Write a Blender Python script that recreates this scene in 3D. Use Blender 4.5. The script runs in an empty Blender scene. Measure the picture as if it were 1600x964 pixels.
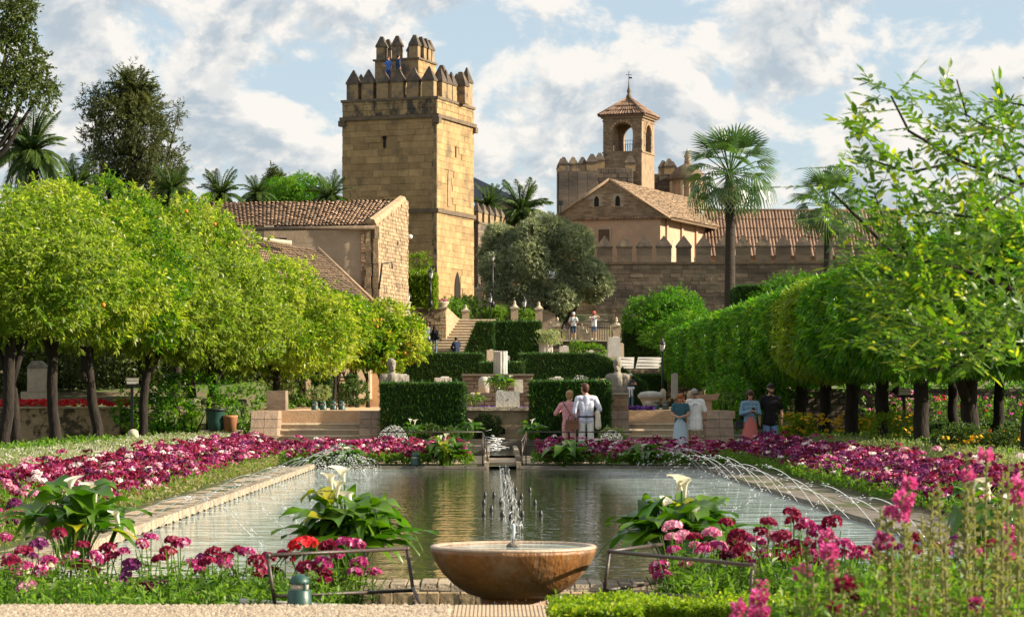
import bpy, bmesh, math, random
import numpy as np
from mathutils import Vector, Matrix, Euler

R = math.radians
random.seed(7)
RNG = np.random.default_rng(11)
scene = bpy.context.scene
COL = scene.collection

# ------------------------------------------------------------------ camera
F = 3860.0                  # focal length in photograph pixels (1600 wide)
VX, VY = 770.0, 628.0       # where the pool axis meets the horizon
H = 1.35                    # camera height above the garden path
cam = bpy.data.cameras.new("camera")
cam_o = bpy.data.objects.new("camera", cam)
COL.objects.link(cam_o)
cam_o.location = (0, 0, H)
cam_o.rotation_euler = (R(90), 0, 0)
cam.sensor_width = 36
cam.lens = 36 * F / 1600
cam.shift_x = (800 - VX) / 1600
cam.shift_y = (VY - 482) / 1600
cam.clip_start = 0.5
cam.clip_end = 6000
cam.dof.use_dof = True
cam.dof.focus_distance = 45
cam.dof.aperture_fstop = 8.0
scene.camera = cam_o

# ------------------------------------------------------------------ light
SUN_AZ, SUN_EL = 97.0, 27.0     # azimuth from +Y towards +X
world = bpy.data.worlds.new("World")
scene.world = world
world.use_nodes = True
nt = world.node_tree
nt.nodes.clear()


def nd(tree, typ, **kw):
    n = tree.nodes.new(typ)
    for k, v in kw.items():
        setattr(n, k, v)
    return n


def build_world():
    L = nt.links.new
    out = nd(nt, 'ShaderNodeOutputWorld')
    sky = nd(nt, 'ShaderNodeTexSky', sky_type='NISHITA', sun_disc=False)
    sky.sun_elevation = R(SUN_EL)
    sky.sun_rotation = R(SUN_AZ)
    sky.air_density = 1.0
    sky.dust_density = 0.6
    sky.ozone_density = 1.5
    bg = nd(nt, 'ShaderNodeBackground')
    bg.inputs[1].default_value = 0.085
    L(sky.outputs[0], bg.inputs[0])
    tc = nd(nt, 'ShaderNodeTexCoord')
    mp = nd(nt, 'ShaderNodeMapping')
    mp.inputs['Scale'].default_value = (1.0, 1.0, 1.5)
    mp.inputs['Location'].default_value = (3.31, 1.7, 0.28)
    L(tc.outputs['Generated'], mp.inputs[0])

    def noise(scale, detail, rough, off, dist=0.0):
        v = nd(nt, 'ShaderNodeVectorMath', operation='ADD')
        v.inputs[1].default_value = off
        L(mp.outputs[0], v.inputs[0])
        n = nd(nt, 'ShaderNodeTexNoise')
        n.inputs['Scale'].default_value = scale
        n.inputs['Detail'].default_value = detail
        n.inputs['Roughness'].default_value = rough
        n.inputs['Distortion'].default_value = dist
        L(v.outputs[0], n.inputs['Vector'])
        return n.outputs['Fac']

    def ramp(src, a, b):
        r = nd(nt, 'ShaderNodeMapRange', interpolation_type='SMOOTHSTEP')
        r.inputs['From Min'].default_value = a
        r.inputs['From Max'].default_value = b
        L(src, r.inputs['Value'])
        return r.outputs[0]
    body = noise(22, 12, 0.60, (0, 0, 0), 0.25)
    mask = ramp(body, 0.41, 0.525)
    up = noise(22, 9, 0.56, (0.0, 0, 0.018), 0.25)      # the same clouds a little higher up: thick above = grey below
    shade = ramp(up, 0.42, 0.62)
    side = noise(22, 10, 0.60, (0.010, 0, 0.004), 0.25)
    m2 = nd(nt, 'ShaderNodeMath', operation='SUBTRACT')
    L(body, m2.inputs[0]); L(side, m2.inputs[1])
    lit = ramp(m2.outputs[0], -0.04, 0.10)
    cc = nd(nt, 'ShaderNodeMix', data_type='RGBA')
    cc.inputs[6].default_value = (1.0, 0.955, 0.89, 1)
    cc.inputs[7].default_value = (0.49, 0.57, 0.64, 1)
    sh = nd(nt, 'ShaderNodeMath', operation='MULTIPLY_ADD', use_clamp=True)
    L(lit, sh.inputs[0]); sh.inputs[1].default_value = -0.55
    L(shade, sh.inputs[2])
    L(sh.outputs[0], cc.inputs[0])
    bgc = nd(nt, 'ShaderNodeBackground')
    bgc.inputs[1].default_value = 0.42
    L(cc.outputs[2], bgc.inputs[0])
    hz = nd(nt, 'ShaderNodeBackground')                   # thin veil of high cloud over the blue
    hz.inputs[0].default_value = (0.56, 0.66, 0.73, 1)
    hz.inputs[1].default_value = 0.42
    veil = nd(nt, 'ShaderNodeMixShader')
    veil.inputs[0].default_value = 0.72
    L(bg.outputs[0], veil.inputs[1]); L(hz.outputs[0], veil.inputs[2])
    mix = nd(nt, 'ShaderNodeMixShader')
    m3 = nd(nt, 'ShaderNodeMath', operation='MULTIPLY')
    m3.inputs[1].default_value = 0.95
    L(mask, m3.inputs[0])
    L(m3.outputs[0], mix.inputs[0])
    L(veil.outputs[0], mix.inputs[1])
    L(bgc.outputs[0], mix.inputs[2])
    L(mix.outputs[0], out.inputs[0])


build_world()
sun = bpy.data.lights.new("sun", 'SUN')
sun.energy = 5.0
sun.angle = R(0.6)
sun.color = (1.0, 0.87, 0.67)
sun_o = bpy.data.objects.new("sun", sun)
COL.objects.link(sun_o)
_sd = Vector((math.cos(R(SUN_EL)) * math.sin(R(SUN_AZ)), math.cos(R(SUN_EL)) * math.cos(R(SUN_AZ)), math.sin(R(SUN_EL))))
sun_o.rotation_euler = (-_sd).to_track_quat('-Z', 'Y').to_euler()
sun_o.location = _sd * 300

scene.view_settings.view_transform = 'Standard'
scene.view_settings.look = 'None'
scene.view_settings.exposure = 1.25
scene.view_settings.gamma = 1.0
scene.render.engine = 'CYCLES'
scene.cycles.max_bounces = 6
scene.cycles.diffuse_bounces = 3
scene.cycles.glossy_bounces = 3
scene.cycles.transmission_bounces = 4
scene.cycles.transparent_max_bounces = 4
scene.cycles.caustics_reflective = False
scene.cycles.caustics_refractive = False
scene.cycles.use_denoising = True


# ------------------------------------------------------------------ helpers
def at(px, py, Y):
    """The point at distance Y that the photograph shows at pixel (px, py)."""
    return Vector(((px - VX) / F * Y, Y, H - (py - VY) / F * Y))


def xat(px, Y):
    return (px - VX) / F * Y


def zat(py, Y):
    return H - (py - VY) / F * Y


def link(name, data, parent=None, loc=(0, 0, 0), rot=(0, 0, 0), scale=(1, 1, 1)):
    o = bpy.data.objects.new(name, data)
    COL.objects.link(o)
    o.location = loc
    o.rotation_euler = rot
    o.scale = scale
    if parent is not None:
        o.parent = parent
    return o


def tag(o, label=None, cat=None, group=None, kind=None):
    if label: o['label'] = label
    if cat: o['category'] = cat
    if group: o['group'] = group
    if kind: o['kind'] = kind
    return o


def thing(name, label, cat, loc=(0, 0, 0), rotz=0.0, group=None):
    o = link(name, None, None, loc, (0, 0, rotz))
    o.empty_display_size = 0.2
    return tag(o, label, cat, group)


def copy_tree(o, parent=None):
    c = o.copy()
    COL.objects.link(c)
    c.parent = parent
    for ch in o.children:
        copy_tree(ch, c)
    return c


def mesh_np(name, verts, faces, mats, midx=None, smooth=False):
    """Fast mesh from arrays; faces is an (M,k) array."""
    verts = np.asarray(verts, dtype=np.float32).reshape(-1, 3)
    faces = np.asarray(faces, dtype=np.int32)
    me = bpy.data.meshes.new(name)
    m, k = faces.shape
    me.vertices.add(len(verts))
    me.vertices.foreach_set('co', verts.ravel())
    me.loops.add(m * k)
    me.loops.foreach_set('vertex_index', faces.ravel())
    me.polygons.add(m)
    me.polygons.foreach_set('loop_start', np.arange(0, m * k, k, dtype=np.int32))
    me.polygons.foreach_set('loop_total', np.full(m, k, dtype=np.int32))
    if not isinstance(mats, (list, tuple)):
        mats = [mats]
    for mm in mats:
        me.materials.append(mm)
    if midx is not None:
        me.polygons.foreach_set('material_index', np.asarray(midx, dtype=np.int32))
    if smooth:
        me.polygons.foreach_set('use_smooth', np.ones(m, dtype=bool))
    me.update(calc_edges=True)
    return me


class MB:
    """Collects shapes into one mesh."""

    def __init__(self):
        self.v, self.f, self.s = [], [], []

    def add(self, vs, fs, smooth=False):
        b = len(self.v)
        self.v += [tuple(p) for p in vs]
        for f in fs:
            self.f.append([b + i for i in f])
            self.s.append(smooth)
        return self

    def box(self, c, s, rz=0.0, taper=1.0, ty=None):
        hx, hy, hz = s[0] / 2, s[1] / 2, s[2] / 2
        ty = taper if ty is None else ty
        cs, sn = math.cos(rz), math.sin(rz)
        vs = []
        for z, tx_, ty_ in ((-hz, 1, 1), (hz, taper, ty)):
            for x, y in ((-hx, -hy), (hx, -hy), (hx, hy), (-hx, hy)):
                x *= tx_; y *= ty_
                vs.append((c[0] + x * cs - y * sn, c[1] + x * sn + y * cs, c[2] + z))
        return self.add(vs, [(3, 2, 1, 0), (4, 5, 6, 7), (0, 1, 5, 4), (1, 2, 6, 5), (2, 3, 7, 6), (3, 0, 4, 7)])

    def b2(self, x0, x1, y0, y1, z0, z1):
        return self.box(((x0 + x1) / 2, (y0 + y1) / 2, (z0 + z1) / 2), (x1 - x0, y1 - y0, z1 - z0))

    def prism(self, pts, d):
        """Polygon of 3-D points pushed along vector d."""
        n = len(pts)
        d = Vector(d)
        p = [Vector(q) for q in pts]
        vs = p + [q + d for q in p]
        fs = [tuple(range(n))[::-1], tuple(range(n, 2 * n))]
        for i in range(n):
            j = (i + 1) % n
            fs.append((i, j, n + j, n + i))
        return self.add(vs, fs)

    def tube(self, pts, rad, n=8, cap=True, smooth=True):
        pts = [Vector(p) for p in pts]
        if not isinstance(rad, (list, tuple)):
            rad = [rad] * len(pts)
        vs, fs = [], []
        prev = None
        for i, p in enumerate(pts):
            t = (pts[min(i + 1, len(pts) - 1)] - pts[max(i - 1, 0)])
            if t.length < 1e-9: t = Vector((0, 0, 1))
            t.normalize()
            if prev is None:
                a = Vector((1, 0, 0)) if abs(t.x) < 0.9 else Vector((0, 1, 0))
            else:
                a = prev
            u = (a - t * a.dot(t)).normalized()
            w = t.cross(u)
            prev = u
            for k in range(n):
                an = 2 * math.pi * k / n
                vs.append(p + (u * math.cos(an) + w * math.sin(an)) * rad[i])
        for i in range(len(pts) - 1):
            for k in range(n):
                k2 = (k + 1) % n
                fs.append((i * n + k, i * n + k2, (i + 1) * n + k2, (i + 1) * n + k))
        if cap:
            fs.append(tuple(range(n))[::-1])
            fs.append(tuple(range((len(pts) - 1) * n, len(pts) * n)))
        return self.add(vs, fs, smooth)

    def lathe(self, prof, n=16, c=(0, 0, 0), smooth=True, sx=1.0, sy=1.0):
        vs, fs = [], []
        m = len(prof)
        for r, z in prof:
            for k in range(n):
                an = 2 * math.pi * k / n
                vs.append((c[0] + r * math.cos(an) * sx, c[1] + r * math.sin(an) * sy, c[2] + z))
        for i in range(m - 1):
            for k in range(n):
                k2 = (k + 1) % n
                fs.append((i * n + k, i * n + k2, (i + 1) * n + k2, (i + 1) * n + k))
        if prof[0][0] > 1e-6: fs.append(tuple(range(n))[::-1])
        if prof[-1][0] > 1e-6: fs.append(tuple(range((m - 1) * n, m * n)))
        return self.add(vs, fs, smooth)

    def ball(self, c, r, n=8, m=6, sz=1.0, smooth=True):
        prof = []
        for i in range(m + 1):
            a = -math.pi / 2 + math.pi * i / m
            prof.append((max(r * math.cos(a), 1e-5), r * sz * math.sin(a)))
        return self.lathe(prof, n, c, smooth)

    def mesh(self, name, mat):
        me = bpy.data.meshes.new(name)
        me.from_pydata(self.v, [], self.f)
        for m_ in (mat if isinstance(mat, (list, tuple)) else [mat]):
            me.materials.append(m_)
        if any(self.s):
            me.polygons.foreach_set('use_smooth', self.s)
        me.update()
        return me

    def build(self, name, mat, parent=None, loc=(0, 0, 0), rot=(0, 0, 0)):
        return link(name, self.mesh(name, mat), parent, loc, rot)


# ------------------------------------------------------------------ materials
def new_mat(name):
    m = bpy.data.materials.new(name)
    m.use_nodes = True
    m.node_tree.nodes.clear()
    return m, m.node_tree


def rnd_node(t, island=True):
    """A value per object and, inside a mesh, per loose piece."""
    oi = nd(t, 'ShaderNodeObjectInfo')
    if not island:
        return oi.outputs['Random']
    g = nd(t, 'ShaderNodeNewGeometry')
    a = nd(t, 'ShaderNodeMath', operation='ADD')
    t.links.new(oi.outputs['Random'], a.inputs[0])
    t.links.new(g.outputs['Random Per Island'], a.inputs[1])
    f = nd(t, 'ShaderNodeMath', operation='FRACT')
    t.links.new(a.outputs[0], f.inputs[0])
    return f.outputs[0]


def surf(name, c1, c2=None, scale=3.0, rough=0.85, bump=0.0, bscale=None, vary=0.0, c3=None, s3=0.6, lim3=(0.52, 0.66),
         stretch=(1, 1, 1), metal=0.0, detail=6, spec=0.3):
    """Noise-mottled solid: c1/c2 fine, c3 in large stains, brightness varying per piece."""
    m, t = new_mat(name)
    L = t.links.new
    out = nd(t, 'ShaderNodeOutputMaterial')
    p = nd(t, 'ShaderNodeBsdfPrincipled')
    p.inputs['Roughness'].default_value = rough
    p.inputs['Metallic'].default_value = metal
    p.inputs['Specular IOR Level'].default_value = spec
    g = nd(t, 'ShaderNodeNewGeometry')
    mp = nd(t, 'ShaderNodeMapping')
    mp.inputs['Scale'].default_value = stretch
    L(g.outputs['Position'], mp.inputs[0])
    c2 = c2 or tuple(x * 0.75 for x in c1)
    n = nd(t, 'ShaderNodeTexNoise')
    n.inputs['Scale'].default_value = scale
    n.inputs['Detail'].default_value = detail
    n.inputs['Roughness'].default_value = 0.62
    L(mp.outputs[0], n.inputs['Vector'])
    r = nd(t, 'ShaderNodeMapRange')
    r.inputs['From Min'].default_value = 0.34
    r.inputs['From Max'].default_value = 0.66
    L(n.outputs['Fac'], r.inputs['Value'])
    mx = nd(t, 'ShaderNodeMix', data_type='RGBA')
    mx.inputs[6].default_value = (*c1, 1)
    mx.inputs[7].default_value = (*c2, 1)
    L(r.outputs[0], mx.inputs[0])
    col = mx.outputs[2]
    if c3:
        n3 = nd(t, 'ShaderNodeTexNoise')
        n3.inputs['Scale'].default_value = s3
        n3.inputs['Detail'].default_value = 7
        n3.inputs['Roughness'].default_value = 0.65
        L(mp.outputs[0], n3.inputs['Vector'])
        r3 = nd(t, 'ShaderNodeMapRange')
        r3.inputs['From Min'].default_value = lim3[0]
        r3.inputs['From Max'].default_value = lim3[1]
        L(n3.outputs['Fac'], r3.inputs['Value'])
        m3 = nd(t, 'ShaderNodeMix', data_type='RGBA')
        L(r3.outputs[0], m3.inputs[0])
        L(col, m3.inputs[6])
        m3.inputs[7].default_value = (*c3, 1)
        col = m3.outputs[2]
    if vary:
        v = rnd_node(t)
        rr = nd(t, 'ShaderNodeMapRange')
        rr.inputs['To Min'].default_value = 1 - vary
        rr.inputs['To Max'].default_value = 1 + vary * 0.6
        L(v, rr.inputs['Value'])
        hs = nd(t, 'ShaderNodeHueSaturation')
        L(rr.outputs[0], hs.inputs['Value'])
        L(col, hs.inputs['Color'])
        col = hs.outputs[0]
    L(col, p.inputs['Base Color'])
    if bump:
        b = nd(t, 'ShaderNodeBump')
        b.inputs['Strength'].default_value = bump
        b.inputs['Distance'].default_value = 0.03
        nb = nd(t, 'ShaderNodeTexNoise')
        nb.inputs['Scale'].default_value = bscale or scale * 3
        nb.inputs['Detail'].default_value = 5
        L(mp.outputs[0], nb.inputs['Vector'])
        L(nb.outputs['Fac'], b.inputs['Height'])
        L(b.outputs[0], p.inputs['Normal'])
    L(p.outputs[0], out.inputs[0])
    return m


def leaf(name, c1, c2, trans=0.4, rough=0.42, tc=None, obj_only=False, c3=None, p3=0.9, spec=0.35, patch=None):
    """Leaf: per-leaf colour between c1 and c2 (some c3), light shining through."""
    m, t = new_mat(name)
    L = t.links.new
    out = nd(t, 'ShaderNodeOutputMaterial')
    v = rnd_node(t, not obj_only)
    mx = nd(t, 'ShaderNodeMix', data_type='RGBA')
    L(v, mx.inputs[0])
    mx.inputs[6].default_value = (*c1, 1)
    mx.inputs[7].default_value = (*c2, 1)
    col = mx.outputs[2]
    if c3:
        gt = nd(t, 'ShaderNodeMath', operation='GREATER_THAN')
        gt.inputs[1].default_value = p3
        L(v, gt.inputs[0])
        m3 = nd(t, 'ShaderNodeMix', data_type='RGBA')
        L(gt.outputs[0], m3.inputs[0])
        L(col, m3.inputs[6])
        m3.inputs[7].default_value = (*c3, 1)
        col = m3.outputs[2]
    if patch:                                        # sprays of young or old leaves among the others
        pc, ps, lo, hi = patch
        g = nd(t, 'ShaderNodeNewGeometry')
        n = nd(t, 'ShaderNodeTexNoise')
        n.inputs['Scale'].default_value = ps
        n.inputs['Detail'].default_value = 3
        L(g.outputs['Position'], n.inputs['Vector'])
        r = nd(t, 'ShaderNodeMapRange')
        r.inputs['From Min'].default_value = lo
        r.inputs['From Max'].default_value = hi
        r.inputs['To Max'].default_value = 0.8
        L(n.outputs['Fac'], r.inputs['Value'])
        m4 = nd(t, 'ShaderNodeMix', data_type='RGBA')
        L(r.outputs[0], m4.inputs[0])
        L(col, m4.inputs[6])
        m4.inputs[7].default_value = (*pc, 1)
        col = m4.outputs[2]
    p = nd(t, 'ShaderNodeBsdfPrincipled')
    p.inputs['Roughness'].default_value = rough
    p.inputs['Specular IOR Level'].default_value = spec
    L(col, p.inputs['Base Color'])
    if trans > 0:
        tr = nd(t, 'ShaderNodeBsdfTranslucent')
        tint = nd(t, 'ShaderNodeMix', data_type='RGBA', blend_type='MULTIPLY')
        tint.inputs[0].default_value = 1.0
        L(col, tint.inputs[6])
        tint.inputs[7].default_value = (*(tc or (1.55, 1.75, 0.6)), 1)
        L(tint.outputs[2], tr.inputs[0])
        ms = nd(t, 'ShaderNodeMixShader')
        ms.inputs[0].default_value = trans
        L(p.outputs[0], ms.inputs[1])
        L(tr.outputs[0], ms.inputs[2])
        L(ms.outputs[0], out.inputs[0])
    else:
        L(p.outputs[0], out.inputs[0])
    return m


def flat(name, c, rough=0.7, metal=0.0, spec=0.4, vary=0.15):
    return surf(name, c, tuple(x * (1 - vary) for x in c), scale=14, rough=rough, metal=metal, spec=spec, detail=3)


def water_mat(name='pool_water', chop=False):
    m, t = new_mat(name)
    L = t.links.new
    out = nd(t, 'ShaderNodeOutputMaterial')
    p = nd(t, 'ShaderNodeBsdfPrincipled')
    p.inputs['Base Color'].default_value = (0.035, 0.05, 0.022, 1)
    p.inputs['Roughness'].default_value = 0.03
    p.inputs['IOR'].default_value = 1.33
    g = nd(t, 'ShaderNodeNewGeometry')
    sp = nd(t, 'ShaderNodeSeparateXYZ')
    L(g.outputs['Position'], sp.inputs[0])

    def wave(scale, sx, sy, det):
        mp = nd(t, 'ShaderNodeMapping')
        mp.inputs['Scale'].default_value = (sx, sy, 1)
        L(g.outputs['Position'], mp.inputs[0])
        n = nd(t, 'ShaderNodeTexNoise')
        n.inputs['Scale'].default_value = scale
        n.inputs['Detail'].default_value = det
        L(mp.outputs[0], n.inputs['Vector'])
        return n.outputs['Fac']
    w1 = wave(1.5, 1.0, 1.4, 3)
    w2 = wave(5.5, 1.0, 1.4, 2)
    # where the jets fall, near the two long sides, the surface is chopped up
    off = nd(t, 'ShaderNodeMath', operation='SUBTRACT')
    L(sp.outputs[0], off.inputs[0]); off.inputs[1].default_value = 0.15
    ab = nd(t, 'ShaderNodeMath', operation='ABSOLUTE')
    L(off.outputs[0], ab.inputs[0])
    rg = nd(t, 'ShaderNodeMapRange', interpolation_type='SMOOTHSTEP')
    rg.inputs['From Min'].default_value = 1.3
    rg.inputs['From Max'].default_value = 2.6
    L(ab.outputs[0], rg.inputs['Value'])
    b1 = nd(t, 'ShaderNodeBump')
    b1.inputs['Strength'].default_value = 0.55
    b1.inputs['Distance'].default_value = 0.02
    L(w1, b1.inputs['Height'])
    b2 = nd(t, 'ShaderNodeBump')
    b2.inputs['Strength'].default_value = 0.45
    b2.inputs['Distance'].default_value = 0.012
    L(w2, b2.inputs['Height'])
    L(b1.outputs[0], b2.inputs['Normal'])
    w3 = wave(22.0 if chop else 4.5, 1.0, 1.6, 4)
    b3 = nd(t, 'ShaderNodeBump')
    b3.inputs['Distance'].default_value = 0.03 if chop else 0.045
    if not chop: L(rg.outputs[0], b3.inputs['Strength'])
    L(w3, b3.inputs['Height'])
    L(b2.outputs[0], b3.inputs['Normal'])
    L(b3.outputs[0], p.inputs['Normal'])
    # froth-like pale streaks in the base colour, standing in for sky reflected off the chop
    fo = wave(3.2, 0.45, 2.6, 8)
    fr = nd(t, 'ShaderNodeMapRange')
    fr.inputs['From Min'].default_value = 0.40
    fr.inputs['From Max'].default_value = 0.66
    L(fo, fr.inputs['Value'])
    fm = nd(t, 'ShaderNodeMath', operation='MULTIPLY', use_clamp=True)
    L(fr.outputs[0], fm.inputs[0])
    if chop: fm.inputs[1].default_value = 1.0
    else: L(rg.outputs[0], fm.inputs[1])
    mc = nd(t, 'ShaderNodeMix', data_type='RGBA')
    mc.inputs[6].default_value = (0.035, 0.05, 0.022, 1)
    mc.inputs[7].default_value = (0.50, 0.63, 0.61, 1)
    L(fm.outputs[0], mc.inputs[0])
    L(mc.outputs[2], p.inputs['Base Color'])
    L(p.outputs[0], out.inputs[0])
    return m


def clear_water(name, rough=0.08, white=0.75):
    """Falling, aerated water: part bright, part see-through."""
    m, t = new_mat(name)
    L = t.links.new
    out = nd(t, 'ShaderNodeOutputMaterial')
    p = nd(t, 'ShaderNodeBsdfPrincipled')
    p.inputs['Base Color'].default_value = (0.9, 0.94, 0.97, 1)
    p.inputs['Roughness'].default_value = rough
    p.inputs['IOR'].default_value = 1.33
    p.inputs['Transmission Weight'].default_value = 1 - white
    L(p.outputs[0], out.inputs[0])
    return m


M = {}
# stone, brick, plaster
M['tower_stone'] = surf('tower_stone', (0.41, 0.275, 0.13), (0.27, 0.182, 0.09), 1.6, 0.9, 0.6, 7, vary=0.22, c3=(0.11, 0.086, 0.06), s3=0.55, lim3=(0.52, 0.74))
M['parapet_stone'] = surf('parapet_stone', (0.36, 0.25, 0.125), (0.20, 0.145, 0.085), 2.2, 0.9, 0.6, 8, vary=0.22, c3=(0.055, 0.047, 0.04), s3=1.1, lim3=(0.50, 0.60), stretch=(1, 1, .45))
M['tower_mortar'] = surf('tower_mortar', (0.31, 0.21, 0.10), (0.23, 0.155, 0.078), 2, 0.95, 0.4, 8)
M['merlon_stone'] = surf('merlon_stone', (0.34, 0.235, 0.12), (0.22, 0.16, 0.095), 3, 0.9, 0.5, 10, c3=(0.11, 0.09, 0.075), s3=0.9, lim3=(0.5, 0.62))
M['merlon_cap'] = surf('merlon_cap', (0.105, 0.082, 0.064), (0.06, 0.05, 0.042), 3, 0.9, 0.5, 10, c3=(0.18, 0.14, 0.09), s3=1.1, lim3=(0.52, 0.68))
M['cornice'] = surf('cornice', (0.17, 0.125, 0.08), (0.09, 0.07, 0.052), 3, 0.9, 0.4, 10)
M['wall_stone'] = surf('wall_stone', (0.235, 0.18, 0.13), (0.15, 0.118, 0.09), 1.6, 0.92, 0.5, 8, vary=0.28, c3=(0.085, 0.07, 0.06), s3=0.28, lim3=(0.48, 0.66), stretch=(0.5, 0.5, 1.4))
M['wall_mortar'] = surf('wall_mortar', (0.15, 0.115, 0.085), (0.11, 0.085, 0.065), 2, 0.95, 0.4, 8)
M['rubble'] = surf('rubble', (0.42, 0.31, 0.19), (0.26, 0.185, 0.115), 4.5, 0.95, 0.9, 9, c3=(0.17, 0.125, 0.085), s3=0.9, lim3=(0.54, 0.66), vary=0.25)
M['pink_plaster'] = surf('pink_plaster', (0.48, 0.325, 0.22), (0.40, 0.27, 0.185), 1.3, 0.92, 0.2, 8, c3=(0.36, 0.25, 0.18), s3=0.5, lim3=(0.52, 0.72))
M['house_plaster'] = surf('house_plaster', (0.46, 0.355, 0.25), (0.38, 0.29, 0.20), 1.6, 0.92, 0.25, 8, c3=(0.30, 0.225, 0.155), s3=0.6, lim3=(0.52, 0.7), vary=0.08)
M['gable_brick'] = surf('gable_brick', (0.33, 0.235, 0.15), (0.22, 0.155, 0.10), 2.2, 0.92, 0.4, 10, vary=0.28, c3=(0.13, 0.10, 0.075), s3=.8, lim3=(.55, .72))
M['brick'] = surf('brick', (0.42, 0.27, 0.16), (0.31, 0.20, 0.125), 8, 0.9, 0.4, 30, vary=0.3)
M['mortar'] = surf('mortar', (0.40, 0.33, 0.25), (0.30, 0.25, 0.19), 8, 0.95, 0.3, 30)
M['roof_tile'] = surf('roof_tile', (0.38, 0.245, 0.15), (0.24, 0.15, 0.10), 4, 0.88, 0.3, 15, vary=0.42, c3=(0.16, 0.12, 0.09), s3=0.9, lim3=(0.5, 0.68))
M['roof_tile_pale'] = surf('roof_tile_pale', (0.36, 0.255, 0.165), (0.28, 0.195, 0.125), 3, 0.9, 0.3, 15, vary=0.3, c3=(0.22, 0.165, 0.115), s3=0.7, lim3=(0.5, 0.7))
M['roof_tile_red'] = surf('roof_tile_red', (0.255, 0.165, 0.11), (0.175, 0.11, 0.08), 3, 0.9, 0.3, 15, vary=0.3)
M['slate'] = surf('slate', (0.09, 0.10, 0.13), (0.07, 0.08, 0.10), 6, 0.6, 0.2, 20, vary=0.2)
M['pale_stone'] = surf('pale_stone', (0.50, 0.42, 0.31), (0.40, 0.33, 0.24), 4, 0.88, 0.4, 18, vary=0.12, c3=(0.27, 0.23, 0.175), s3=1.2, lim3=(0.52, 0.72))
M['marble'] = surf('marble', (0.44, 0.42, 0.38), (0.33, 0.315, 0.285), 3, 0.75, 0.4, 16, vary=0.08, c3=(0.30, 0.29, 0.26), s3=1.8, lim3=(0.52, 0.70))
M['bust_stone'] = surf('bust_stone', (0.30, 0.265, 0.215), (0.18, 0.16, 0.13), 6, 0.9, 0.7, 22, c3=(0.14, 0.13, 0.11), s3=2.4, lim3=(0.5, 0.64))
M['step_stone'] = surf('step_stone', (0.46, 0.37, 0.255), (0.36, 0.285, 0.195), 4, 0.9, 0.4, 18, vary=0.12, c3=(0.25, 0.20, 0.145), s3=1.5, lim3=(0.54, 0.72))
M['terrace_earth'] = surf('terrace_earth', (0.54, 0.36, 0.215), (0.44, 0.29, 0.175), 5, 0.95, 0.4, 20)
M['basin_wall'] = surf('basin_wall', (0.46, 0.34, 0.20), (0.30, 0.22, 0.135), 3, 0.92, 0.5, 12, c3=(0.10, 0.085, 0.06), s3=1.3, lim3=(0.47, 0.62))
M['basin_block'] = surf('buttress_stone', (0.31, 0.22, 0.155), (0.22, 0.16, 0.115), 5, 0.9, 0.5, 20, vary=0.2, c3=(0.2, 0.15, 0.105), s3=1.6, lim3=(0.52, 0.7))
M['blotch'] = surf('blotched_plaster', (0.46, 0.33, 0.20), (0.36, 0.255, 0.15), 3, 0.95, 0.8, 9, c3=(0.09, 0.07, 0.045), s3=2.6, lim3=(0.48, 0.57))
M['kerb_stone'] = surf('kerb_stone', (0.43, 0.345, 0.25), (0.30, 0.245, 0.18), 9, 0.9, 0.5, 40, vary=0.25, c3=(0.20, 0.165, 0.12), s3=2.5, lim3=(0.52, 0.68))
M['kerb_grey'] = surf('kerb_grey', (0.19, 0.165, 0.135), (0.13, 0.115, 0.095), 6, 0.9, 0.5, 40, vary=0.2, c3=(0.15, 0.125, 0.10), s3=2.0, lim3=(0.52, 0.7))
M['pebble'] = surf('pebble', (0.44, 0.36, 0.27), (0.33, 0.265, 0.195), 30, 0.8, 0.2, 60, vary=0.38)
M['slab'] = surf('slab', (0.47, 0.37, 0.26), (0.40, 0.31, 0.215), 6, 0.9, 0.3, 30)
M['earth'] = surf('earth', (0.13, 0.095, 0.06), (0.08, 0.06, 0.04), 5, 0.97, 0.6, 20)
M['ground'] = surf('ground', (0.11, 0.085, 0.05), (0.07, 0.055, 0.035), 1.4, 0.97, 0.4, 12, c3=(0.05, 0.075, 0.02), s3=0.25, lim3=(0.44, 0.56))
M['path'] = surf('path', (0.44, 0.34, 0.23), (0.36, 0.275, 0.185), 3, 0.95, 0.3, 20)
M['dark_void'] = surf('dark_void', (0.02, 0.017, 0.014), (0.012, 0.01, 0.01), 3, 0.9)
M['wood'] = surf('wood', (0.12, 0.075, 0.045), (0.08, 0.05, 0.03), 5, 0.8, 0.3, 20, stretch=(4, 4, 0.6))
M['bowl'] = surf('bowl', (0.25, 0.105, 0.026), (0.13, 0.056, 0.017), 5.5, 0.5, 0.5, 30, c3=(0.27, 0.185, 0.11), s3=4.0, lim3=(0.52, 0.72), spec=0.5, stretch=(1, 1, .45))
M['bowl_rim'] = surf('bowl_rim', (0.46, 0.36, 0.27), (0.34, 0.24, 0.16), 7, 0.4, 0.3, 30, spec=0.5)
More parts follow.
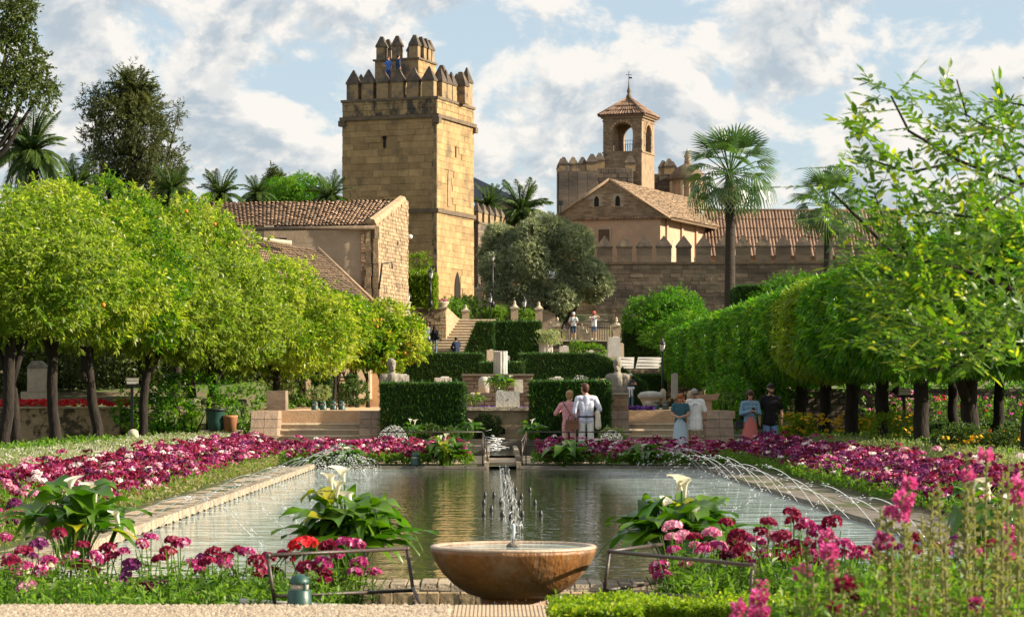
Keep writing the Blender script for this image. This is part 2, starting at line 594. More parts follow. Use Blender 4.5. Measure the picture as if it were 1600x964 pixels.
# metal, paint
M['iron'] = surf('iron', (0.035, 0.028, 0.024), (0.06, 0.04, 0.03), 25, 0.45, 0.15, 60, spec=0.5)
M['lamp_iron'] = flat('lamp_iron', (0.015, 0.017, 0.018), 0.45)
M['lamp_glass'] = flat('lamp_glass', (0.72, 0.71, 0.66), 0.25, vary=0.08)
M['green_paint'] = surf('green_paint', (0.015, 0.065, 0.052), (0.010, 0.045, 0.038), 20, 0.45, 0.1, 40, c3=(0.05, 0.07, 0.055), s3=6, lim3=(0.58, 0.75), spec=0.5)
M['grey_glass'] = flat('grey_glass', (0.42, 0.39, 0.33), 0.4)
M['sign_white'] = flat('sign_white', (0.72, 0.71, 0.66), 0.6, vary=0.06)
M['sign_black'] = flat('sign_black', (0.015, 0.015, 0.015), 0.6)
M['plastic_pipe'] = flat('plastic_pipe', (0.62, 0.58, 0.50), 0.5)
M['terracotta'] = surf('terracotta', (0.42, 0.18, 0.09), (0.33, 0.14, 0.07), 8, 0.85, 0.2, 30)
# water
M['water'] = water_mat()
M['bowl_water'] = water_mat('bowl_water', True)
M['jet'] = clear_water('water_jet', .08, .5)
M['foam'] = clear_water('water_spray', 0.2, 0.9)
# bark and leaves
M['bark'] = surf('bark', (0.032, 0.025, 0.019), (0.013, 0.010, 0.009), 9, 0.95, 0.9, 22, c3=(0.075, 0.06, 0.045), s3=3, lim3=(0.60, 0.76), stretch=(1, 1, 0.35))
M['palm_bark'] = surf('palm_bark', (0.06, 0.048, 0.038), (0.028, 0.023, 0.019), 5, 0.95, 0.8, 14, stretch=(0.6, 0.6, 2.4))
M['citrus'] = leaf('citrus_leaf', (0.068, 0.155, 0.010), (0.20, 0.29, 0.020), 0.53, 0.38, c3=(0.42, 0.43, 0.06), p3=0.82, patch=((0.39, 0.41, 0.08), 0.9, .50, .62))
M['citrus_lime'] = leaf('citrus_lime_leaf', (0.165, 0.235, 0.028), (0.38, 0.415, 0.09), 0.53, 0.40, c3=(0.09, 0.165, 0.012), p3=0.72, patch=((0.10, 0.19, 0.014), 0.9, .54, .66))
M['citrus_dark'] = leaf('citrus_dark_leaf', (0.038, 0.12, 0.008), (0.12, 0.22, 0.014), 0.52, 0.36, c3=(0.26, 0.31, 0.02), p3=0.84, patch=((0.32, 0.37, 0.03), 0.9, .54, .64))
M['clip_leaf'] = leaf('clipped_citrus_leaf', (0.030, 0.120, 0.010), (0.085, 0.22, 0.016), 0.52, 0.36, c3=(0.18, 0.30, 0.018), p3=0.88, patch=((0.16, 0.27, 0.016), 0.7, .52, .66))
M['clip_yellow'] = leaf('yellowing_citrus_leaf', (0.09, 0.18, 0.014), (0.25, 0.31, 0.02), 0.42, 0.4)
M['olive'] = leaf('olive_leaf', (0.18, 0.23, 0.135), (0.34, 0.39, 0.24), 0.36, 0.45, (1.3, 1.2, 0.7))
M['dark_leaf'] = leaf('dark_tree_leaf', (0.038, 0.062, 0.014), (0.085, 0.11, 0.025), 0.3, 0.5)
M['pine_leaf'] = leaf('casuarina_leaf', (0.042, 0.058, 0.018), (0.095, 0.105, 0.032), 0.25, 0.6)
M['palm_leaf'] = leaf('palm_leaf', (0.045, 0.085, 0.022), (0.09, 0.14, 0.035), 0.3, 0.35, obj_only=True)
M['palm_gold'] = leaf('palm_gold_leaf', (0.06, 0.085, 0.02), (0.11, 0.12, 0.03), 0.3, 0.45, obj_only=True)
M['palm_dead'] = leaf('palm_dead_leaf', (0.24, 0.17, 0.05), (0.34, 0.23, 0.05), 0.3, 0.6, obj_only=True)
M['fan_leaf'] = leaf('fan_palm_leaf', (0.045, 0.10, 0.035), (0.085, 0.15, 0.045), 0.3, 0.32, obj_only=True, spec=0.6)
M['cypress'] = leaf('cypress_blade', (0.014, 0.055, 0.008), (0.036, 0.098, 0.013), 0.25, 0.6, c3=(0.08, 0.14, 0.018), p3=0.90, patch=((0.05, 0.075, 0.015), 1.6, .58, .72))
M['cypress_core'] = surf('cypress_core', (0.012, 0.034, 0.009), (0.006, 0.018, 0.006), 9, 0.95, 0.8, 30, stretch=(1, 1, 0.35))
M['ivy'] = leaf('ivy_leaf', (0.10, 0.17, 0.012), (0.20, 0.27, 0.022), 0.42, 0.4)
M['box_leaf'] = leaf('box_leaf', (0.11, 0.20, 0.010), (0.25, 0.33, 0.018), 0.5, 0.4, c3=(0.38, 0.40, 0.03), p3=0.85)
M['fg_leaf'] = leaf('pinnate_leaf', (0.028, 0.092, 0.008), (0.115, 0.205, 0.014), 0.50, 0.35, (1.6, 1.7, 0.5), c3=(0.30, 0.34, 0.03), p3=0.90, spec=0.5)
M['herb'] = leaf('herb_leaf', (0.06, 0.15, 0.014), (0.15, 0.25, 0.025), 0.45, 0.5)
M['herb_dark'] = leaf('herb_dark_leaf', (0.035, 0.075, 0.018), (0.08, 0.12, 0.028), 0.4, 0.5)
M['herb_grey'] = leaf('grey_herb_leaf', (0.17, 0.21, 0.10), (0.27, 0.29, 0.15), 0.4, 0.6)
M['seed'] = leaf('seed_pod', (0.17, 0.18, 0.075), (0.30, 0.27, 0.13), 0.35, 0.6)
M['calla_leaf'] = leaf('calla_leaf', (0.035, 0.11, 0.008), (0.11, 0.21, 0.012), 0.42, 0.28, (1.3, 1.6, 0.4), obj_only=True, c3=(0.36, 0.33, 0.02), p3=0.982, spec=0.6)
M['calla_white'] = leaf('calla_white', (0.78, 0.76, 0.64), (0.82, 0.80, 0.70), 0.35, 0.45, (1.0, 0.95, 0.8), obj_only=True)
M['grass'] = leaf('grass_blade', (0.10, 0.20, 0.02), (0.17, 0.27, 0.03), 0.35, 0.5)
M['orange'] = surf('orange_skin', (0.62, 0.22, 0.02), (0.50, 0.17, 0.02), 9, 0.5, 0.1, 60)


def petal(name, a, b, c=None, p3=0.85):
    return leaf(name, a, b, 0.32, 0.6, (1.4, 1.0, 1.1), c3=c, p3=p3, spec=0.2)


M['f_crimson'] = petal('crimson_petal', (0.13, 0.005, 0.026), (0.28, 0.010, 0.056), (0.42, 0.10, 0.18), 0.92)
M['f_magenta'] = petal('magenta_petal', (0.27, 0.018, 0.11), (0.44, 0.045, 0.20), (0.68, 0.38, 0.50), 0.84)
M['f_purple'] = petal('purple_petal', (0.10, 0.012, 0.075), (0.20, 0.028, 0.14), (0.38, 0.14, 0.32), 0.9)
M['f_pink'] = petal('pink_petal', (0.62, 0.26, 0.38), (0.74, 0.46, 0.55), (0.50, 0.10, 0.25), 0.8)
M['f_white'] = petal('white_petal', (0.74, 0.70, 0.66), (0.80, 0.78, 0.74))
M['f_red'] = petal('red_petal', (0.50, 0.010, 0.022), (0.62, 0.03, 0.04))
M['f_dark'] = petal('dark_petal', (0.05, 0.004, 0.018), (0.11, 0.008, 0.034))
M['f_yellow'] = petal('yellow_petal', (0.72, 0.48, 0.02), (0.80, 0.62, 0.04))
M['f_hot'] = petal('hot_pink_petal', (0.50, 0.045, 0.23), (0.68, 0.17, 0.40))
M['f_violet'] = petal('violet_petal', (0.06, 0.025, 0.16), (0.12, 0.05, 0.26))
M['f_orange'] = petal('orange_petal', (0.70, 0.12, 0.02), (0.75, 0.20, 0.03))

# ------------------------------------------------------------------ masonry
def stone_unit():
    """One dressed stone, unit size: front face (-y) a little smaller than its bed."""
    a, b = 0.5, 0.465
    vs = [(-a, 0, -a), (a, 0, -a), (a, 0, a), (-a, 0, a), (-b, -1, -b * 0.98), (b, -1, -b), (b * 0.985, -1, b), (-b, -1, b * 0.985)]
    return vs, [(4, 5, 6, 7), (0, 1, 5, 4), (1, 2, 6, 5), (2, 3, 7, 6), (3, 0, 4, 7)]


_UNIT = {}


def stone_face(parent, o, u, width, height, ch, cw, mat, n_ind=0, depth=0.03, name='stone', jitter=0.3, skip=None,
               gap=0.02, rng=None, stuff='stonework', top=None):
    """Courses of separate stones on the plane through o (bottom left), running along unit vector u, facing u x -z.
    The n_ind largest are objects of their own, the rest one joined part."""
    rng = rng or random.Random(len(name) * 7 + int(width * 31) + int(height * 17))
    u = Vector(u).normalized()
    nrm = Vector((u.y, -u.x, 0)).normalized()         # outward
    stones = []
    z = 0.0
    row = 0
    while z < height - ch * 0.3:
        h = min(ch * rng.uniform(0.85, 1.15), height - z)
        x = -cw * rng.uniform(0, 0.6)
        while x < width:
            w = cw * rng.uniform(1 - jitter, 1 + jitter)
            a, b = max(x, 0), min(x + w, width)
            x += w
            if b - a < cw * 0.15: continue
            cx, cz = (a + b) / 2, z + h / 2
            if skip and skip(cx, cz, b - a, h): continue
            if top and z + h * 0.7 > top(cx): continue
            stones.append((a, b, z, h, depth * rng.uniform(0.45, 1.2)))
        z += h
        row += 1
    order = sorted(range(len(stones)), key=lambda i: -(stones[i][1] - stones[i][0]) * stones[i][3])
    ind = set(order[:n_ind])
    key = mat.name
    if key not in _UNIT:
        vs, fs = stone_unit()
        me = bpy.data.meshes.new('stone')
        me.from_pydata(vs, [], fs)
        me.materials.append(mat)
        _UNIT[key] = me
    rot = math.atan2(u.y, u.x)
    V, Fc = [], []
    uv, uf = stone_unit()
    for i, (a, b, z, h, d) in enumerate(stones):
        c = o + u * ((a + b) / 2) + Vector((0, 0, z + h / 2))
        if i in ind:
            link(name, _UNIT[key], parent, c, (0, 0, rot), (b - a - gap, d, h - gap))
        else:
            base = len(V)
            for (x, y, zz) in uv:
                p = c + u * (x * (b - a - gap)) - nrm * (y * d) + Vector((0, 0, zz * (h - gap)))
                V.append(tuple(p))
            Fc += [[base + k for k in f] for f in uf]
    if V:
        me = bpy.data.meshes.new(stuff)
        me.from_pydata(V, [], Fc)
        me.materials.append(mat)
        so = link(stuff, me, parent)
        so['kind'] = 'stuff'


def tile_roof(parent, e0, e1, r1, r0, ncol, nrow, mat, name='roof_tiles', rad=None, jit=0.02, seed=1):
    """Barrel tiles on the quad eave-left e0, eave-right e1, ridge-right r1, ridge-left r0."""
    e0, e1, r0, r1 = map(Vector, (e0, e1, r0, r1))
    rng = np.random.default_rng(seed)
    nrm = (e1 - e0).cross(r0 - e0).normalized()
    if nrm.z < 0: nrm = -nrm
    V, Fc = [], []
    K = 4
    for i in range(ncol):
        t0, t1 = i / ncol, (i + 1) / ncol
        A0, A1 = e0.lerp(e1, t0), e0.lerp(e1, t1)
        B0, B1 = r0.lerp(r1, t0), r0.lerp(r1, t1)
        for j in range(nrow):
            s0, s1 = j / nrow, (j + 1.22) / nrow
            s1 = min(s1, 1.02)
            j1, j2 = rng.uniform(-jit, jit, 2)
            base = len(V)
            for s, lift, q in ((s0, 0.05, 1.0), (s1, 0.0, 0.86)):
                P0, P1 = A0.lerp(B0, s), A1.lerp(B1, s)
                c = (P0 + P1) / 2
                hw = (P1 - P0) * 0.46 * q
                r_ = hw.length
                for k in range(K + 1):
                    an = math.pi * k / K
                    V.append(tuple(c - hw * math.cos(an) + nrm * (r_ * 0.8 * math.sin(an) + lift + j1)))
            for k in range(K):
                Fc.append((base + k, base + k + 1, base + K + 2 + k, base + K + 1 + k))
            # front lip
    me = mesh_np(name, V, Fc, mat)
    o = link(name, me, parent)
    o['kind'] = 'stuff'
    # bed under the tiles
    dn = nrm * -0.10
    MB().prism([e0 - nrm * 0.02, e1 - nrm * 0.02, r1 - nrm * 0.02, r0 - nrm * 0.02], dn).build('roof_bed', mat, parent)
    return o


def merlon_mesh(w, d, hb, hc, tipx=0.12, over=0.04, mat='merlon_stone'):
    b = MB().box((0, 0, hb / 2), (w, d, hb)).mesh('merlon_block', M[mat])
    W, D = w + over * 2, d + over * 2
    c = MB().box((0, 0, hb + 0.04), (W, D, 0.10)).box((0, 0, hb + 0.09 + hc / 2), (W, D, hc), 0, tipx, max(tipx, 0.10)).mesh('merlon_cap', M['merlon_cap'])
    return b, c


def put_merlon(parent, ms, loc, rz, name='merlon', sc=1.0):
    b = link(name, ms[0], parent, loc, (0, 0, rz), (sc, sc, sc))
    link('cap', ms[1], b)
    return b


# ------------------------------------------------------------------ foliage
def unit(a):
    return a / np.maximum(np.linalg.norm(a, axis=-1, keepdims=True), 1e-9)


def leaf_quads(c, d, n, L, W, droop=0.0):
    N = len(c)
    d = unit(d)
    s = unit(np.cross(d, n))
    L = np.broadcast_to(np.asarray(L, dtype=float).reshape(-1, 1), (N, 1))
    W = np.broadcast_to(np.asarray(W, dtype=float).reshape(-1, 1), (N, 1))
    nn = np.cross(s, d)
    v = np.empty((N, 4, 3))
    v[:, 0] = c
    v[:, 1] = c + d * L * 0.42 + s * W * 0.5 + nn * W * 0.12
    tip = c + d * L
    tip[:, 2] -= (droop * L)[:, 0] if np.ndim(droop) else droop * L[:, 0]
    v[:, 2] = tip
    v[:, 3] = c + d * L * 0.42 - s * W * 0.5 + nn * W * 0.12
    return v.reshape(-1, 3)


def quads(n):
    return np.arange(n * 4, dtype=np.int32).reshape(n, 4)


def rdir(rng, n):
    return unit(rng.normal(size=(n, 3)))


def twig_leaves(rng, base, tdir, k, tl, L, W, droop, spread=0.8):
    """k leaves along each twig (base point, direction)."""
    n = len(base)
    t = rng.uniform(0.0, 1.0, (n, k, 1))
    c = base[:, None, :] + tdir[:, None, :] * t * tl
    rad = rdir(rng, n * k).reshape(n, k, 3)
    d = unit(tdir[:, None, :] * 0.75 + rad * spread + np.array([0, 0, -droop]))
    nrm = unit(rdir(rng, n * k).reshape(n, k, 3) * 0.9 + tdir[:, None, :] * 0.5 + np.array([0, 0, 0.5]))
    LL = L * rng.uniform(0.65, 1.25, n * k)
    return leaf_quads(c.reshape(-1, 3), d.reshape(-1, 3), nrm.reshape(-1, 3), LL, W * rng.uniform(0.75, 1.2, n * k), 0.12)


def blob_points(rng, blobs, n, inner=0.25):
    """Points near the outer surfaces of a set of spheres; the normals too."""
    blobs = np.asarray(blobs, dtype=float)
    w = blobs[:, 3] ** 2
    pick = rng.choice(len(blobs), n, p=w / w.sum())
    nr = rdir(rng, n)
    b = blobs[pick]
    r = b[:, 3] * (1 - inner * rng.random(n) ** 1.5)
    p = b[:, :3] + nr * r[:, None]
    dist = np.linalg.norm(p[:, None, :] - blobs[None, :, :3], axis=2) / blobs[None, :, 3]
    dist[np.arange(n), pick] = 9
    keep = dist.min(axis=1) > 0.72
    return p[keep], nr[keep]


def citrus_crown(seed, rx, ry, rz, nb, ntw, L=0.18, W=0.062, br=(0.40, 0.82), flatb=0.55):
    """Many leafy clumps set over an uneven ellipsoid, each clump full of drooping leaf whorls."""
    rng = np.random.default_rng(seed)
    bl = []
    lob = rdir(rng, 6)
    for i in range(nb):
        q = rdir(rng, 1)[0]
        f = rng.uniform(0.66, 1.04) * (0.84 + 0.24 * max(0.0, float((lob @ q).max())) ** 3)
        z = q[2] * rz * f
        if z < 0: z *= flatb
        bl.append((q[0] * rx * f, q[1] * ry * f, z, rng.uniform(*br) * min(1.0, rx / 1.7)))
    bl.append((0, 0, 0, min(rx, rz) * 0.6))
    p, n = blob_points(rng, bl, ntw, .35)
    sh = rng.random(len(p)) < .07                      # shoots standing out of the outline
    p = p + n * (sh * rng.uniform(.1, .5, len(p)))[:, None] * min(1.0, rx / 2)
    td = unit(n * 0.9 + rdir(rng, len(p)) * 0.5 + np.array([0, 0, 0.2]))
    return twig_leaves(rng, p, td, 9, 0.26, L, W, 0.3)


def hedge_box_crown(seed, sx, sy, sz, ntw, L=0.15, W=0.05, round_=0.45, k=8):
    """Clipped crown: points on a rounded box, leaves hanging outwards and down."""
    rng = np.random.default_rng(seed)
    q = rdir(rng, ntw)
    e = 2.0 / 3.4
    p = np.sign(q) * np.abs(q) ** e
    p *= np.array([sx, sy, sz]) / 2
    n = unit(np.sign(q) * np.abs(q) ** (2 - e) / np.array([sx, sy, sz]))
    lump = np.sin(p[:, :1] * 2.9 + seed) * np.sin(p[:, 1:2] * 2.6 + seed * 2) * np.sin(p[:, 2:] * 2.8) * 0.16
    p = p + n * (lump - rng.random((ntw, 1)) ** 1.6 * 0.5 + 0.05)
    td = unit(n * 1.0 + rdir(rng, ntw) * 0.55 + np.array([0, 0, -0.15]))
    return twig_leaves(rng, p, td, k, 0.25, L, W, 0.55)


def trunk_mesh(seed, h, r, forks=3, spread=1.0, lean=(0, 0), limb=1.6):
    rng = random.Random(seed)
    b = MB()
    pts, rad = [], []
    for i in range(6):
        t = i / 5
        pts.append((lean[0] * t + rng.uniform(-1, 1) * 0.05, lean[1] * t + rng.uniform(-1, 1) * 0.05, h * t - 0.1))
        rad.append(r * (1.35 if i == 0 else 1.0 - 0.22 * t) * rng.uniform(0.94, 1.06))
    b.tube(pts, rad, 10)
    top = Vector(pts[-1])
    for k in range(forks):
        an = 2 * math.pi * k / forks + rng.uniform(-0.5, 0.5)
        d = Vector((math.cos(an) * spread, math.sin(an) * spread, limb))
        st = top - Vector((0, 0, h * rng.uniform(0.08, 0.4)))
        p2 = st + d * 0.45 + Vector((rng.uniform(-.1, .1), rng.uniform(-.1, .1), 0))
        p3 = st + d * 1.0 + Vector((rng.uniform(-.2, .2), rng.uniform(-.2, .2), 0.15))
        b.tube([st, p2, p3], [r * 0.62, r * 0.48, r * 0.22], 7)
        for s in (-1, 1):
            q = p2 + Vector((rng.uniform(-.5, .5), rng.uniform(-.5, .5), rng.uniform(0.4, 0.9)))
            b.tube([p2, q], [r * 0.3, r * 0.12], 5)
    return b.mesh('trunk', M['bark'])


def blade_cloud(rng, p, d, L, W, mat, name, parent=None):
    n = rdir(rng, len(p))
    v = leaf_quads(p, d, n, L, W)
    return mesh_np(name, v, quads(len(p)), mat)


def hedge(name, label, x0, x1, y0, y1, z0, z1, nbl=9000, group=None, slope=None, poly=None, L=0.07):
    """Clipped dark hedge: dense core with a nap of short blades. poly: front outline [(x,z)] instead of a box."""
    rng = np.random.default_rng(int(abs(x0 * 100) + y0 * 10))
    t = thing(name, label, 'hedge', ((x0 + x1) / 2, (y0 + y1) / 2, z0), 0, group)
    cx, cy = (x0 + x1) / 2, (y0 + y1) / 2
    poly = poly or [(x0, z0), (x1, z0), (x1, z1), (x0, z1)]
    pl = [(x - cx, z - z0) for x, z in poly]
    bm = MB().prism([(x, y0 - cy + 0.02, z) for x, z in pl], (0, y1 - y0 - 0.04, 0)).mesh('hedge_body', M['cypress_core'])
    link('hedge_body', bm, t)
    P, D = [], []
    # front and back faces
    xs = [p[0] for p in pl]; zs = [p[1] for p in pl]
    per = []
    for i in range(len(pl)):
        a, b = Vector(pl[i]), Vector(pl[(i + 1) % len(pl)])
        per.append((a, b, (b - a).length))
    dy = y1 - y0
    area_f = (max(xs) - min(xs)) * (max(zs) - min(zs))
    nf = int(nbl * 0.62)
    qx = rng.uniform(min(xs), max(xs), nf); qz = rng.uniform(min(zs), max(zs), nf)
    inside = np.zeros(nf, bool)
    for i in range(len(pl)):
        xi, zi = pl[i]; xj, zj = pl[i - 1]
        c = ((zi > qz) != (zj > qz))
        with np.errstate(divide='ignore', invalid='ignore'):
            xx = (xj - xi) * (qz - zi) / ((zj - zi) if zj != zi else 1e-9) + xi
        inside ^= c & (qx < xx)
    qx, qz = qx[inside], qz[inside]
    m = len(qx)
    yy = np.where(rng.random(m) < 0.8, -dy / 2, dy / 2)
    P.append(np.stack([qx, yy * 0.985, qz], 1))
    dd = np.stack([rng.normal(0, .35, m), np.sign(yy) * 0.55, np.full(m, 0.8)], 1)
    D.append(dd)
    tot = sum(e[2] for e in per)
    for a, b, l in per:
        if l < 0.02: continue
        nrm = np.array([(b - a).y, -(b - a).x]) / l
        if nrm[1] < -0.9: continue
        k = int(nbl * 0.45 * l / tot) + 20
        s = rng.random(k)[:, None]
        pt = np.array(a) * (1 - s) + np.array(b) * s
        P.append(np.stack([pt[:, 0] + nrm[0] * -0.01, rng.uniform(-dy / 2, dy / 2, k), pt[:, 1] + nrm[1] * -0.01], 1))
        D.append(np.stack([nrm[0] * 0.7 + rng.normal(0, .4, k), rng.normal(0, .4, k), nrm[1] * 0.7 + 0.5 + rng.normal(0, .2, k)], 1))
    P, D = np.concatenate(P), np.concatenate(D)
    v = leaf_quads(P, D, rdir(rng, len(P)), L * rng.uniform(0.6, 1.3, len(P)) * np.where(rng.random(len(P)) < .05, 2.2, 1.0), L * 0.34)
    o = link('foliage', mesh_np('hedge_foliage', v, quads(len(P)), M['cypress']), t)
    o['kind'] = 'stuff'
    return t


def frond_mesh(name, mat, length, droop, npair=26, lw=0.035, ll=0.55, lift=0.35):
    """Feather-palm frond growing along +x and arching down."""
    rng = np.random.default_rng(int(droop * 100))
    t = np.linspace(0.0, 1, npair)
    X = length * (t * (1 - 0.25 * droop * t))
    Z = length * (lift * t - droop * t * t * 0.9)
    P, D, Ls = [], [], []
    for i in range(2, npair):
        tg = np.array([X[i] - X[i - 1], 0, Z[i] - Z[i - 1]]); tg /= np.linalg.norm(tg)
        for s in (-1, 1):
            for q in (0, 0.5):
                P.append((X[i] - q * (X[i] - X[i - 1]), 0, Z[i] - q * (Z[i] - Z[i - 1])))
                D.append((tg[0] * 0.75, s * 0.8, tg[2] * 0.75 - 0.25 + rng.normal(0, .12)))
                Ls.append(ll * (math.sin(math.pi * min(1, 0.18 + 0.82 * t[i])) ** 0.6 + 0.1) * rng.uniform(.85, 1.1))
    P, D = np.array(P), np.array(D)
    v = leaf_quads(P, D, np.tile([0.2, 0, 1.0], (len(P), 1)), np.array(Ls), lw, 0.15)
    f = quads(len(P))
    # rachis
    b = MB().tube([(X[i], 0, Z[i]) for i in range(0, npair, 5)], [0.035 * (1 - 0.8 * t[i]) for i in range(0, npair, 5)], 4)
    rv = np.array(b.v); rf = np.array([q for q in b.f if len(q) == 4]) + len(v)
    return mesh_np(name, np.concatenate([v, rv]), np.concatenate([f, rf]), mat)


def fan_mesh(name, mat, pet=1.0, r=1.0, n=22, droop=0.35):
    """Fan-palm leaf: stalk along +x, then a pleated fan of narrow segments drooping at the tips."""
    V, Fc = [], []

    def q(a, b, c, d):
        k = len(V); V.extend([a, b, c, d]); Fc.append((k, k + 1, k + 2, k + 3))
    st = 0.02
    q((0, -st, 0), (0, st, 0), (pet, st, 0.10 * pet), (pet, -st, 0.10 * pet))
    q((0, 0, -st), (0, 0, st), (pet, 0, 0.10 * pet + st), (pet, 0, 0.10 * pet - st))
    for i in range(n):
        a = -1.25 + 2.5 * (i + 0.5) / n
        hw = 2.5 / n * 0.45
        rr = r * (0.80 + 0.25 * math.cos(a))

        def pt(ang, rad):
            z = 0.10 * pet + 0.10 * rad - droop * (rad / r) ** 2.2 * r * 0.9 - abs(math.sin(ang)) * rad * 0.22
            return (pet + rad * math.cos(ang) * (1 - 0.12 * (rad / r)), rad * math.sin(ang), z)
        q(pt(a, 0.02), pt(a - hw * 1.2, rr * 0.4), pt(a, rr * 0.46), pt(a + hw * 1.2, rr * 0.4))
        q(pt(a - hw, rr * 0.4), pt(a - hw * 0.6, rr * 0.8), pt(a + hw * 0.6, rr * 0.8), pt(a + hw, rr * 0.4))
        q(pt(a - hw * 0.6, rr * 0.8), pt(a - hw * 0.1, rr * 1.15), pt(a + hw * 0.1, rr * 1.15), pt(a + hw * 0.6, rr * 0.8))
    return mesh_np(name, V, Fc, mat)


# ------------------------------------------------------------------ flowers
def head_mesh(name, mat, seed, r=0.07, n=34, fr=0.020):
    """Domed flower head of many small five-sided florets."""
    rng = np.random.default_rng(seed)
    V, Fc = [], []
    for i in range(n):
        f = (i + 0.5) / n
        th = math.acos(1 - 1.05 * f)
        ph = i * 2.39996 + rng.uniform(-.2, .2)
        d = np.array([math.sin(th) * math.cos(ph), math.sin(th) * math.sin(ph), math.cos(th)])
        c = d * np.array([r, r, r * 0.62]) * rng.uniform(0.86, 1.08)
        nn = unit(d + rng.normal(0, .28, 3))
        a = unit(np.cross(nn, [0.3, 0.8, 0.1])); b = np.cross(nn, a)
        k = len(V)
        V.append(c - nn * fr * 0.35)
        for j in range(5):
            an = j * 2 * math.pi / 5 + ph
            V.append(c + (a * math.cos(an) + b * math.sin(an)) * fr * rng.uniform(0.85, 1.2) + nn * fr * 0.15)
        for j in range(5):
            Fc.append((k, k + 1 + j, k + 1 + (j + 1) % 5))
    return mesh_np(name, V, Fc, mat)


def plant_stem_mesh(name, mat, seed, heads, h0=0.0):
    """Stems up to each head position with paired lance leaves."""
    rng = np.random.default_rng(seed)
    b = MB()
    P, D, Ls = [], [], []
    for hx, hy, hz in heads:
        mid = Vector((hx * 0.45, hy * 0.45, hz * 0.55))
        b.tube([(hx * 0.1, hy * 0.1, 0), mid, (hx, hy, hz - 0.01)], [0.006, 0.005, 0.004], 4, False)
        for k in range(7):
            t = rng.uniform(0.05, 0.85)
            p = np.array([hx * t * 0.9, hy * t * 0.9, hz * t])
            for s in (0, 1):
                an = rng.uniform(0, 6.28)
                P.append(p); D.append((math.cos(an), math.sin(an), rng.uniform(0.0, 0.9)))
                Ls.append(rng.uniform(0.06, 0.13))
    P, D = np.array(P), np.array(D)
    v = leaf_quads(P, D, rdir(rng, len(P)) + [0, 0, 1], np.array(Ls), np.array(Ls) * 0.24, 0.2)
    rv = np.array(b.v); rf = np.array([q for q in b.f if len(q) == 4]) + len(v)
    return mesh_np(name, np.concatenate([v, rv]), np.concatenate([quads(len(P)), rf]), mat)


def herb_patch(name, label, n, fx, mat, L, W, up=0.9, seed=3, cat='ground cover', tw=6, tl=0.2):
    """A mass of leafy sprigs; fx(rng, n) gives their base points."""
    rng = np.random.default_rng(seed)
    p = fx(rng, n)
    td = unit(rdir(rng, len(p)) * 0.6 + np.array([0, 0, up]))
    v = twig_leaves(rng, p, td, tw, tl, L, W, 0.05, 0.75)
    o = link(name, mesh_np(name, v, quads(len(v) // 4), mat))
    return tag(o, label, cat, kind='stuff')


def flower_mass(name, label, pts, mats, weights, r=0.06, m=14, fr=0.03, seed=5, cat='flower bed'):
    """Many flower heads as one mass: domes of small petals at pts."""
    rng = np.random.default_rng(seed)
    n = len(pts)
    th = np.arccos(1 - 1.0 * rng.random((n, m)))
    ph = rng.uniform(0, 6.283, (n, m))
    d = np.stack([np.sin(th) * np.cos(ph), np.sin(th) * np.sin(ph), np.cos(th)], 2)
    rr = r * rng.uniform(0.7, 1.25, (n, 1, 1))
    c = pts[:, None, :] + d * rr * np.array([1, 1, 0.65])
    nn = unit(d + rng.normal(0, .35, (n, m, 3)))
    a = unit(np.cross(nn, rdir(rng, n * m).reshape(n, m, 3)))
    b = np.cross(nn, a)
    v = np.empty((n, m, 4, 3))
    for k, (p, q) in enumerate(((-1, -0.2), (0.1, -1), (1, 0.1), (-0.1, 1))):
        v[:, :, k] = c + (a * p + b * q) * fr
    w = np.array(weights, float)
    lab = rng.choice(len(mats), n, p=w / w.sum())
    o = link(name, mesh_np(name, v.reshape(-1, 3), quads(n * m), mats, np.repeat(lab, m)))
    return tag(o, label, cat if label else None, kind='stuff')


# ------------------------------------------------------------------ calla lilies
def calla_leaf_mesh(seed):
    """Arrow-shaped blade on a stalk, arching along +x; unit length about 1."""
    rng = random.Random(seed)
    n = 9
    V, Fc = [], []
    arch = rng.uniform(0.25, 0.75)
    prof = [0.0, 0.16, 0.20, 0.185, 0.16, 0.125, 0.085, 0.045, 0.0]
    st = 0.50
    for i in range(n):
        t = i / (n - 1)
        x = st * 0.42 + t * 0.62
        z = st + 0.30 * t - arch * t * t * 0.75
        wv = math.sin(t * 7 + seed) * 0.02
        for s in (-1, 0, 1):
            V.append((x - (0.07 if s and i < 2 else 0), s * prof[i] * 0.78, z + (0.05 * abs(s) * (1 - t)) + s * wv))
    for i in range(n - 1):
        for s in (0, 1):
            a = i * 3 + s
            Fc.append((a, a + 1, a + 4, a + 3))
    # stalk
    w = 0.014
    for pts in (((0, 0), (0.12, st * 0.6)), ((0.12, st * 0.6), (st * 0.42 + 0.05, st + 0.02))):
        (x0, z0), (x1, z1) = pts
        k = len(V)
        V += [(x0, -w, z0), (x0, w, z0), (x1, w, z1), (x1, -w, z1)]
        Fc.append((k, k + 1, k + 2, k + 3))
    return mesh_np('calla_leaf', V, Fc, M['calla_leaf'], smooth=True)


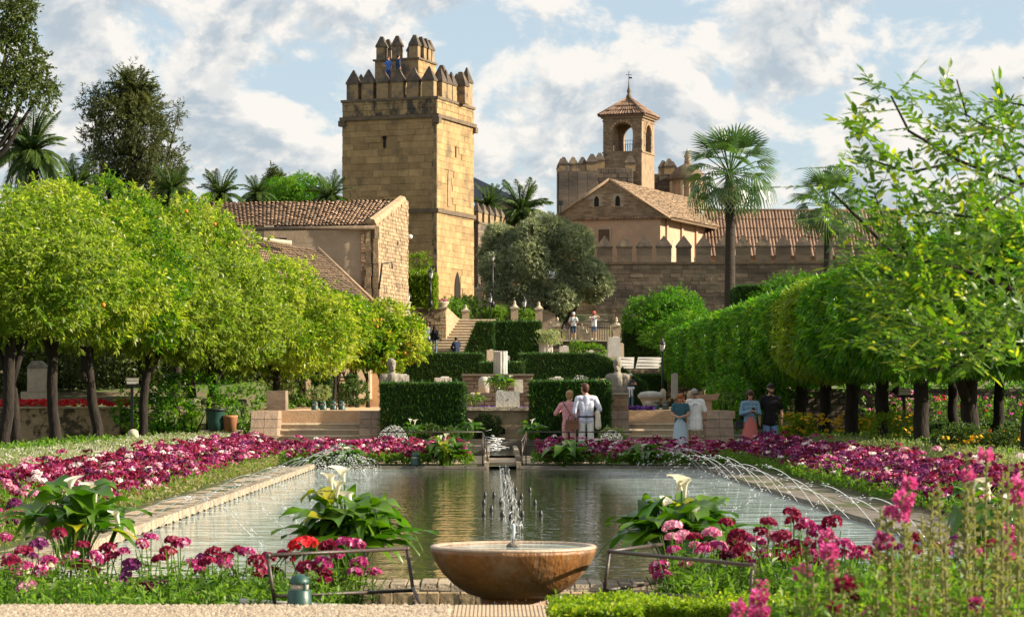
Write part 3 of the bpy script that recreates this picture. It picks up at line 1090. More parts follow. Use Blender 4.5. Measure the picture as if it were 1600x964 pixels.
def calla_spathe_mesh():
    """White funnel with a flared, pointed lip."""
    V, Fc = [], []
    n = 12
    rings = [(0.010, 0.0), (0.016, 0.05), (0.024, 0.10), (0.042, 0.14), (0.070, 0.165)]
    for j, (r, z) in enumerate(rings):
        for k in range(n):
            an = 2 * math.pi * k / n
            f = j / 4
            ex = 1 + 0.9 * f * f * max(0, math.cos(an)) ** 3
            zz = z + f * f * (0.035 * math.cos(an) - 0.012)
            V.append((r * math.cos(an) * ex, r * math.sin(an), zz))
    for j in range(len(rings) - 1):
        for k in range(n):
            k2 = (k + 1) % n
            Fc.append((j * n + k, j * n + k2, (j + 1) * n + k2, (j + 1) * n + k))
    return mesh_np('calla_spathe', V, Fc, M['calla_white'], smooth=True)


CALLA_L = [calla_leaf_mesh(i) for i in range(5)]
CALLA_S = calla_spathe_mesh()
_st = MB().tube([(0, 0, 0), (0.03, 0, 0.5), (0.06, 0, 1.0)], [0.012, 0.010, 0.008], 6)
CALLA_ST = _st.mesh('flower_stalk', M['calla_leaf'])
_sp = MB().tube([(0, 0, 0.03), (0.004, 0, 0.13)], [0.006, 0.005], 6)
CALLA_SP = _sp.mesh('spadix', M['f_yellow'])


def calla(label, loc, w, h, nleaf, flowers, seed, group=None):
    """flowers: list of (dx, dy, height of the lip)."""
    rng = random.Random(seed)
    t = thing('calla_lily', label, 'calla lily', loc, 0, group)
    for i in range(nleaf):
        an = i * 2.39996 + rng.uniform(-.4, .4)
        f = math.sqrt((i + 0.5) / nleaf)
        el = (1 - f) * rng.uniform(0.5, 1.0)
        L = rng.uniform(0.75, 1.15)
        r0 = f * w * 0.12
        tilt = -(1.05 - 1.25 * f) * 0.75 + rng.uniform(-.15, .15)
        sx = (w * 0.50 / 0.83) * (0.45 + 0.65 * f) * L
        sz = (h / 0.62) * (1.12 - 0.50 * f ** 1.8) * L * 0.95
        o = link('leaf', CALLA_L[i % 5], t, (math.cos(an) * r0, math.sin(an) * r0, 0), (rng.uniform(-.25, .25), 0, an),
                 (sx, (sx + sz) * 0.52, sz))
    for dx, dy, fh in flowers:
        an = rng.uniform(0, 6.28)
        s = link('flower_stalk', CALLA_ST, t, (dx * 0.6, dy * 0.6, 0), (0, 0, math.atan2(dy, dx)), (max(0.3, math.hypot(dx, dy) * 6), 1, fh - 0.15))
        fl = link('flower', CALLA_S, t, (dx, dy, fh - 0.15), (rng.uniform(-.3, .3), rng.uniform(0, .35), an), (.82, .82, .85))
        link('spadix', CALLA_SP, fl)
    return t


# ------------------------------------------------------------------ people
_tmp_scene = bpy.data.scenes.new('tmp')


def fused(name, caps, mat, voxel=0.014, smooth=3):
    """One continuous surface round a set of tapered capsules (p, q, r0, r1[, flatten_y])."""
    bm = bmesh.new()
    for cp in caps:
        p, q, r0, r1 = Vector(cp[0]), Vector(cp[1]), cp[2], cp[3]
        n = 10 if max(r0, r1) > 0.03 else 6
        ax = q - p
        l = max(ax.length, 1e-4)
        t = ax / l
        a = Vector((1, 0, 0)) if abs(t.x) < 0.9 else Vector((0, 1, 0))
        u = (a - t * a.dot(t)).normalized(); w = t.cross(u)
        rings = []
        K = 3
        for k in range(1, K + 1):
            an = math.pi / 2 * k / K - math.pi / 2
            rings.append((p + t * (math.sin(an) * r0), r0 * math.cos(an)))
        for k in range(0, K):
            an = math.pi / 2 * k / K
            rings.append((q + t * (math.sin(an) * r1), r1 * math.cos(an)))
        vr = []
        for c, r in rings:
            vr.append([bm.verts.new(c + (u * math.cos(2 * math.pi * j / n) + w * math.sin(2 * math.pi * j / n)) * r) for j in range(n)])
        for i in range(len(vr) - 1):
            for j in range(n):
                bm.faces.new((vr[i][j], vr[i][(j + 1) % n], vr[i + 1][(j + 1) % n], vr[i + 1][j]))
        e0 = bm.verts.new(p - t * r0); e1 = bm.verts.new(q + t * r1)
        for j in range(n):
            bm.faces.new((e0, vr[0][(j + 1) % n], vr[0][j]))
            bm.faces.new((e1, vr[-1][j], vr[-1][(j + 1) % n]))
    me = bpy.data.meshes.new(name)
    bm.to_mesh(me); bm.free()
    ob = bpy.data.objects.new(name, me)
    _tmp_scene.collection.objects.link(ob)
    md = ob.modifiers.new('r', 'REMESH'); md.mode = 'VOXEL'; md.voxel_size = voxel
    sm = ob.modifiers.new('s', 'SMOOTH'); sm.iterations = smooth; sm.factor = 0.5
    vl = _tmp_scene.view_layers[0]
    vl.update()
    dg = vl.depsgraph
    res = bpy.data.meshes.new_from_object(ob.evaluated_get(dg))
    bpy.data.objects.remove(ob)
    bpy.data.meshes.remove(me)
    res.name = name
    res.materials.clear()
    res.materials.append(mat)
    res.polygons.foreach_set('use_smooth', np.ones(len(res.polygons), bool))
    return res


def lerp(a, b, t):
    return tuple(a[i] + (b[i] - a[i]) * t for i in range(3))


_MATC = {}


def cloth(rgb, name='cloth', rough=0.85):
    k = tuple(rgb) + (name,)
    if k not in _MATC:
        _MATC[k] = surf(name, rgb, tuple(x * 0.86 for x in rgb), 18, rough, 0.35, 14, spec=0.2)
    return _MATC[k]


SKIN = (0.50, 0.29, 0.20)


def person(label, loc, yaw, h=1.72, pose=None, shirt=None, sleeve=0.5, shirt_len=0.0, trousers=None, leg=1.0, skirt=None,
           shoes=(0.05, 0.04, 0.035), hair=(0.03, 0.02, 0.015), hair_style='short', skin=SKIN, extra=None, fingers=True, voxel=0.012,
           headyaw=0.0, headpitch=0.0, build_=1.0, group=None, sit=False):
    """A standing person facing local +y. All measures for 1.75 m, then scaled."""
    s = h / 1.75
    J = dict(pel=(0, 0, .93), waist=(0, 0, 1.08), chest=(0, 0, 1.30), neck=(0, -.01, 1.47), head=(0, .015, 1.635),
             Lsh=(-.185, 0, 1.41), Lel=(-.235, -.03, 1.13), Lwr=(-.24, .05, .88),
             Rsh=(.185, 0, 1.41), Rel=(.235, -.03, 1.13), Rwr=(.24, .05, .88),
             Lhip=(-.09, 0, .90), Lkn=(-.10, .02, .49), Lan=(-.11, -.01, .08), Lto=(-.13, .16, .035),
             Rhip=(.09, 0, .90), Rkn=(.10, .02, .49), Ran=(.11, -.01, .08), Rto=(.13, .16, .035))
    if pose: J.update(pose)
    t = thing('person', label, 'person', loc, yaw, group)
    t.scale = (s, s, s)
    B = build_ * 0.93
    caps = []
    hd = Vector(J['head'])
    hm = Euler((headpitch, 0, headyaw)).to_matrix()

    def hp(x, y, z):
        return tuple(hd + hm @ Vector((x, y, z)))
    # head: skull, face, jaw, nose, ears
    caps += [(hp(0, -.012, .035), hp(0, .012, .03), .082, .080), (hp(0, .022, -.02), hp(0, .035, -.075), .066, .046),
             (hp(0, .098, .005), hp(0, .108, -.022), .011, .016), (hp(-.078, .0, -.005), hp(-.080, -.008, .02), .016, .018),
             (hp(.078, .0, -.005), hp(.080, -.008, .02), .016, .018), (hp(-.03, .075, -.055), hp(.03, .075, -.055), .018, .018)]
    caps += [(J['neck'], hp(0, -.01, -.06), .056, .052)]
    ch, wa, pe = J['chest'], J['waist'], J['pel']

    def off(p, x, z=0, y=0): return (p[0] + x, p[1] + y, p[2] + z)
    tor = [(off(J['Lsh'], .05), off(J['Rsh'], -.05), .068, .068), (off(ch, -.085), off(wa, -.065), .098 * B, .088 * B), (off(ch, .085), off(wa, .065), .098 * B, .088 * B),
           (off(wa, -.06), off(pe, -.075), .088 * B, .098 * B), (off(wa, .06), off(pe, .075), .088 * B, .098 * B), (off(J['neck'], 0, -.03), ch, .075, .10 * B),
           (J['neck'], off(J['Lsh'], .03), .058, .055), (J['neck'], off(J['Rsh'], -.03), .058, .055)]
    caps += tor
    for S in 'LR':
        sh, el, wr = J[S + 'sh'], J[S + 'el'], J[S + 'wr']
        caps += [(sh, el, .055, .042), (el, wr, .041, .028)]
        d = (Vector(wr) - Vector(el)).normalized()
        sd = Vector((1, 0, 0)) if abs(d.x) < 0.8 else Vector((0, 1, 0))
        w_ = (sd - d * sd.dot(d)).normalized()
        fwd = d.cross(w_)
        across = fwd if abs(d.z) > 0.7 else w_     # the hand's breadth
        thick = d.cross(across)
        palm = Vector(wr) + d * .075
        caps += [(wr, tuple(palm), .026, .028), (tuple(Vector(wr) + d * .03 + across * .012), tuple(palm + across * .018), .020, .019), (tuple(Vector(wr) + d * .03 - across * .012), tuple(palm - across * .018), .020, .019)]
        if fingers:
            inn = thick * (-1 if S == 'L' else 1)
            for k, (ofs, fl) in enumerate(((.030, .062), (.011, .074), (-.010, .070), (-.029, .054))):
                a = palm + across * ofs
                b_ = a + d * fl * .55 + inn * .006
                c_ = b_ + d * fl * .42 + inn * .022
                caps += [(tuple(a), tuple(b_), .0095, .0085), (tuple(b_), tuple(c_), .0085, .007)]
            th0 = Vector(wr) + d * .03 + across * .026
            th1 = th0 + d * .035 + across * .024
            th2 = th1 + d * .03 + across * .004 + inn * .006
            caps += [(tuple(th0), tuple(th1), .012, .0105), (tuple(th1), tuple(th2), .0105, .008)]
        hp_, kn, an, to = J[S + 'hip'], J[S + 'kn'], J[S + 'an'], J[S + 'to']
        caps += [(hp_, kn, .085 * B, .056), (kn, an, .056, .036), (lerp(kn, an, .25), lerp(kn, an, .45), .052, .045), (an, to, .040, .028)]
    link('body', fused('body', caps, cloth(skin, 'skin', 0.55), voxel), t)
    # clothes
    if shirt:
        sc = [(p, q, r0 + .014, r1 + .014) for p, q, r0, r1 in tor[:3]] + [(off(ch, 0, .06), off(J['neck'], 0, -.045), .10 * B, .066)]
        sc += [(off(J['neck'], 0, -.04), ch, .088, .10 * B + .016), (ch, wa, .10 * B + .014, .09 * B + .014)]
        sc += [(p, q, r0 + .013, r1 + .016 + shirt_len * .03) for p, q, r0, r1 in tor[3:5]]
        sc += [(off(J['neck'], 0, -.028), off(J['Lsh'], .03), .060, .066), (off(J['neck'], 0, -.028), off(J['Rsh'], -.03), .060, .066)]
        if shirt_len > 0:
            sc += [(off(pe, x), off(pe, x * 1.1, -shirt_len), .112 * B, .118 * B) for x in (-.07, .07)]
        for S in 'LR':
            sh, el, wr = J[S + 'sh'], J[S + 'el'], J[S + 'wr']
            if sleeve > 0:
                f = min(sleeve, 1)
                sc.append((sh, lerp(sh, el, f), .070, .064 if f < 1 else .056))
                if sleeve > 1: sc.append((el, lerp(el, wr, sleeve - 1), .056, .046))
        link('shirt', fused('shirt', sc, cloth(shirt, 'shirt_cloth'), voxel), t)
    if trousers:
        pc = [(off(wa, -.055, -.06), off(pe, -.07), .094 * B, .112 * B), (off(wa, .055, -.06), off(pe, .07), .094 * B, .112 * B)]
        for S in 'LR':
            hp_, kn, an = J[S + 'hip'], J[S + 'kn'], J[S + 'an']
            f = min(leg * 2, 1)
            pc.append((hp_, lerp(hp_, kn, f), .098 * B, .098 * B + (.072 - .098 * B) * f))
            if leg > .5: pc.append((kn, lerp(kn, an, min(1, leg * 2 - 1)), .070, .058))
        link('trousers', fused('trousers', pc, cloth(trousers, 'trouser_cloth'), voxel), t)
    if skirt:
        rgb, z1 = skirt
        b = MB().lathe([(.125, 1.06), (.165, .95), (.20, .70), (.235, z1 + .15), (.25, z1)], 18, (pe[0], pe[1], 0), True, 1, .78)
        b.build('skirt', cloth(rgb, 'skirt_cloth'), t)
    for S in 'LR':
        an, to = J[S + 'an'], J[S + 'to']
        link('shoe', fused('shoe', [(off(an, 0, -.02), to, .046, .036), (off(an, 0, -.03, -.02), off(an, 0, -.045, -.03), .042, .038)], cloth(shoes, 'shoe_leather'), 0.016), t)
    # hair
    hc = []
    if hair_style in ('short', 'bun', 'long', 'crop'):
        g = .006 if hair_style == 'crop' else .016
        hc = [(hp(0, -.022, .05), hp(0, .02, .062), .082 + g * .8, .074 + g * .8), (hp(0, -.03, .0), hp(0, -.028, .03), .078 + g * .5, .082 + g * .5), (hp(0, -.045, -.05), hp(0, -.035, .0), .050, .07)]
        if hair_style == 'bun':
            hc += [(hp(0, -.10, .06), hp(0, -.115, .075), .034, .032)]
        if hair_style == 'long':
            hc += [(hp(-.07, -.03, .02), (J['neck'][0] - .10, J['neck'][1] - .03, J['neck'][2] - .12), .045, .035), (hp(.07, -.03, .02), (J['neck'][0] + .10, J['neck'][1] - .03, J['neck'][2] - .12), .045, .035),
                   (hp(0, -.06, 0), (J['neck'][0], J['neck'][1] - .08, J['neck'][2] - .16), .06, .05)]
    if hc:
        link('hair', fused('hair', hc, cloth(hair, 'hair', 0.5), 0.012, 2), t)
    # eyes
    if fingers:
        for x in (-.032, .032):
            MB().ball(hp(x, .083, .012), .011, 6, 4).build('eye', M['sign_black'], t)
    if extra: extra(t, J, hp, s)
    return t

# ================================================================== THE SETTING
PX0, PX1 = -3.77, 4.32           # pool sides (water)
PY0, PY1 = 19.3, 52.0            # pool ends
ZW = -0.06                       # water level
BX0, BX1 = -4.46, 5.22           # outer edges of the side kerbs


def interp(y, tab):
    for (a, za), (b, zb) in zip(tab, tab[1:]):
        if y <= b:
            return za + (zb - za) * max(0, (y - a)) / (b - a)
    return tab[-1][1]


SIDE_R = [(62, 0), (95, .45), (140, 1.6), (150, 3.0), (160, 6.0), (175, 7.6), (230, 7.6), (330, 0.0)]
SIDE = [(62, 0), (84.2, .03), (85.5, 1.0), (95, 1.5), (112, 3.2), (140, 4.0), (150, 5.0), (160, 7.0), (175, 7.6), (230, 7.6), (330, 0.0)]


MID = [(62, 0), (124.2, 0), (124.5, 2.9), (140, 3.4), (150, 4.6), (160, 7.0), (175, 7.6), (230, 7.6), (330, 0.0)]


def gz(y, x=-10):
    return interp(y, SIDE if x < -9.2 else (MID if x < 7.5 else SIDE_R))


def build_ground():
    # one sheet with the pool and the fountain gutter cut out, running out to the horizon
    xs = [-3000, -600, -60, -9.4, -9.1, BX0, PX0, PX1, BX1, 7.4, 7.6, 60, 600, 3000]
    ys = [-50, 5, 16.35, 18.75, PY0, PY1, 52.3, 62, 66, 70, 76, 84.2, 85.5, 88, 95, 104, 112, 124.2, 124.5, 140, 145, 150, 155, 160, 175, 230, 330, 900, 4000]
    V, Fc, mi = [], [], []
    for y in ys:
        for x in xs:
            V.append((x, y, gz(y, x) - 0.002))
    n = len(xs)
    for j in range(len(ys) - 1):
        for i in range(n - 1):
            xc, yc = (xs[i] + xs[i + 1]) / 2, (ys[j] + ys[j + 1]) / 2
            if PX0 < xc < PX1 and 16.35 < yc < PY1: continue
            Fc.append((j * n + i, j * n + i + 1, (j + 1) * n + i + 1, (j + 1) * n + i))
    o = link('ground', mesh_np('ground', V, Fc, M['ground']))
    tag(o, kind='structure')
    b = MB().b2(PX0 - .3, PX1 + .3, 16.2, PY1 + .2, -1.1, -1.0)
    tag(b.build('pool_floor', M['earth']), kind='structure')
    w = MB().add([(PX0 - .02, PY0 - .02, ZW), (PX1 + .02, PY0 - .02, ZW), (PX1 + .02, PY1 + .02, ZW), (PX0 - .02, PY1 + .02, ZW)], [(0, 1, 2, 3)])
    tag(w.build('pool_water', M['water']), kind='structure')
    # gutter in front of the pool, where the bowl stands
    tag(MB().b2(PX0, PX1, 16.3, 18.72, -1.0, -0.20).build('gutter_floor', M['earth']), kind='structure')
    g = MB().add([(PX0, 16.36, -.185), (PX1, 16.36, -.185), (PX1, 18.72, -.185), (PX0, 18.72, -.185)], [(0, 1, 2, 3)])
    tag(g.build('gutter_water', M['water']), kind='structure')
    p = MB().b2(-30, 30, 14.0, 16.38, -0.2, 0.004)
    tag(p.build('gravel_path', M['path']), kind='structure')
    p = MB().b2(-2.6, 2.6, 53.75, 61.6, -0.2, 0.012)
    tag(p.build('path', M['path']), kind='structure')
    for x0, x1, nm in ((-6.6, -2.6, 'path'), (2.6, 8.2, 'path')):
        tag(MB().b2(x0, x1, 60.0, 66, -0.2, 0.010).build(nm, M['path']), kind='structure')
    tag(MB().b2(6.75, 8.3, 17, 60, -0.2, 0.008).build('path', M['path']), kind='structure')


build_ground()


def build_pebbles():
    """Pebbled paving before the fountain: the pebbles themselves."""
    rng = np.random.default_rng(4)
    n = 9000
    x = rng.uniform(-4.4, 0.55, n); y = rng.uniform(15.3, 16.36, n)
    keep = ~((x > -0.28))
    x, y = x[keep], y[keep]
    n = len(x)
    K = 6
    V = np.zeros((n, K + 1, 3))
    r = rng.uniform(.012, .026, n); an0 = rng.uniform(0, 6.28, n); el = rng.uniform(.6, 1.0, n)
    for k in range(K):
        a = 2 * math.pi * k / K
        dx, dy = np.cos(a) * r, np.sin(a) * r * el
        V[:, k, 0] = x + dx * np.cos(an0) - dy * np.sin(an0)
        V[:, k, 1] = y + dx * np.sin(an0) + dy * np.cos(an0)
        V[:, k, 2] = 0.003
    V[:, K] = np.stack([x, y, 0.006 + r * 0.65], 1)
    base = np.arange(n)[:, None] * (K + 1)
    f = np.concatenate([np.stack([base[:, 0] + k, base[:, 0] + (k + 1) % K, base[:, 0] + K], 1) for k in range(K)])
    o = link('pebble_paving', mesh_np('pebbles', V.reshape(-1, 3), f, M['pebble'], smooth=True))
    tag(o, 'beige pebbles set in the path before the fountain', 'pebbles', kind='stuff')
    t = thing('stone_slab', 'beige grooved stone slab in the paving directly before the bowl fountain', 'paving slab', (0.42, 15.9, -0.021))
    b = MB().box((0, 0, 0.012), (1.36, 0.92, 0.03))
    for i in range(52):
        b.box((-0.66 + i * 0.0259, 0, 0.029), (0.016, 0.9, 0.005))
    b.build('slab', M['slab'], t)
    pp = thing('water_pipe', 'pale plastic pipe lying along the gutter left of the bowl fountain', 'pipe', (-1.0, 16.5, -0.04))
    MB().tube([(-.7, .12, .05), (-.3, .05, .03), (.5, -.02, 0), (.85, 0, -.01)], .022, 8).build('pipe', M['plastic_pipe'], pp)


build_pebbles()


def kerb(name, label, x0, x1, y0, y1, zt, zb, mat, brick=None, cross=3, across='x', n_ind=300, edge=None, kseed=1):
    """Pool kerb: bed plus separate paving stones; brick = (length along, edge course width)."""
    rng = random.Random(kseed)
    cx, cy = (x0 + x1) / 2, (y0 + y1) / 2
    t = thing(name, label, 'kerb', (cx, cy, zb))
    MB().b2(x0 - cx + .01, x1 - cx - .01, y0 - cy + .01, y1 - cy - .01, 0, zt - zb - 0.03).build('kerb_bed', M['mortar'], t)
    me = MB().box((0, 0, 0), (1, 1, 1), 0, 0.94).mesh('paving_stone', mat)
    a0, a1 = (y0, y1) if across == 'x' else (x0, x1)
    pos = []
    a = a0
    while a < a1 - 0.02:
        l = min(brick * rng.uniform(.85, 1.15), a1 - a)
        w0 = (x0 if across == 'x' else y0)
        wt = (x1 - x0) if across == 'x' else (y1 - y0)
        cuts = [0.0] + sorted(min(.95, max(.05, (k + 1) / cross + rng.uniform(-.08, .08))) for k in range(cross - 1)) + [1.0]
        for c0, c1 in zip(cuts, cuts[1:]):
            pos.append((a + l / 2, l, w0 + wt * (c0 + c1) / 2, wt * (c1 - c0), rng.uniform(-.006, .006)))
        a += l
    near = pos[:n_ind]
    rest = pos[n_ind:]
    hgt = 0.05
    for al, l, ac, w, dz in near:
        p = (ac - cx, al - cy) if across == 'x' else (al - cx, ac - cy)
        s = (w - .012, l - .012, hgt) if across == 'x' else (l - .010, w - .010, hgt)
        link('paving_stone', me, t, (p[0], p[1], zt - zb - hgt / 2 + dz), (0, 0, 0), s)
    if rest:
        b = MB()
        for al, l, ac, w, dz in rest:
            p = (ac - cx, al - cy) if across == 'x' else (al - cx, ac - cy)
            s = (w - .012, l - .012, hgt) if across == 'x' else (l - .010, w - .010, hgt)
            b.box((p[0], p[1], zt - zb - hgt / 2 + dz), s, 0, 0.94)
        o = b.build('far_paving_stones', mat, t)
        o['kind'] = 'stuff'
    if edge:      # small bricks on edge lining the water, with drain notches below
        ex, sgn = edge
        eb = MB().box((0, 0, 0), (1, 1, 1), 0, 0.9).mesh('edge_brick', M['kerb_stone'])
        a = y0
        k = 0
        bl = MB()
        while a < y1:
            if k < 280:
                link('edge_brick', eb, t, (ex - cx, a + .05 - cy, zt - zb - .005 + rng.uniform(-.006, .006)), (0, 0, 0), (.17, .088, .10))
            else:
                bl.box((ex - cx, a + .05 - cy, zt - zb - .005), (.17, .088, .10), 0, .9)
            a += .10
            k += 1
        if bl.v:
            o = bl.build('far_edge_bricks', M['kerb_stone'], t)
            o['kind'] = 'stuff'
        nb = MB()
        a = y0 + .3
        while a < y1:
            nb.box((ex + sgn * .075 - cx, a - cy, zt - zb - .052), (.05, .09, .02))
            a += .62
        nb.build('drain_notches', M['dark_void'], t)
    return t


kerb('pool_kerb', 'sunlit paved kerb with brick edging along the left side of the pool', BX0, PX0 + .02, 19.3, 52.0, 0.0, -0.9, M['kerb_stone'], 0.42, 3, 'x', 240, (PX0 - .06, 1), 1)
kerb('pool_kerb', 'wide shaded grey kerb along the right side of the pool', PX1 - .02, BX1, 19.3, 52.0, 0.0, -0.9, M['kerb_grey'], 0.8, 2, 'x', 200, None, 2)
kerb('pool_kerb', 'near kerb of narrow stone tiles between the pool and the bowl fountain', BX0, BX1, 18.72, 19.3, -0.03, -0.9, M['kerb_stone'], 0.115, 1, 'y', 300, None, 3)
kerb('pool_kerb', 'thin far kerb of the pool left of the water channel', PX0 - .3, -0.12, 51.98, 52.28, 0.0, -0.9, M['kerb_grey'], 0.9, 1, 'y', 100, None, 4)
kerb('pool_kerb', 'thin far kerb of the pool right of the water channel', 0.56, PX1 + .3, 51.98, 52.28, 0.0, -0.9, M['kerb_grey'], 0.9, 1, 'y', 100, None, 5)
# stained front of the near kerb, seen over the gutter
_t = thing('gutter_wall', 'stained brown brick face below the near pool kerb behind the bowl fountain', 'wall', (0, 18.70, -0.9))
stone_face(_t, Vector((BX0 + .7, 0.012, 0.55)), (1, 0, 0), 8.1, 0.27, 0.27, 0.14, M['basin_wall'], 90, 0.02, 'brick', 0.35, gap=0.012)


def build_terraces():
    """The central terraces behind the far basin."""
    TZ = 1.12
    t = thing('terrace_wall', 'stained plaster terrace wall with a dark water spout between the front hedges', 'wall', (0.3, 66, 0))
    b = MB().b2(-3.1, -0.02, 0, .5, 0, TZ).b2(-.02, .16, 0, .5, 0, .50).b2(-.02, .16, 0, .5, .64, TZ).b2(.16, 3.0, 0, .5, 0, TZ)
    b.b2(-.02, .16, .42, .5, .5, .64)
    b.build('wall_face', M['basin_wall'], t, (-.13, 0, 0))
    for i in range(9):
        x0 = -3.1 + i * .68
        MB().b2(x0 + .005, x0 + .675, -.09, .42, TZ + .004, TZ + .10).build('coping_stone', M['pale_stone'], t, (-.13, 0, 0))
    MB().b2(-.10, .08, -.012, .1, .49, .655).build('spout_opening', M['dark_void'], t, (-.07, .012, 0))
    tag(MB().b2(-6.4, 6.36, 66.4, 98.0, -.5, TZ).b2(-6.4, 8.6, 98.01, 124.0, -.5, TZ - .002).b2(-9.3, -6.41, 98, 124.0, -.5, TZ - .004).build('terrace', M['terrace_earth']), kind='structure')
    tag(MB().b2(-12.5, 9.6, 124.0, 141.2, -.5, 3.0).build('upper_terrace', M['terrace_earth']), kind='structure')
    # retaining wall at the back of the terrace (rubble, partly seen on the right and behind the columns)
    w = thing('retaining_wall', 'low brown rubble wall at the back of the lower terrace under two white slabs', 'wall', (8.0, 123.6, 1.12))
    MB().b2(-1.4, 2.6, 0, .38, 0, 1.86).build('wall_core', M['wall_mortar'], w)
    stone_face(w, Vector((-1.4, -.001, 0)), (1, 0, 0), 4.0, 1.86, .28, .5, M['rubble'], 90, .04, 'stone', .45)
    w = thing('retaining_wall', 'low stone ledge wall directly behind the white block on the terrace', 'wall', (xat(785, 72), 72, 1.12))
    MB().b2(-.95, .75, 0, .3, 0, .50).build('wall_core', M['wall_mortar'], w)
    stone_face(w, Vector((-.95, -.001, 0)), (1, 0, 0), 1.7, .50, .125, .45, M['wall_stone'], 60, .03, 'stone', .4)
    w = thing('retaining_wall', 'higher stone ledge wall under the fluted column stump', 'wall', (xat(785, 80), 80, 1.12))
    MB().b2(-1.3, 1.0, 0, .9, 0, 1.08).build('wall_core', M['wall_mortar'], w)
    stone_face(w, Vector((-1.3, -.001, 0)), (1, 0, 0), 2.3, 1.08, .13, .45, M['wall_stone'], 60, .03, 'stone', .4)
    MB().b2(-1.32, 1.02, -.08, .5, 1.08, 1.14).build('coping', M['kerb_grey'], w)


build_terraces()


def stairs(name, label, x0, x1, y0, z0, n, rise, run, mat=None, skew=0.0, group=None):
    t = thing(name, label, 'staircase', ((x0 + x1) / 2, y0, z0), 0, group)
    w = x1 - x0
    for i in range(n):
        d = run * (n - i)
        MB().b2(-w / 2 + skew * i, w / 2 + skew * i, run * i, run * i + d, rise * i + .002, rise * (i + 1) - .05).prism([(-w / 2 - .01, run * i - .03, rise * (i + 1) - .05), (-w / 2 - .01, run * i + .03, rise * (i + 1)), (-w / 2 - .01, run * i + d, rise * (i + 1)), (-w / 2 - .01, run * i + d, rise * (i + 1) - .05)], (w + .02, 0, 0)).build('step', mat or M['step_stone'], t)
    return t


stairs('staircase', 'wide sunlit stone steps rising to the terrace left of the front hedges', -5.68, -3.12, 65.0, 0.0, 7, .158, .33)
stairs('staircase', 'wide stone steps rising to the terrace right of the front hedges', 3.62, 6.32, 65.0, 0.0, 7, .158, .33)
tag(MB().b2(-5.9, -3.0, 67.28, 80.0, 0.9, 1.108).build('landing', M['terrace_earth']), kind='structure')
tag(MB().b2(3.4, 6.6, 67.28, 80.0, 0.9, 1.108).build('landing', M['terrace_earth']), kind='structure')
stairs('staircase', 'narrow pale steps climbing behind the small trees on the left', xat(488, 112), xat(550, 112), 112.0, 1.12, 9, .165, .34)
# big upper staircase with people on it
stairs('staircase', 'long upper stone staircase with people standing on it', xat(640, 141), xat(768, 141), 141.5, zat(556, 141.5), 5, .172, .36)
stairs('staircase', 'narrower upper flight of the long stone staircase beside the planter wall', xat(690, 143), xat(775, 143), 143.31, zat(556, 141.5) + .86, 8, .172, .36)


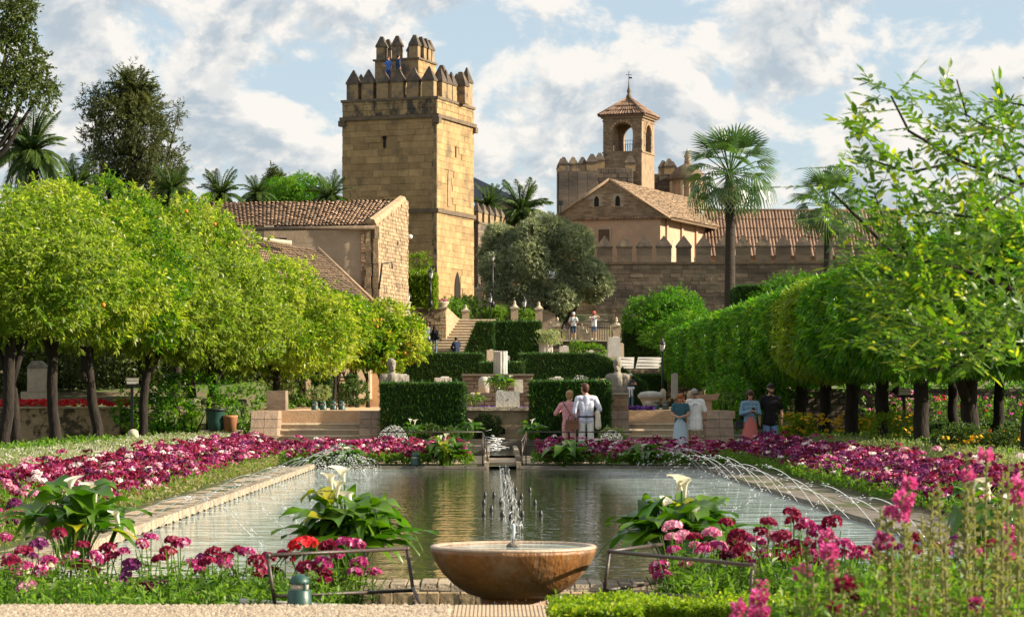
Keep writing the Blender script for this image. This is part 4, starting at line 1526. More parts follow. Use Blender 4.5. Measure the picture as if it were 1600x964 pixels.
def build_stair_walls():
    # sloping buttresses flanking the lower steps
    for px, w, label in ((413, .72, 'pale sloping stone buttress left of the left terrace steps'), (580, .62, 'pale sloping stone buttress between the left steps and the hedge'),
                         (965, .62, 'pale sloping stone buttress between the right hedge and the steps'), (1124, .74, 'pale sloping stone buttress right of the right terrace steps')):
        x = xat(px, 65.2)
        t = thing('stair_buttress', label, 'stair wall', (x, 65.2, 0), 0, 'buttresses of the terrace steps')
        MB().prism([(-w / 2 + .03, -.55, 0), (-w / 2 + .03, .25, 1.10), (-w / 2 + .03, 2.2, 1.10), (-w / 2 + .03, 2.2, 0)], (w - .06, 0, 0)).build('core', M['mortar'], t)
        for i in range(5):
            z0 = i * .224
            y0 = -.58 + .8 * i / 5
            for k in range(2):
                MB().prism([(-w / 2 + k * w / 2 + .006, y0, z0 + .006), (-w / 2 + k * w / 2 + .006, y0 + .16, z0 + .218), (-w / 2 + k * w / 2 + .006, 2.22, z0 + .218), (-w / 2 + k * w / 2 + .006, 2.22, z0 + .006)], (w / 2 - .012, 0, 0)).build('stone', M['basin_block'], t)
    # end walls with a sloped tile cap, behind the outer buttresses
    for px, flip, label in ((434, 1, 'plain plastered pier at the top of the left terrace steps'), (1106, -1, 'short wall with a tiled cap at the top of the right terrace steps')):
        x = xat(px, 67)
        t = thing('end_wall', label, 'wall', (x, 67.6, 1.0))
        if flip == 1:
            MB().b2(-.36, .16, 0, .9, 0, .66).build('wall_face', M['wall_stone'], t)
        else:
            MB().b2(-.16, .16, 0, .9, 0, .40).build('wall_face', M['brick'], t)
            MB().prism([(-.2, -.06, .40), (.3, -.06, .40), (.38, -.06, .58), (-.2, -.06, .54)], (0, 1.0, 0)).build('cap', M['roof_tile'], t)
    # brick piers with the two busts
    for px, side, label in ((611, 0, 'square brick pier under the left stone bust'), (966, 1, 'square brick pier under the right stone bust')):
        x = xat(px, 66)
        t = thing('brick_pier', label, 'pier', (x, 66.1, 1.0), 0, 'brick piers of the busts')
        MB().b2(-.26, .26, .0, .52, 0, .55).build('core', M['mortar'], t)
        stone_face(t, Vector((-.27, 0, .02)), (1, 0, 0), .54, .52, .062, .19, M['brick'], 60, .02, 'brick', .15, gap=.010)
        stone_face(t, Vector((.26, 0, .02)), (0, 1, 0), .52, .52, .062, .19, M['brick'], 60, .02, 'brick', .15, gap=.010)
        stone_face(t, Vector((-.26, .52, .02)), (0, -1, 0), .52, .52, .062, .19, M['brick'], 60, .02, 'brick', .15, gap=.010)
        MB().b2(-.30, .30, -.04, .56, .55, .60).build('cap_stone', M['pale_stone'], t)
        turn = -0.5 if side == 0 else 0.5
        bt = thing('stone_bust', ('weathered stone bust without arms on the left brick pier' if side == 0 else 'weathered stone bust without arms on the right brick pier'), 'bust', (x, 66.36, 1.60), R(20) if side == 0 else R(-15), 'busts on the piers')
        caps = [((-.15, 0, .06), (-.20, 0, .40), .12, .10), ((.15, 0, .06), (.20, 0, .40), .12, .10), ((0, -.05, .05), (0, -.03, .40), .17, .17), ((-.20, 0, .42), (.20, 0, .42), .11, .11),
                ((0, 0, .45), (0, 0, .62), .09, .085), ((0, -.01, .72), (0, -.03, .80), .12, .115), ((0, -.06, .66), (0, -.10, .63), .075, .07), ((0, .03, .74), (0, .05, .82), .125, .115), ((-.27, 0, .30), (-.25, 0, .42), .07, .09), ((.27, 0, .30), (.25, 0, .42), .07, .09),
                ((0, -.14, .70), (0, -.16, .68), .02, .025)]
        link('bust', fused('bust', caps, M['bust_stone'], .018), bt)


build_stair_walls()

# basin before the terrace wall and the channel that runs down to the pool
_t = thing('basin', 'low grey stone basin under the water spout in front of the terrace wall', 'basin', (0.15, 63.6, 0))
MB().b2(-2.6, 2.4, -.9, -.62, 0, .40).build('front_wall', M['kerb_grey'], _t)
MB().b2(-2.6, -2.35, -.62, 2.3, 0, .40).b2(2.15, 2.4, -.62, 2.3, 0, .40).build('side_walls', M['kerb_grey'], _t)
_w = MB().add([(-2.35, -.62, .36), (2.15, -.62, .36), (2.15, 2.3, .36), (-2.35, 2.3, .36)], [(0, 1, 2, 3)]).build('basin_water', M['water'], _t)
_t = thing('water_channel', 'narrow stone water channel stepping down from the basin to the pool', 'channel', (0.22, 52, 0))
_cl, _cr = MB(), MB()
for (ya, yb, z) in ((0.0, 1.6, .03), (1.6, 3.4, .12), (3.4, 10.6, .20)):
    _cl.b2(-.40, -.30, ya, yb, -.5, z + .05)
    _cr.b2(.28, .38, ya, yb, -.5, z + .05)
_cl.build('channel_wall', M['kerb_stone'], _t); _cr.build('channel_wall', M['kerb_stone'], _t)
MB().prism([(-.30, -.05, -.14), (-.30, 1.7, .0), (-.30, 1.7, -.4), (-.30, -.05, -.4)], (.58, 0, 0)).build('chute', M['slab'], _t)
MB().prism([(-.30, 1.72, .04), (-.30, 3.4, .10), (-.30, 3.4, -.4), (-.30, 1.72, -.4)], (.58, 0, 0)).build('chute', M['slab'], _t)
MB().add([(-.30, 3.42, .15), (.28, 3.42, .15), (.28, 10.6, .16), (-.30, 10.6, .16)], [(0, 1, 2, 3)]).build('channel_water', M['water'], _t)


# ------------------------------------------------------------------ the big tower
def build_tower():
    th = R(20.4)
    ex = Vector((math.cos(th), -math.sin(th), 0))      # along the front face, left to right
    ey = Vector((math.sin(th), math.cos(th), 0))       # along the right face, away
    S = 6.6
    C = Vector((-3.56, 158.0, 5.0))                    # near corner at the foot
    root = thing('castle_tower', 'tall square golden stone tower with pointed battlements left of centre', 'tower', C)
    LB = -ex * S                                       # front-left corner (local)
    zc, zp, zt = 19.55 - 5, 20.85 - 5, 13.5 - 5
    Hm = zp
    def quad_box(c, s, name, mat):
        b = MB().box(c, s, -th)
        return b.build(name, mat, root)
    mid = LB * .5 + ey * S * .5
    quad_box((mid.x, mid.y, Hm / 2), (S - .06, S - .06, Hm), 'tower_core', M['tower_mortar'])
    # arrow slits / window as openings in the stone skin, built with their own dark recess
    def skip_front(x, z, w, h):
        return (abs(x - 2.95) < w / 2 + .10 and abs(z - 13.1) < .5)
    def skip_right(x, z, w, h):
        return (abs(x - 2.1) < w / 2 + .26 and 8.95 < z < 11.4) or (abs(x - 3.3) < w / 2 + .05 and abs(z - 12.7) < .45) or (abs(x - 3.6) < w / 2 + .55 and z < 4.9)
    stone_face(root, LB + Vector((0, 0, 0)), ex, S, zc, .42, .92, M['tower_stone'], 170, .022, skip=skip_front, gap=.005)
    stone_face(root, Vector((0, 0, 0)), ey, S, zc, .42, .95, M['tower_stone'], 130, .020, skip=skip_right, gap=.005)
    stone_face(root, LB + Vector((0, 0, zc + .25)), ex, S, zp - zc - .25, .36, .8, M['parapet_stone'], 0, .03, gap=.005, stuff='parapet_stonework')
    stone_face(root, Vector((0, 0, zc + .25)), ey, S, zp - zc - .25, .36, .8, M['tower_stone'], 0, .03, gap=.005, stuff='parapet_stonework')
    stone_face(root, LB + ey * S, -ey, S, zp, .43, .9, M['tower_stone'], 0, .04, gap=.005, stuff='side_stonework')
    qz = 0.0
    for i in range(34):                                # darker worn corner stones
        h = .42
        w = .34 if i % 2 else .22
        p = -ex * w / 2 - ey * .026
        MB().box((p.x, p.y, qz + h / 2), (w - .01, .05, h - .012), -th).build('corner_stone', M['parapet_stone'], root)
        qz += h + .004
    # recesses
    p = LB + ex * 2.95 - ey * .012
    MB().box((p.x, p.y, 13.1), (.17, .06, .75), -th).box((p.x, p.y, 13.38), (.26, .06, .2), -th).build('arrow_slit', M['dark_void'], root)
    p = ey * 2.1 + ex * .006
    MB().prism([Vector((p.x, p.y, 0)) + ey * a + Vector((0, 0, z)) for a, z in ((-.24, 9.0), (.24, 9.0), (.24, 10.9), (.14, 11.25), (0, 11.4), (-.14, 11.25), (-.24, 10.9))], ex * .01).build('window', M['merlon_stone'], root)
    p = ey * 3.3 + ex * .006
    MB().box((p.x, p.y, 12.7), (.03, .10, .8), -th).build('arrow_slit', M['dark_void'], root)
    p = ey * 3.6 + ex * .008
    MB().prism([Vector((p.x, p.y, 0)) + ey * a + Vector((0, 0, z)) for a, z in ((-.5, 2.0), (.5, 2.0), (.5, 3.9), (.32, 4.45), (0, 4.85), (-.32, 4.45), (-.5, 3.9))], ex * .015).build('doorway', M['dark_void'], root)
    # string courses
    for z, hgt, ov, nm in ((zc + .02, .24, .16, 'string_course'), (zp - .08, .16, .10, 'string_course'), (zt, .26, .12, 'string_course')):
        bb = MB().box((mid.x, mid.y, z + hgt / 2 - .03), (S + ov * 2, S + ov * 2, hgt), -th)
        bb.build(nm, M['cornice'], root)
    # corner bracket stubs
    for q in (LB, LB * 0, ey * S):
        MB().box((q.x, q.y, zc - .18), (.45, .45, .35), -th).build('corner_bracket', M['cornice'], root)
    # roof deck
    MB().box((mid.x, mid.y, zp + .06), (S - .5, S - .5, .06), -th).build('roof_deck', M['merlon_stone'], root)
    ms = merlon_mesh(.80, .52, 1.02, .84, .10, .05)
    mt = merlon_mesh(.78, .50, 1.55, .95, .10, .06)
    for k in range(6):                                 # front and back rows
        f = (k + .5) / 6
        for off, base in ((ey * .30, LB), (ey * (S - .30), LB)):
            p = base + ex * (S * (.02 + .96 * f)) + off
            put_merlon(root, ms, (p.x, p.y, zp + .06), -th)
    for k in range(1, 7):
        f = (k + .45) / 7
        for off in (ex * -.30, ex * -(S - .30)):
            p = ey * (S * f) + off
            put_merlon(root, mt if (k == 6 and off.x < 0 and off.length < 1) else ms, (p.x, p.y, zp + .06), R(90) - th)
    # inner turret at the back left
    T = 3.05
    o = LB + ex * 1.72 + ey * 1.3
    zc2, zb2 = zp + .06, 23.6 - 5
    m2 = o + ex * T / 2 + ey * T / 2
    MB().box((m2.x, m2.y, (zc2 + zb2) / 2), (T, T, zb2 - zc2), -th).build('turret', M['merlon_stone'], root)
    stone_face(root, o + Vector((0, 0, zc2)), ex, T * .62, zb2 - zc2 - .1, .36, .7, M['tower_stone'], 0, .03, gap=.005, stuff='turret_stonework')
    stone_face(root, o + ex * T + Vector((0, 0, zc2)), ey, T, zb2 - zc2 - .1, .36, .7, M['tower_stone'], 0, .03, gap=.005, stuff='turret_stonework')
    MB().box((m2.x, m2.y, zb2 - .03), (T + .22, T + .22, .12), -th).build('string_course', M['cornice'], root)
    mu = merlon_mesh(.60, .46, .80, .62, .26, .05)
    for a, b_ in ((.12, .1), (.48, .1), (.88, .1), (.12, .9), (.5, .9), (.88, .9), (.1, .5), (.9, .40), (.9, .66)):
        p = o + ex * T * a + ey * T * b_
        put_merlon(root, mu, (p.x, p.y, zb2 + .03), -th)
    for a, b_, z, sc in ((1.32, .55, 21.4 - 5, 1.25), (1.62, .9, 20.9 - 5, 1.35)):
        p = o + ex * T * a + ey * T * b_
        put_merlon(root, mu, (p.x, p.y, z), -th, sc=sc)
        MB().box((p.x, p.y, (zp + z) / 2), (.8, .6, z - zp), -th).build('turret_stair', M['merlon_stone'], root)
    return C, ex, ey, th, o, T


TOWER = build_tower()


# ------------------------------------------------------------------ battlemented walls
def battlement_wall(label, a, b, z0, z1, sp, ms, hgt_core, ind=0, thick=1.0, mat='wall_stone', ch=.27, cw=.62, step=None, facing=True, first=0.3):
    a, b = Vector(a), Vector(b)
    d = (b - a); Lg = d.length; u = d.normalized()
    rz = math.atan2(u.y, u.x)
    root = thing('battlement_wall', label, 'wall', (a.x, a.y, z0))
    n = Vector((u.y, -u.x, 0))
    mid = u * Lg / 2 - n * thick / 2
    MB().box((mid.x, mid.y, (z1 - z0) / 2), (Lg, thick, z1 - z0), rz).build('wall_core', M['wall_mortar'], root)
    stone_face(root, Vector((0, 0, 0)), u, Lg, z1 - z0 - .16, ch, cw, M[mat], ind, .026, gap=.008, jitter=.5)
    p = mid
    MB().box((p.x, p.y, z1 - z0 - .07), (Lg, thick + .16, .15), rz).build('coping', M['cornice'], root)
    x = first
    while x < Lg:
        p = u * x - n * .28
        put_merlon(root, ms, (p.x, p.y, z1 - z0 + .004), rz)
        x += sp
    return root


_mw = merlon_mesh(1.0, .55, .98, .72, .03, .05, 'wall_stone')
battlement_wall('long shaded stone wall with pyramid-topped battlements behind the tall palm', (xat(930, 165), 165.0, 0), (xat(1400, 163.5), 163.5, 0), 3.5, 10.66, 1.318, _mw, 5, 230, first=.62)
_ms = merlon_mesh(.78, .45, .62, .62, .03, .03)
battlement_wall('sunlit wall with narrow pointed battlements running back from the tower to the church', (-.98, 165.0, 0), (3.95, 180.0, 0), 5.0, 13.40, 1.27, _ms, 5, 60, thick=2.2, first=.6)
battlement_wall('dark brown wall behind the olive tree between tower and battlements', (xat(752, 165.5), 165.5, 0), (xat(935, 165.6), 165.6, 0), 3.5, 9.6, 90, _ms, 5, 60, first=95, mat='rubble')


# ------------------------------------------------------------------ church with gable, castle keep, belfry
def build_church():
    th = R(17)
    ex = Vector((math.cos(th), -math.sin(th), 0))
    t2 = R(23)
    ey = Vector((math.sin(t2), math.cos(t2), 0))
    A = Vector((8.06, 170.0, 0))
    root = thing('gabled_church', 'pink plastered church with a brick gable and long tiled roof on the right', 'church', (A.x, A.y, 4.0))
    hw = 4.0
    ze, za = 14.0 - 4, 16.6 - 4
    Lr = 18.4
    l, r = -ex * (hw - .45), ex * (hw - .45)
    MB().prism([(l.x, l.y, 0), (r.x, r.y, 0), (r.x, r.y, ze), (l.x, l.y, ze)], ey * Lr).build('wall', M['pink_plaster'], root)
    # gable end, laid in brick, with two small arched openings
    g = [(-ex * hw * .97), (ex * hw * .97)]
    MB().prism([(g[0].x, g[0].y, ze + .05), (g[1].x, g[1].y, ze + .05), (0, 0, za - .06)], ey * .4).build('gable', M['mortar'], root)
    for sx in (-1.3, .1): pass
    def skipg(x, z, w, h):
        return any(abs(x - hw * .97 - c) < w / 2 + .20 and .65 < z < 1.6 for c in (-.95, .55))
    def topg(x): return (za - .1 - ze - .05) * (1 - abs(x - hw * .97) / (hw * .97))
    stone_face(root, Vector((g[0].x, g[0].y, ze + .05)) - ey * .003, ex, 2 * hw * .97, za - ze - .1, .085, .42, M['gable_brick'], 150, .03, 'brick', .3, skip=skipg, gap=.012, top=topg)
    for c in (-.95, .55):
        q = ex * c - ey * .005
        MB().prism([Vector((q.x, q.y, ze + .05)) + ex * a + Vector((0, 0, z)) for a, z in ((-.17, .75), (.17, .75), (.17, 1.25), (.10, 1.42), (0, 1.48), (-.10, 1.42), (-.17, 1.25))], ey * .002).build('gable_opening', M['dark_void'], root)
        MB().box((q.x - ey.x * .03, q.y - ey.y * .03, ze + .76), (.42, .10, .06), -th).build('sill', M['brick'], root)
    # little tiled ledge under the gable, one tile after another
    for i in range(44):
        q = -ex * (hw + .25) + ex * ((2 * hw + .5) * (i + .5) / 44) - ey * .18
        MB().tube([(q.x, q.y, ze - .08), (q.x + ey.x * .5, q.y + ey.y * .5, ze + .10)], .085, 6).build('eave_tile', M['roof_tile'], root)
    # verge stones up both slopes
    for s in (-1, 1):
        p0 = ex * s * (hw + .25) - ey * .12
        MB().tube([(p0.x, p0.y, ze - .10), (-ey.x * .12, -ey.y * .12, za + .06)], .10, 6).build('verge', M['roof_tile_pale'], root)
    A0 = Vector((0, 0, za)); B0 = ey * Lr + Vector((0, 0, za))
    eR0 = ex * (hw + .35) + Vector((0, 0, ze - .12)); eR1 = eR0 + ey * (Lr + .2)
    eL0 = -ex * (hw + .35) + Vector((0, 0, ze - .12)); eL1 = eL0 + ey * Lr
    tile_roof(root, eR0, eR1, B0, A0, 66, 18, M['roof_tile_pale'], seed=2, jit=.03)
    tile_roof(root, eL1, eL0, A0, B0, 60, 14, M['roof_tile_pale'], seed=3)
    b0 = ey * Lr
    MB().prism([(b0 + l) + Vector((0, 0, ze)), (b0 + r) + Vector((0, 0, ze)), b0 + Vector((0, 0, za - .05))], ey * .1).build('rear_gable', M['pink_plaster'], root)
    # right wall: pilasters and arched windows under the eave
    for k in range(6):
        q = r + ey * (1.2 + k * 3.2) + ex * .06
        MB().box((q.x, q.y, ze - 1.6), (.16, .30, 3.2), -t2).build('pilaster', M['pink_plaster'], root)
        q = r + ey * (2.8 + k * 3.2) + ex * .012
        MB().prism([q + ey * a + Vector((0, 0, z)) for a, z in ((-.35, ze - 2.6), (.35, ze - 2.6), (.35, ze - 1.7), (.2, ze - 1.42), (0, ze - 1.35), (-.2, ze - 1.42), (-.35, ze - 1.7))], ex * .01).build('window', M['house_plaster'], root)
    # front door-like window
    q = -ex * .05 - ey * .03 + ex * -.35
    MB().box((q.x, q.y, ze - 1.6), (.98, .06, 2.0), -th).build('window_frame', M['house_plaster'], root)
    w = MB().box((q.x - ey.x * .035, q.y - ey.y * .035, ze - 1.65), (.78, .02, 1.75), -th).build('window', M['wood'], root)
    return root


build_church()


def arch_panel(w, h, aw, spring, mat, d, sill=0.0):
    """Pieces of a wall w x h with an arched opening: two piers, a sill and the arch head. Local x along, y depth."""
    out = []
    out.append(MB().b2(-w / 2, -aw / 2, 0, d, 0, h))
    out.append(MB().b2(aw / 2, w / 2, 0, d, 0, h))
    if sill: out.append(MB().b2(-aw / 2 + .002, aw / 2 - .002, .004, d - .004, 0, sill))
    pts = [(-aw / 2 + .001, spring)]
    n = 12
    for k in range(n + 1):
        a = math.pi - math.pi * k / n
        pts.append((aw / 2 * math.cos(a), spring + aw / 2 * math.sin(a)))
    b = MB()
    # the head as thin vertical strips so that nothing is concave
    for (xa, za), (xb, zb) in zip(pts[1:], pts[2:]):
        b.prism([(xa, .003, za), (xb, .003, zb), (xb, .003, h - .003), (xa, .003, h - .003)], (0, d - .006, 0))
    out.append(b)
    return out


def build_castle():
    th = R(21.3)
    ex = Vector((math.cos(th), -math.sin(th), 0)); ey = Vector((math.sin(th), math.cos(th), 0))
    # belfry
    Y = 184.0
    S = 3.05
    nc = Vector((xat(1003, Y), Y, 0))
    z0 = 13.5
    root = thing('bell_tower', 'square brick belfry with open arches, tiled pyramid roof and iron finial', 'bell tower', (nc.x, nc.y, z0))
    zc = zat(181, Y) - z0
    z_s = zat(236, Y) - z0        # balcony sill
    D = .42
    faces = [(-ex * S, ex), (Vector((0, 0, 0)), ey), (ey * S, -ex), (ey * S - ex * S, -ey)]
    for i, (o, u) in enumerate(faces):
        rz = math.atan2(u.y, u.x)
        c = o + u * S / 2
        ww = S if i % 2 == 0 else S - 2 * D
        hh = zc - z_s
        for bb in arch_panel(ww, hh, 1.62 if i % 2 == 0 else 1.35, hh - 1.25, None, D):
            bb.build('arch_wall', M['gable_brick'], root, (c.x, c.y, z_s), (0, 0, rz))
        if i < 2:                                      # brick courses on the two piers in view
            aw = 1.62 if i == 0 else 1.35
            pw = (ww - aw) / 2
            for q in (0, pw + aw):
                stone_face(root, o + u * ((S - ww) / 2 + q) + Vector((0, 0, z_s)), u, pw, hh - .36, .11, .34, M['gable_brick'], 0, .03, gap=.012, stuff='brickwork')
        # railing in the arch
        rb = MB()
        for k in range(9):
            rb.box((-.72 + k * .18, .2, .42), (.022, .022, .84))
        rb.box((0, .2, .84), (1.5, .03, .03))
        rb.build('railing', M['lamp_iron'], root, (c.x, c.y, z_s), (0, 0, rz))
        # raised brick arch band and cornice pieces
        rim = MB()
        aw = 1.62 if i % 2 == 0 else 1.35
        for k in range(12):
            a = math.pi * (k + .5) / 12
            rim.box(((aw / 2 + .12) * math.cos(a), -.03, hh - 1.25 + (aw / 2 + .12) * math.sin(a)), (.16, .07, .20))
        rim.build('arch_band', M['brick'], root, (c.x, c.y, z_s), (0, 0, rz))
    m = -ex * S / 2 + ey * S / 2
    MB().box((m.x, m.y, z_s / 2), (S - .004, S - .004, z_s), -th).build('tower_base', M['gable_brick'], root)
    stone_face(root, -ex * S, ex, S, z_s - .05, .2, .5, M['gable_brick'], 40, .03, 'brick', .3)
    q = ey * (S * .55) + ex * .012
    MB().prism([q + ey * a + Vector((0, 0, z)) for a, z in ((-.5, 1.0), (.5, 1.0), (.5, 1.9), (.3, 2.25), (0, 2.4), (-.3, 2.25), (-.5, 1.9))], ex * .02).build('lower_arch', M['dark_void'], root)
    for zz, ov, hg in ((zc - .35, .05, .12), (zc - .12, .14, .18), (z_s - .1, .06, .12)):
        MB().box((m.x, m.y, zz + hg / 2), (S + ov * 2, S + ov * 2, hg), -th).build('cornice', M['gable_brick'], root)
    ap = m + Vector((0, 0, zat(148, Y) - z0))
    ev = .32
    cs = [m + (-ex * (S / 2 + ev) - ey * (S / 2 + ev)), m + (ex * (S / 2 + ev) - ey * (S / 2 + ev)), m + (ex * (S / 2 + ev) + ey * (S / 2 + ev)), m + (-ex * (S / 2 + ev) + ey * (S / 2 + ev))]
    for i in range(4):
        a, b = cs[i] + Vector((0, 0, zc + .10)), cs[(i + 1) % 4] + Vector((0, 0, zc + .10))
        tile_roof(root, a, b, ap + (b - a) * .01, ap - (b - a) * .01, 16, 4, M['roof_tile_red'], seed=5 + i)
    for i in range(4):
        a = cs[i] + Vector((0, 0, zc + .16))
        MB().tube([a, ap + Vector((0, 0, .06))], .09, 6).build('hip_tiles', M['roof_tile_red'], root)
    f = MB().lathe([(.16, -.1), (.22, .1), (.10, .3), (.16, .5), (.07, .75), (.03, 1.3)], 10, tuple(ap))
    f.build('finial', M['cornice'], root)
    MB().tube([ap + Vector((0, 0, 1.2)), ap + Vector((0, 0, 2.0))], .025, 5).box((ap.x, ap.y, ap.z + 1.72), (.42, .03, .04)).box((ap.x + .12, ap.y, ap.z + 1.5), (.24, .02, .12)).build('weather_vane', M['lamp_iron'], root)

    # keep: round-cornered left bastion, middle block and right block with a small dome
    mk = merlon_mesh(.85, .7, .62, .62, .25, .04)
    Y2 = 180.0
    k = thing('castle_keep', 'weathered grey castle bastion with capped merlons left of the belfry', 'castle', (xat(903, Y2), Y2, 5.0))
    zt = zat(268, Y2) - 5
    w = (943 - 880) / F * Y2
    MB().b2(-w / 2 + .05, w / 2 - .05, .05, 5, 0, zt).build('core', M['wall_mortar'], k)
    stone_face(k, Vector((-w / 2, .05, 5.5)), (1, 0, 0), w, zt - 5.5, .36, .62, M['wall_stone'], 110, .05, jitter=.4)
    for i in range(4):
        x = -w / 2 + .42 + i * .69
        MB().box((x, -.14, (zt + 7) / 2), (.672, .4, zt - 7 - .02)).build('buttress', M['wall_stone'], k)
        put_merlon(k, mk, (x, -.02, zt), 0, sc=.78 if i < 3 else .95)
    for i in range(3):
        put_merlon(k, mk, (-w / 2 + .3, 1.3 + i * 1.2, zt), R(90), sc=.8)
    MB().tube([(-w / 2, .2, 7.8), (-w / 2 - .35, .2, 7.8)], .08, 6).build('water_spout', M['cornice'], k)
    k2 = thing('castle_keep', 'lower castle block with two capped merlons directly before the belfry', 'castle', (xat(958, 182), 182.6, 6.0))
    zt2 = zat(262, 182) - 6
    xa, xb = xat(930, 182) - xat(958, 182), xat(990, 182) - xat(958, 182)
    MB().b2(xa, xb, 0, 1.0, 0, zt2).build('core', M['wall_mortar'], k2)
    stone_face(k2, Vector((xa, -.001, 7.0)), (1, 0, 0), xb - xa, zt2 - 7.0, .33, .6, M['wall_stone'], 40, .05)
    put_merlon(k2, mk, (xa + .36, .35, zt2), 0, sc=.88)
    put_merlon(k2, mk, (xb - .2, .35, zt2 - .2), 0, sc=.9)
    k3 = thing('castle_keep', 'castle wall with capped merlons on the right of the belfry', 'castle', (xat(1052, 189), 189.0, 6.0))
    xa, xb = xat(1018, 189) - xat(1052, 189), xat(1058, 189) - xat(1052, 189)
    zt3 = zat(272, 189) - 6
    MB().b2(xa, xb, 0, 3.0, 0, zt3).build('core', M['wall_mortar'], k3)
    stone_face(k3, Vector((xa, -.001, 6.0)), (1, 0, 0), xb - xa, zt3 - 6.0, .33, .6, M['wall_stone'], 60, .05)
    for x, sc in ((xa + .9, .8), (xa + 1.35, .9), (xb - .35, .75)):
        put_merlon(k3, mk, (x, .35, zt3), 0, sc=sc)
    dm = thing('church_dome', 'small stone lantern dome with a pinnacle partly hidden behind the palm', 'dome', (xat(1076, 187), 188.0, 8.0))
    zz = zat(272, 188) - 8
    MB().lathe([(1.35, 0), (1.35, zz - .5)], 8, (0, 0, 0), False).build('drum', M['gable_brick'], dm)
    for i in range(8):
        an = 2 * math.pi * (i + .5) / 8
        MB().box((1.30 * math.cos(an), 1.30 * math.sin(an), zz - 2.2), (.25, .2, 3.2), an).build('pilaster', M['pale_stone'], dm)
    MB().lathe([(1.5, zz - .5), (1.5, zz - .35), (1.25, zz), (.85, zz + .45), (.3, zz + .75)], 14).build('dome', M['cornice'], dm)
    MB().lathe([(.28, zz + .7), (.22, zz + 1.2), (.30, zz + 1.3), (.05, zz + 1.9)], 8).build('pinnacle', M['pale_stone'], dm)
    # long tiled range behind the battlements on the right
    Y4 = 176.0
    x0, x1 = xat(1092, Y4), xat(1420, Y4)
    lr = thing('long_roofed_range', 'long low building with a reddish tiled roof behind the right battlements', 'building', ((x0 + x1) / 2, Y4, 5.0))
    hx = (x1 - x0) / 2
    zr, zee = zat(330, Y4 + 4) - 5, zat(400, Y4) - 5
    MB().b2(-hx, hx, .1, 8.0, 0, zee).build('wall', M['pink_plaster'], lr)
    tile_roof(lr, (-hx, -.3, zee - .1), (hx, -.3, zee - .1), (hx, 4, zr), (-hx, 4, zr), 62, 5, M['roof_tile_red'], seed=9)
    tile_roof(lr, (hx, 8.3, zee - .1), (-hx, 8.3, zee - .1), (-hx, 4, zr), (hx, 4, zr), 62, 10, M['roof_tile_red'], seed=10)
    MB().tube([(-hx, 4, zr + .05), (hx, 4, zr + .05)], .12, 6).build('ridge', M['roof_tile_red'], lr)
    MB().b2(1.9, 2.3, 1.0, 1.6, zee + .8, zee + 1.75).build('vent', M['brick'], lr)
    sm = thing('small_roofed_house', 'small house roof between the church and the tall palm', 'building', (xat(1112, 181), 181.0, 5.0))
    zr, zee = zat(338, 182) - 5, zat(356, 181) - 5
    MB().b2(-1.6, 1.7, 0, 3, 0, zee).build('wall', M['pink_plaster'], sm)
    tile_roof(sm, (-1.8, -.2, zee), (1.9, -.2, zee), (1.9, 1.8, zr + .35), (-1.8, 1.8, zr + .35), 14, 7, M['roof_tile_red'], seed=12)
    # slate roof behind the tower
    sl = thing('slate_roofed_house', 'dark slate hip roof showing behind the right edge of the tower', 'building', (xat(748, 185), 186.0, 5.0))
    zz = zat(312, 186) - 5
    MB().b2(-5, 2.7, 0, 5, 0, zz).build('wall', M['pink_plaster'], sl)
    pk = zat(262, 186) - 5
    MB().prism([(-5.2, -.3, zz), (3.0, -.3, zz), (-1.6, 2.4, pk), (-5.2, 2.4, pk)], (0, .08, .02)).build('roof', M['slate'], sl)
    MB().prism([(3.0, -.3, zz), (3.0, 5.2, zz), (-1.6, 2.4, pk)], (.08, 0, .02)).build('roof', M['slate'], sl)
    # light on a stick by the church's left eave
    fl = thing('floodlight', 'small floodlight on a post at the left corner of the church roof', 'floodlight', (xat(876, 169), 169, zat(345, 169)))
    MB().box((0, 0, .55), (.06, .06, 1.1)).build('post', M['lamp_iron'], fl)
    MB().box((0, 0, 1.2), (.28, .2, .32)).build('lamp', M['lamp_iron'], fl)


build_castle()


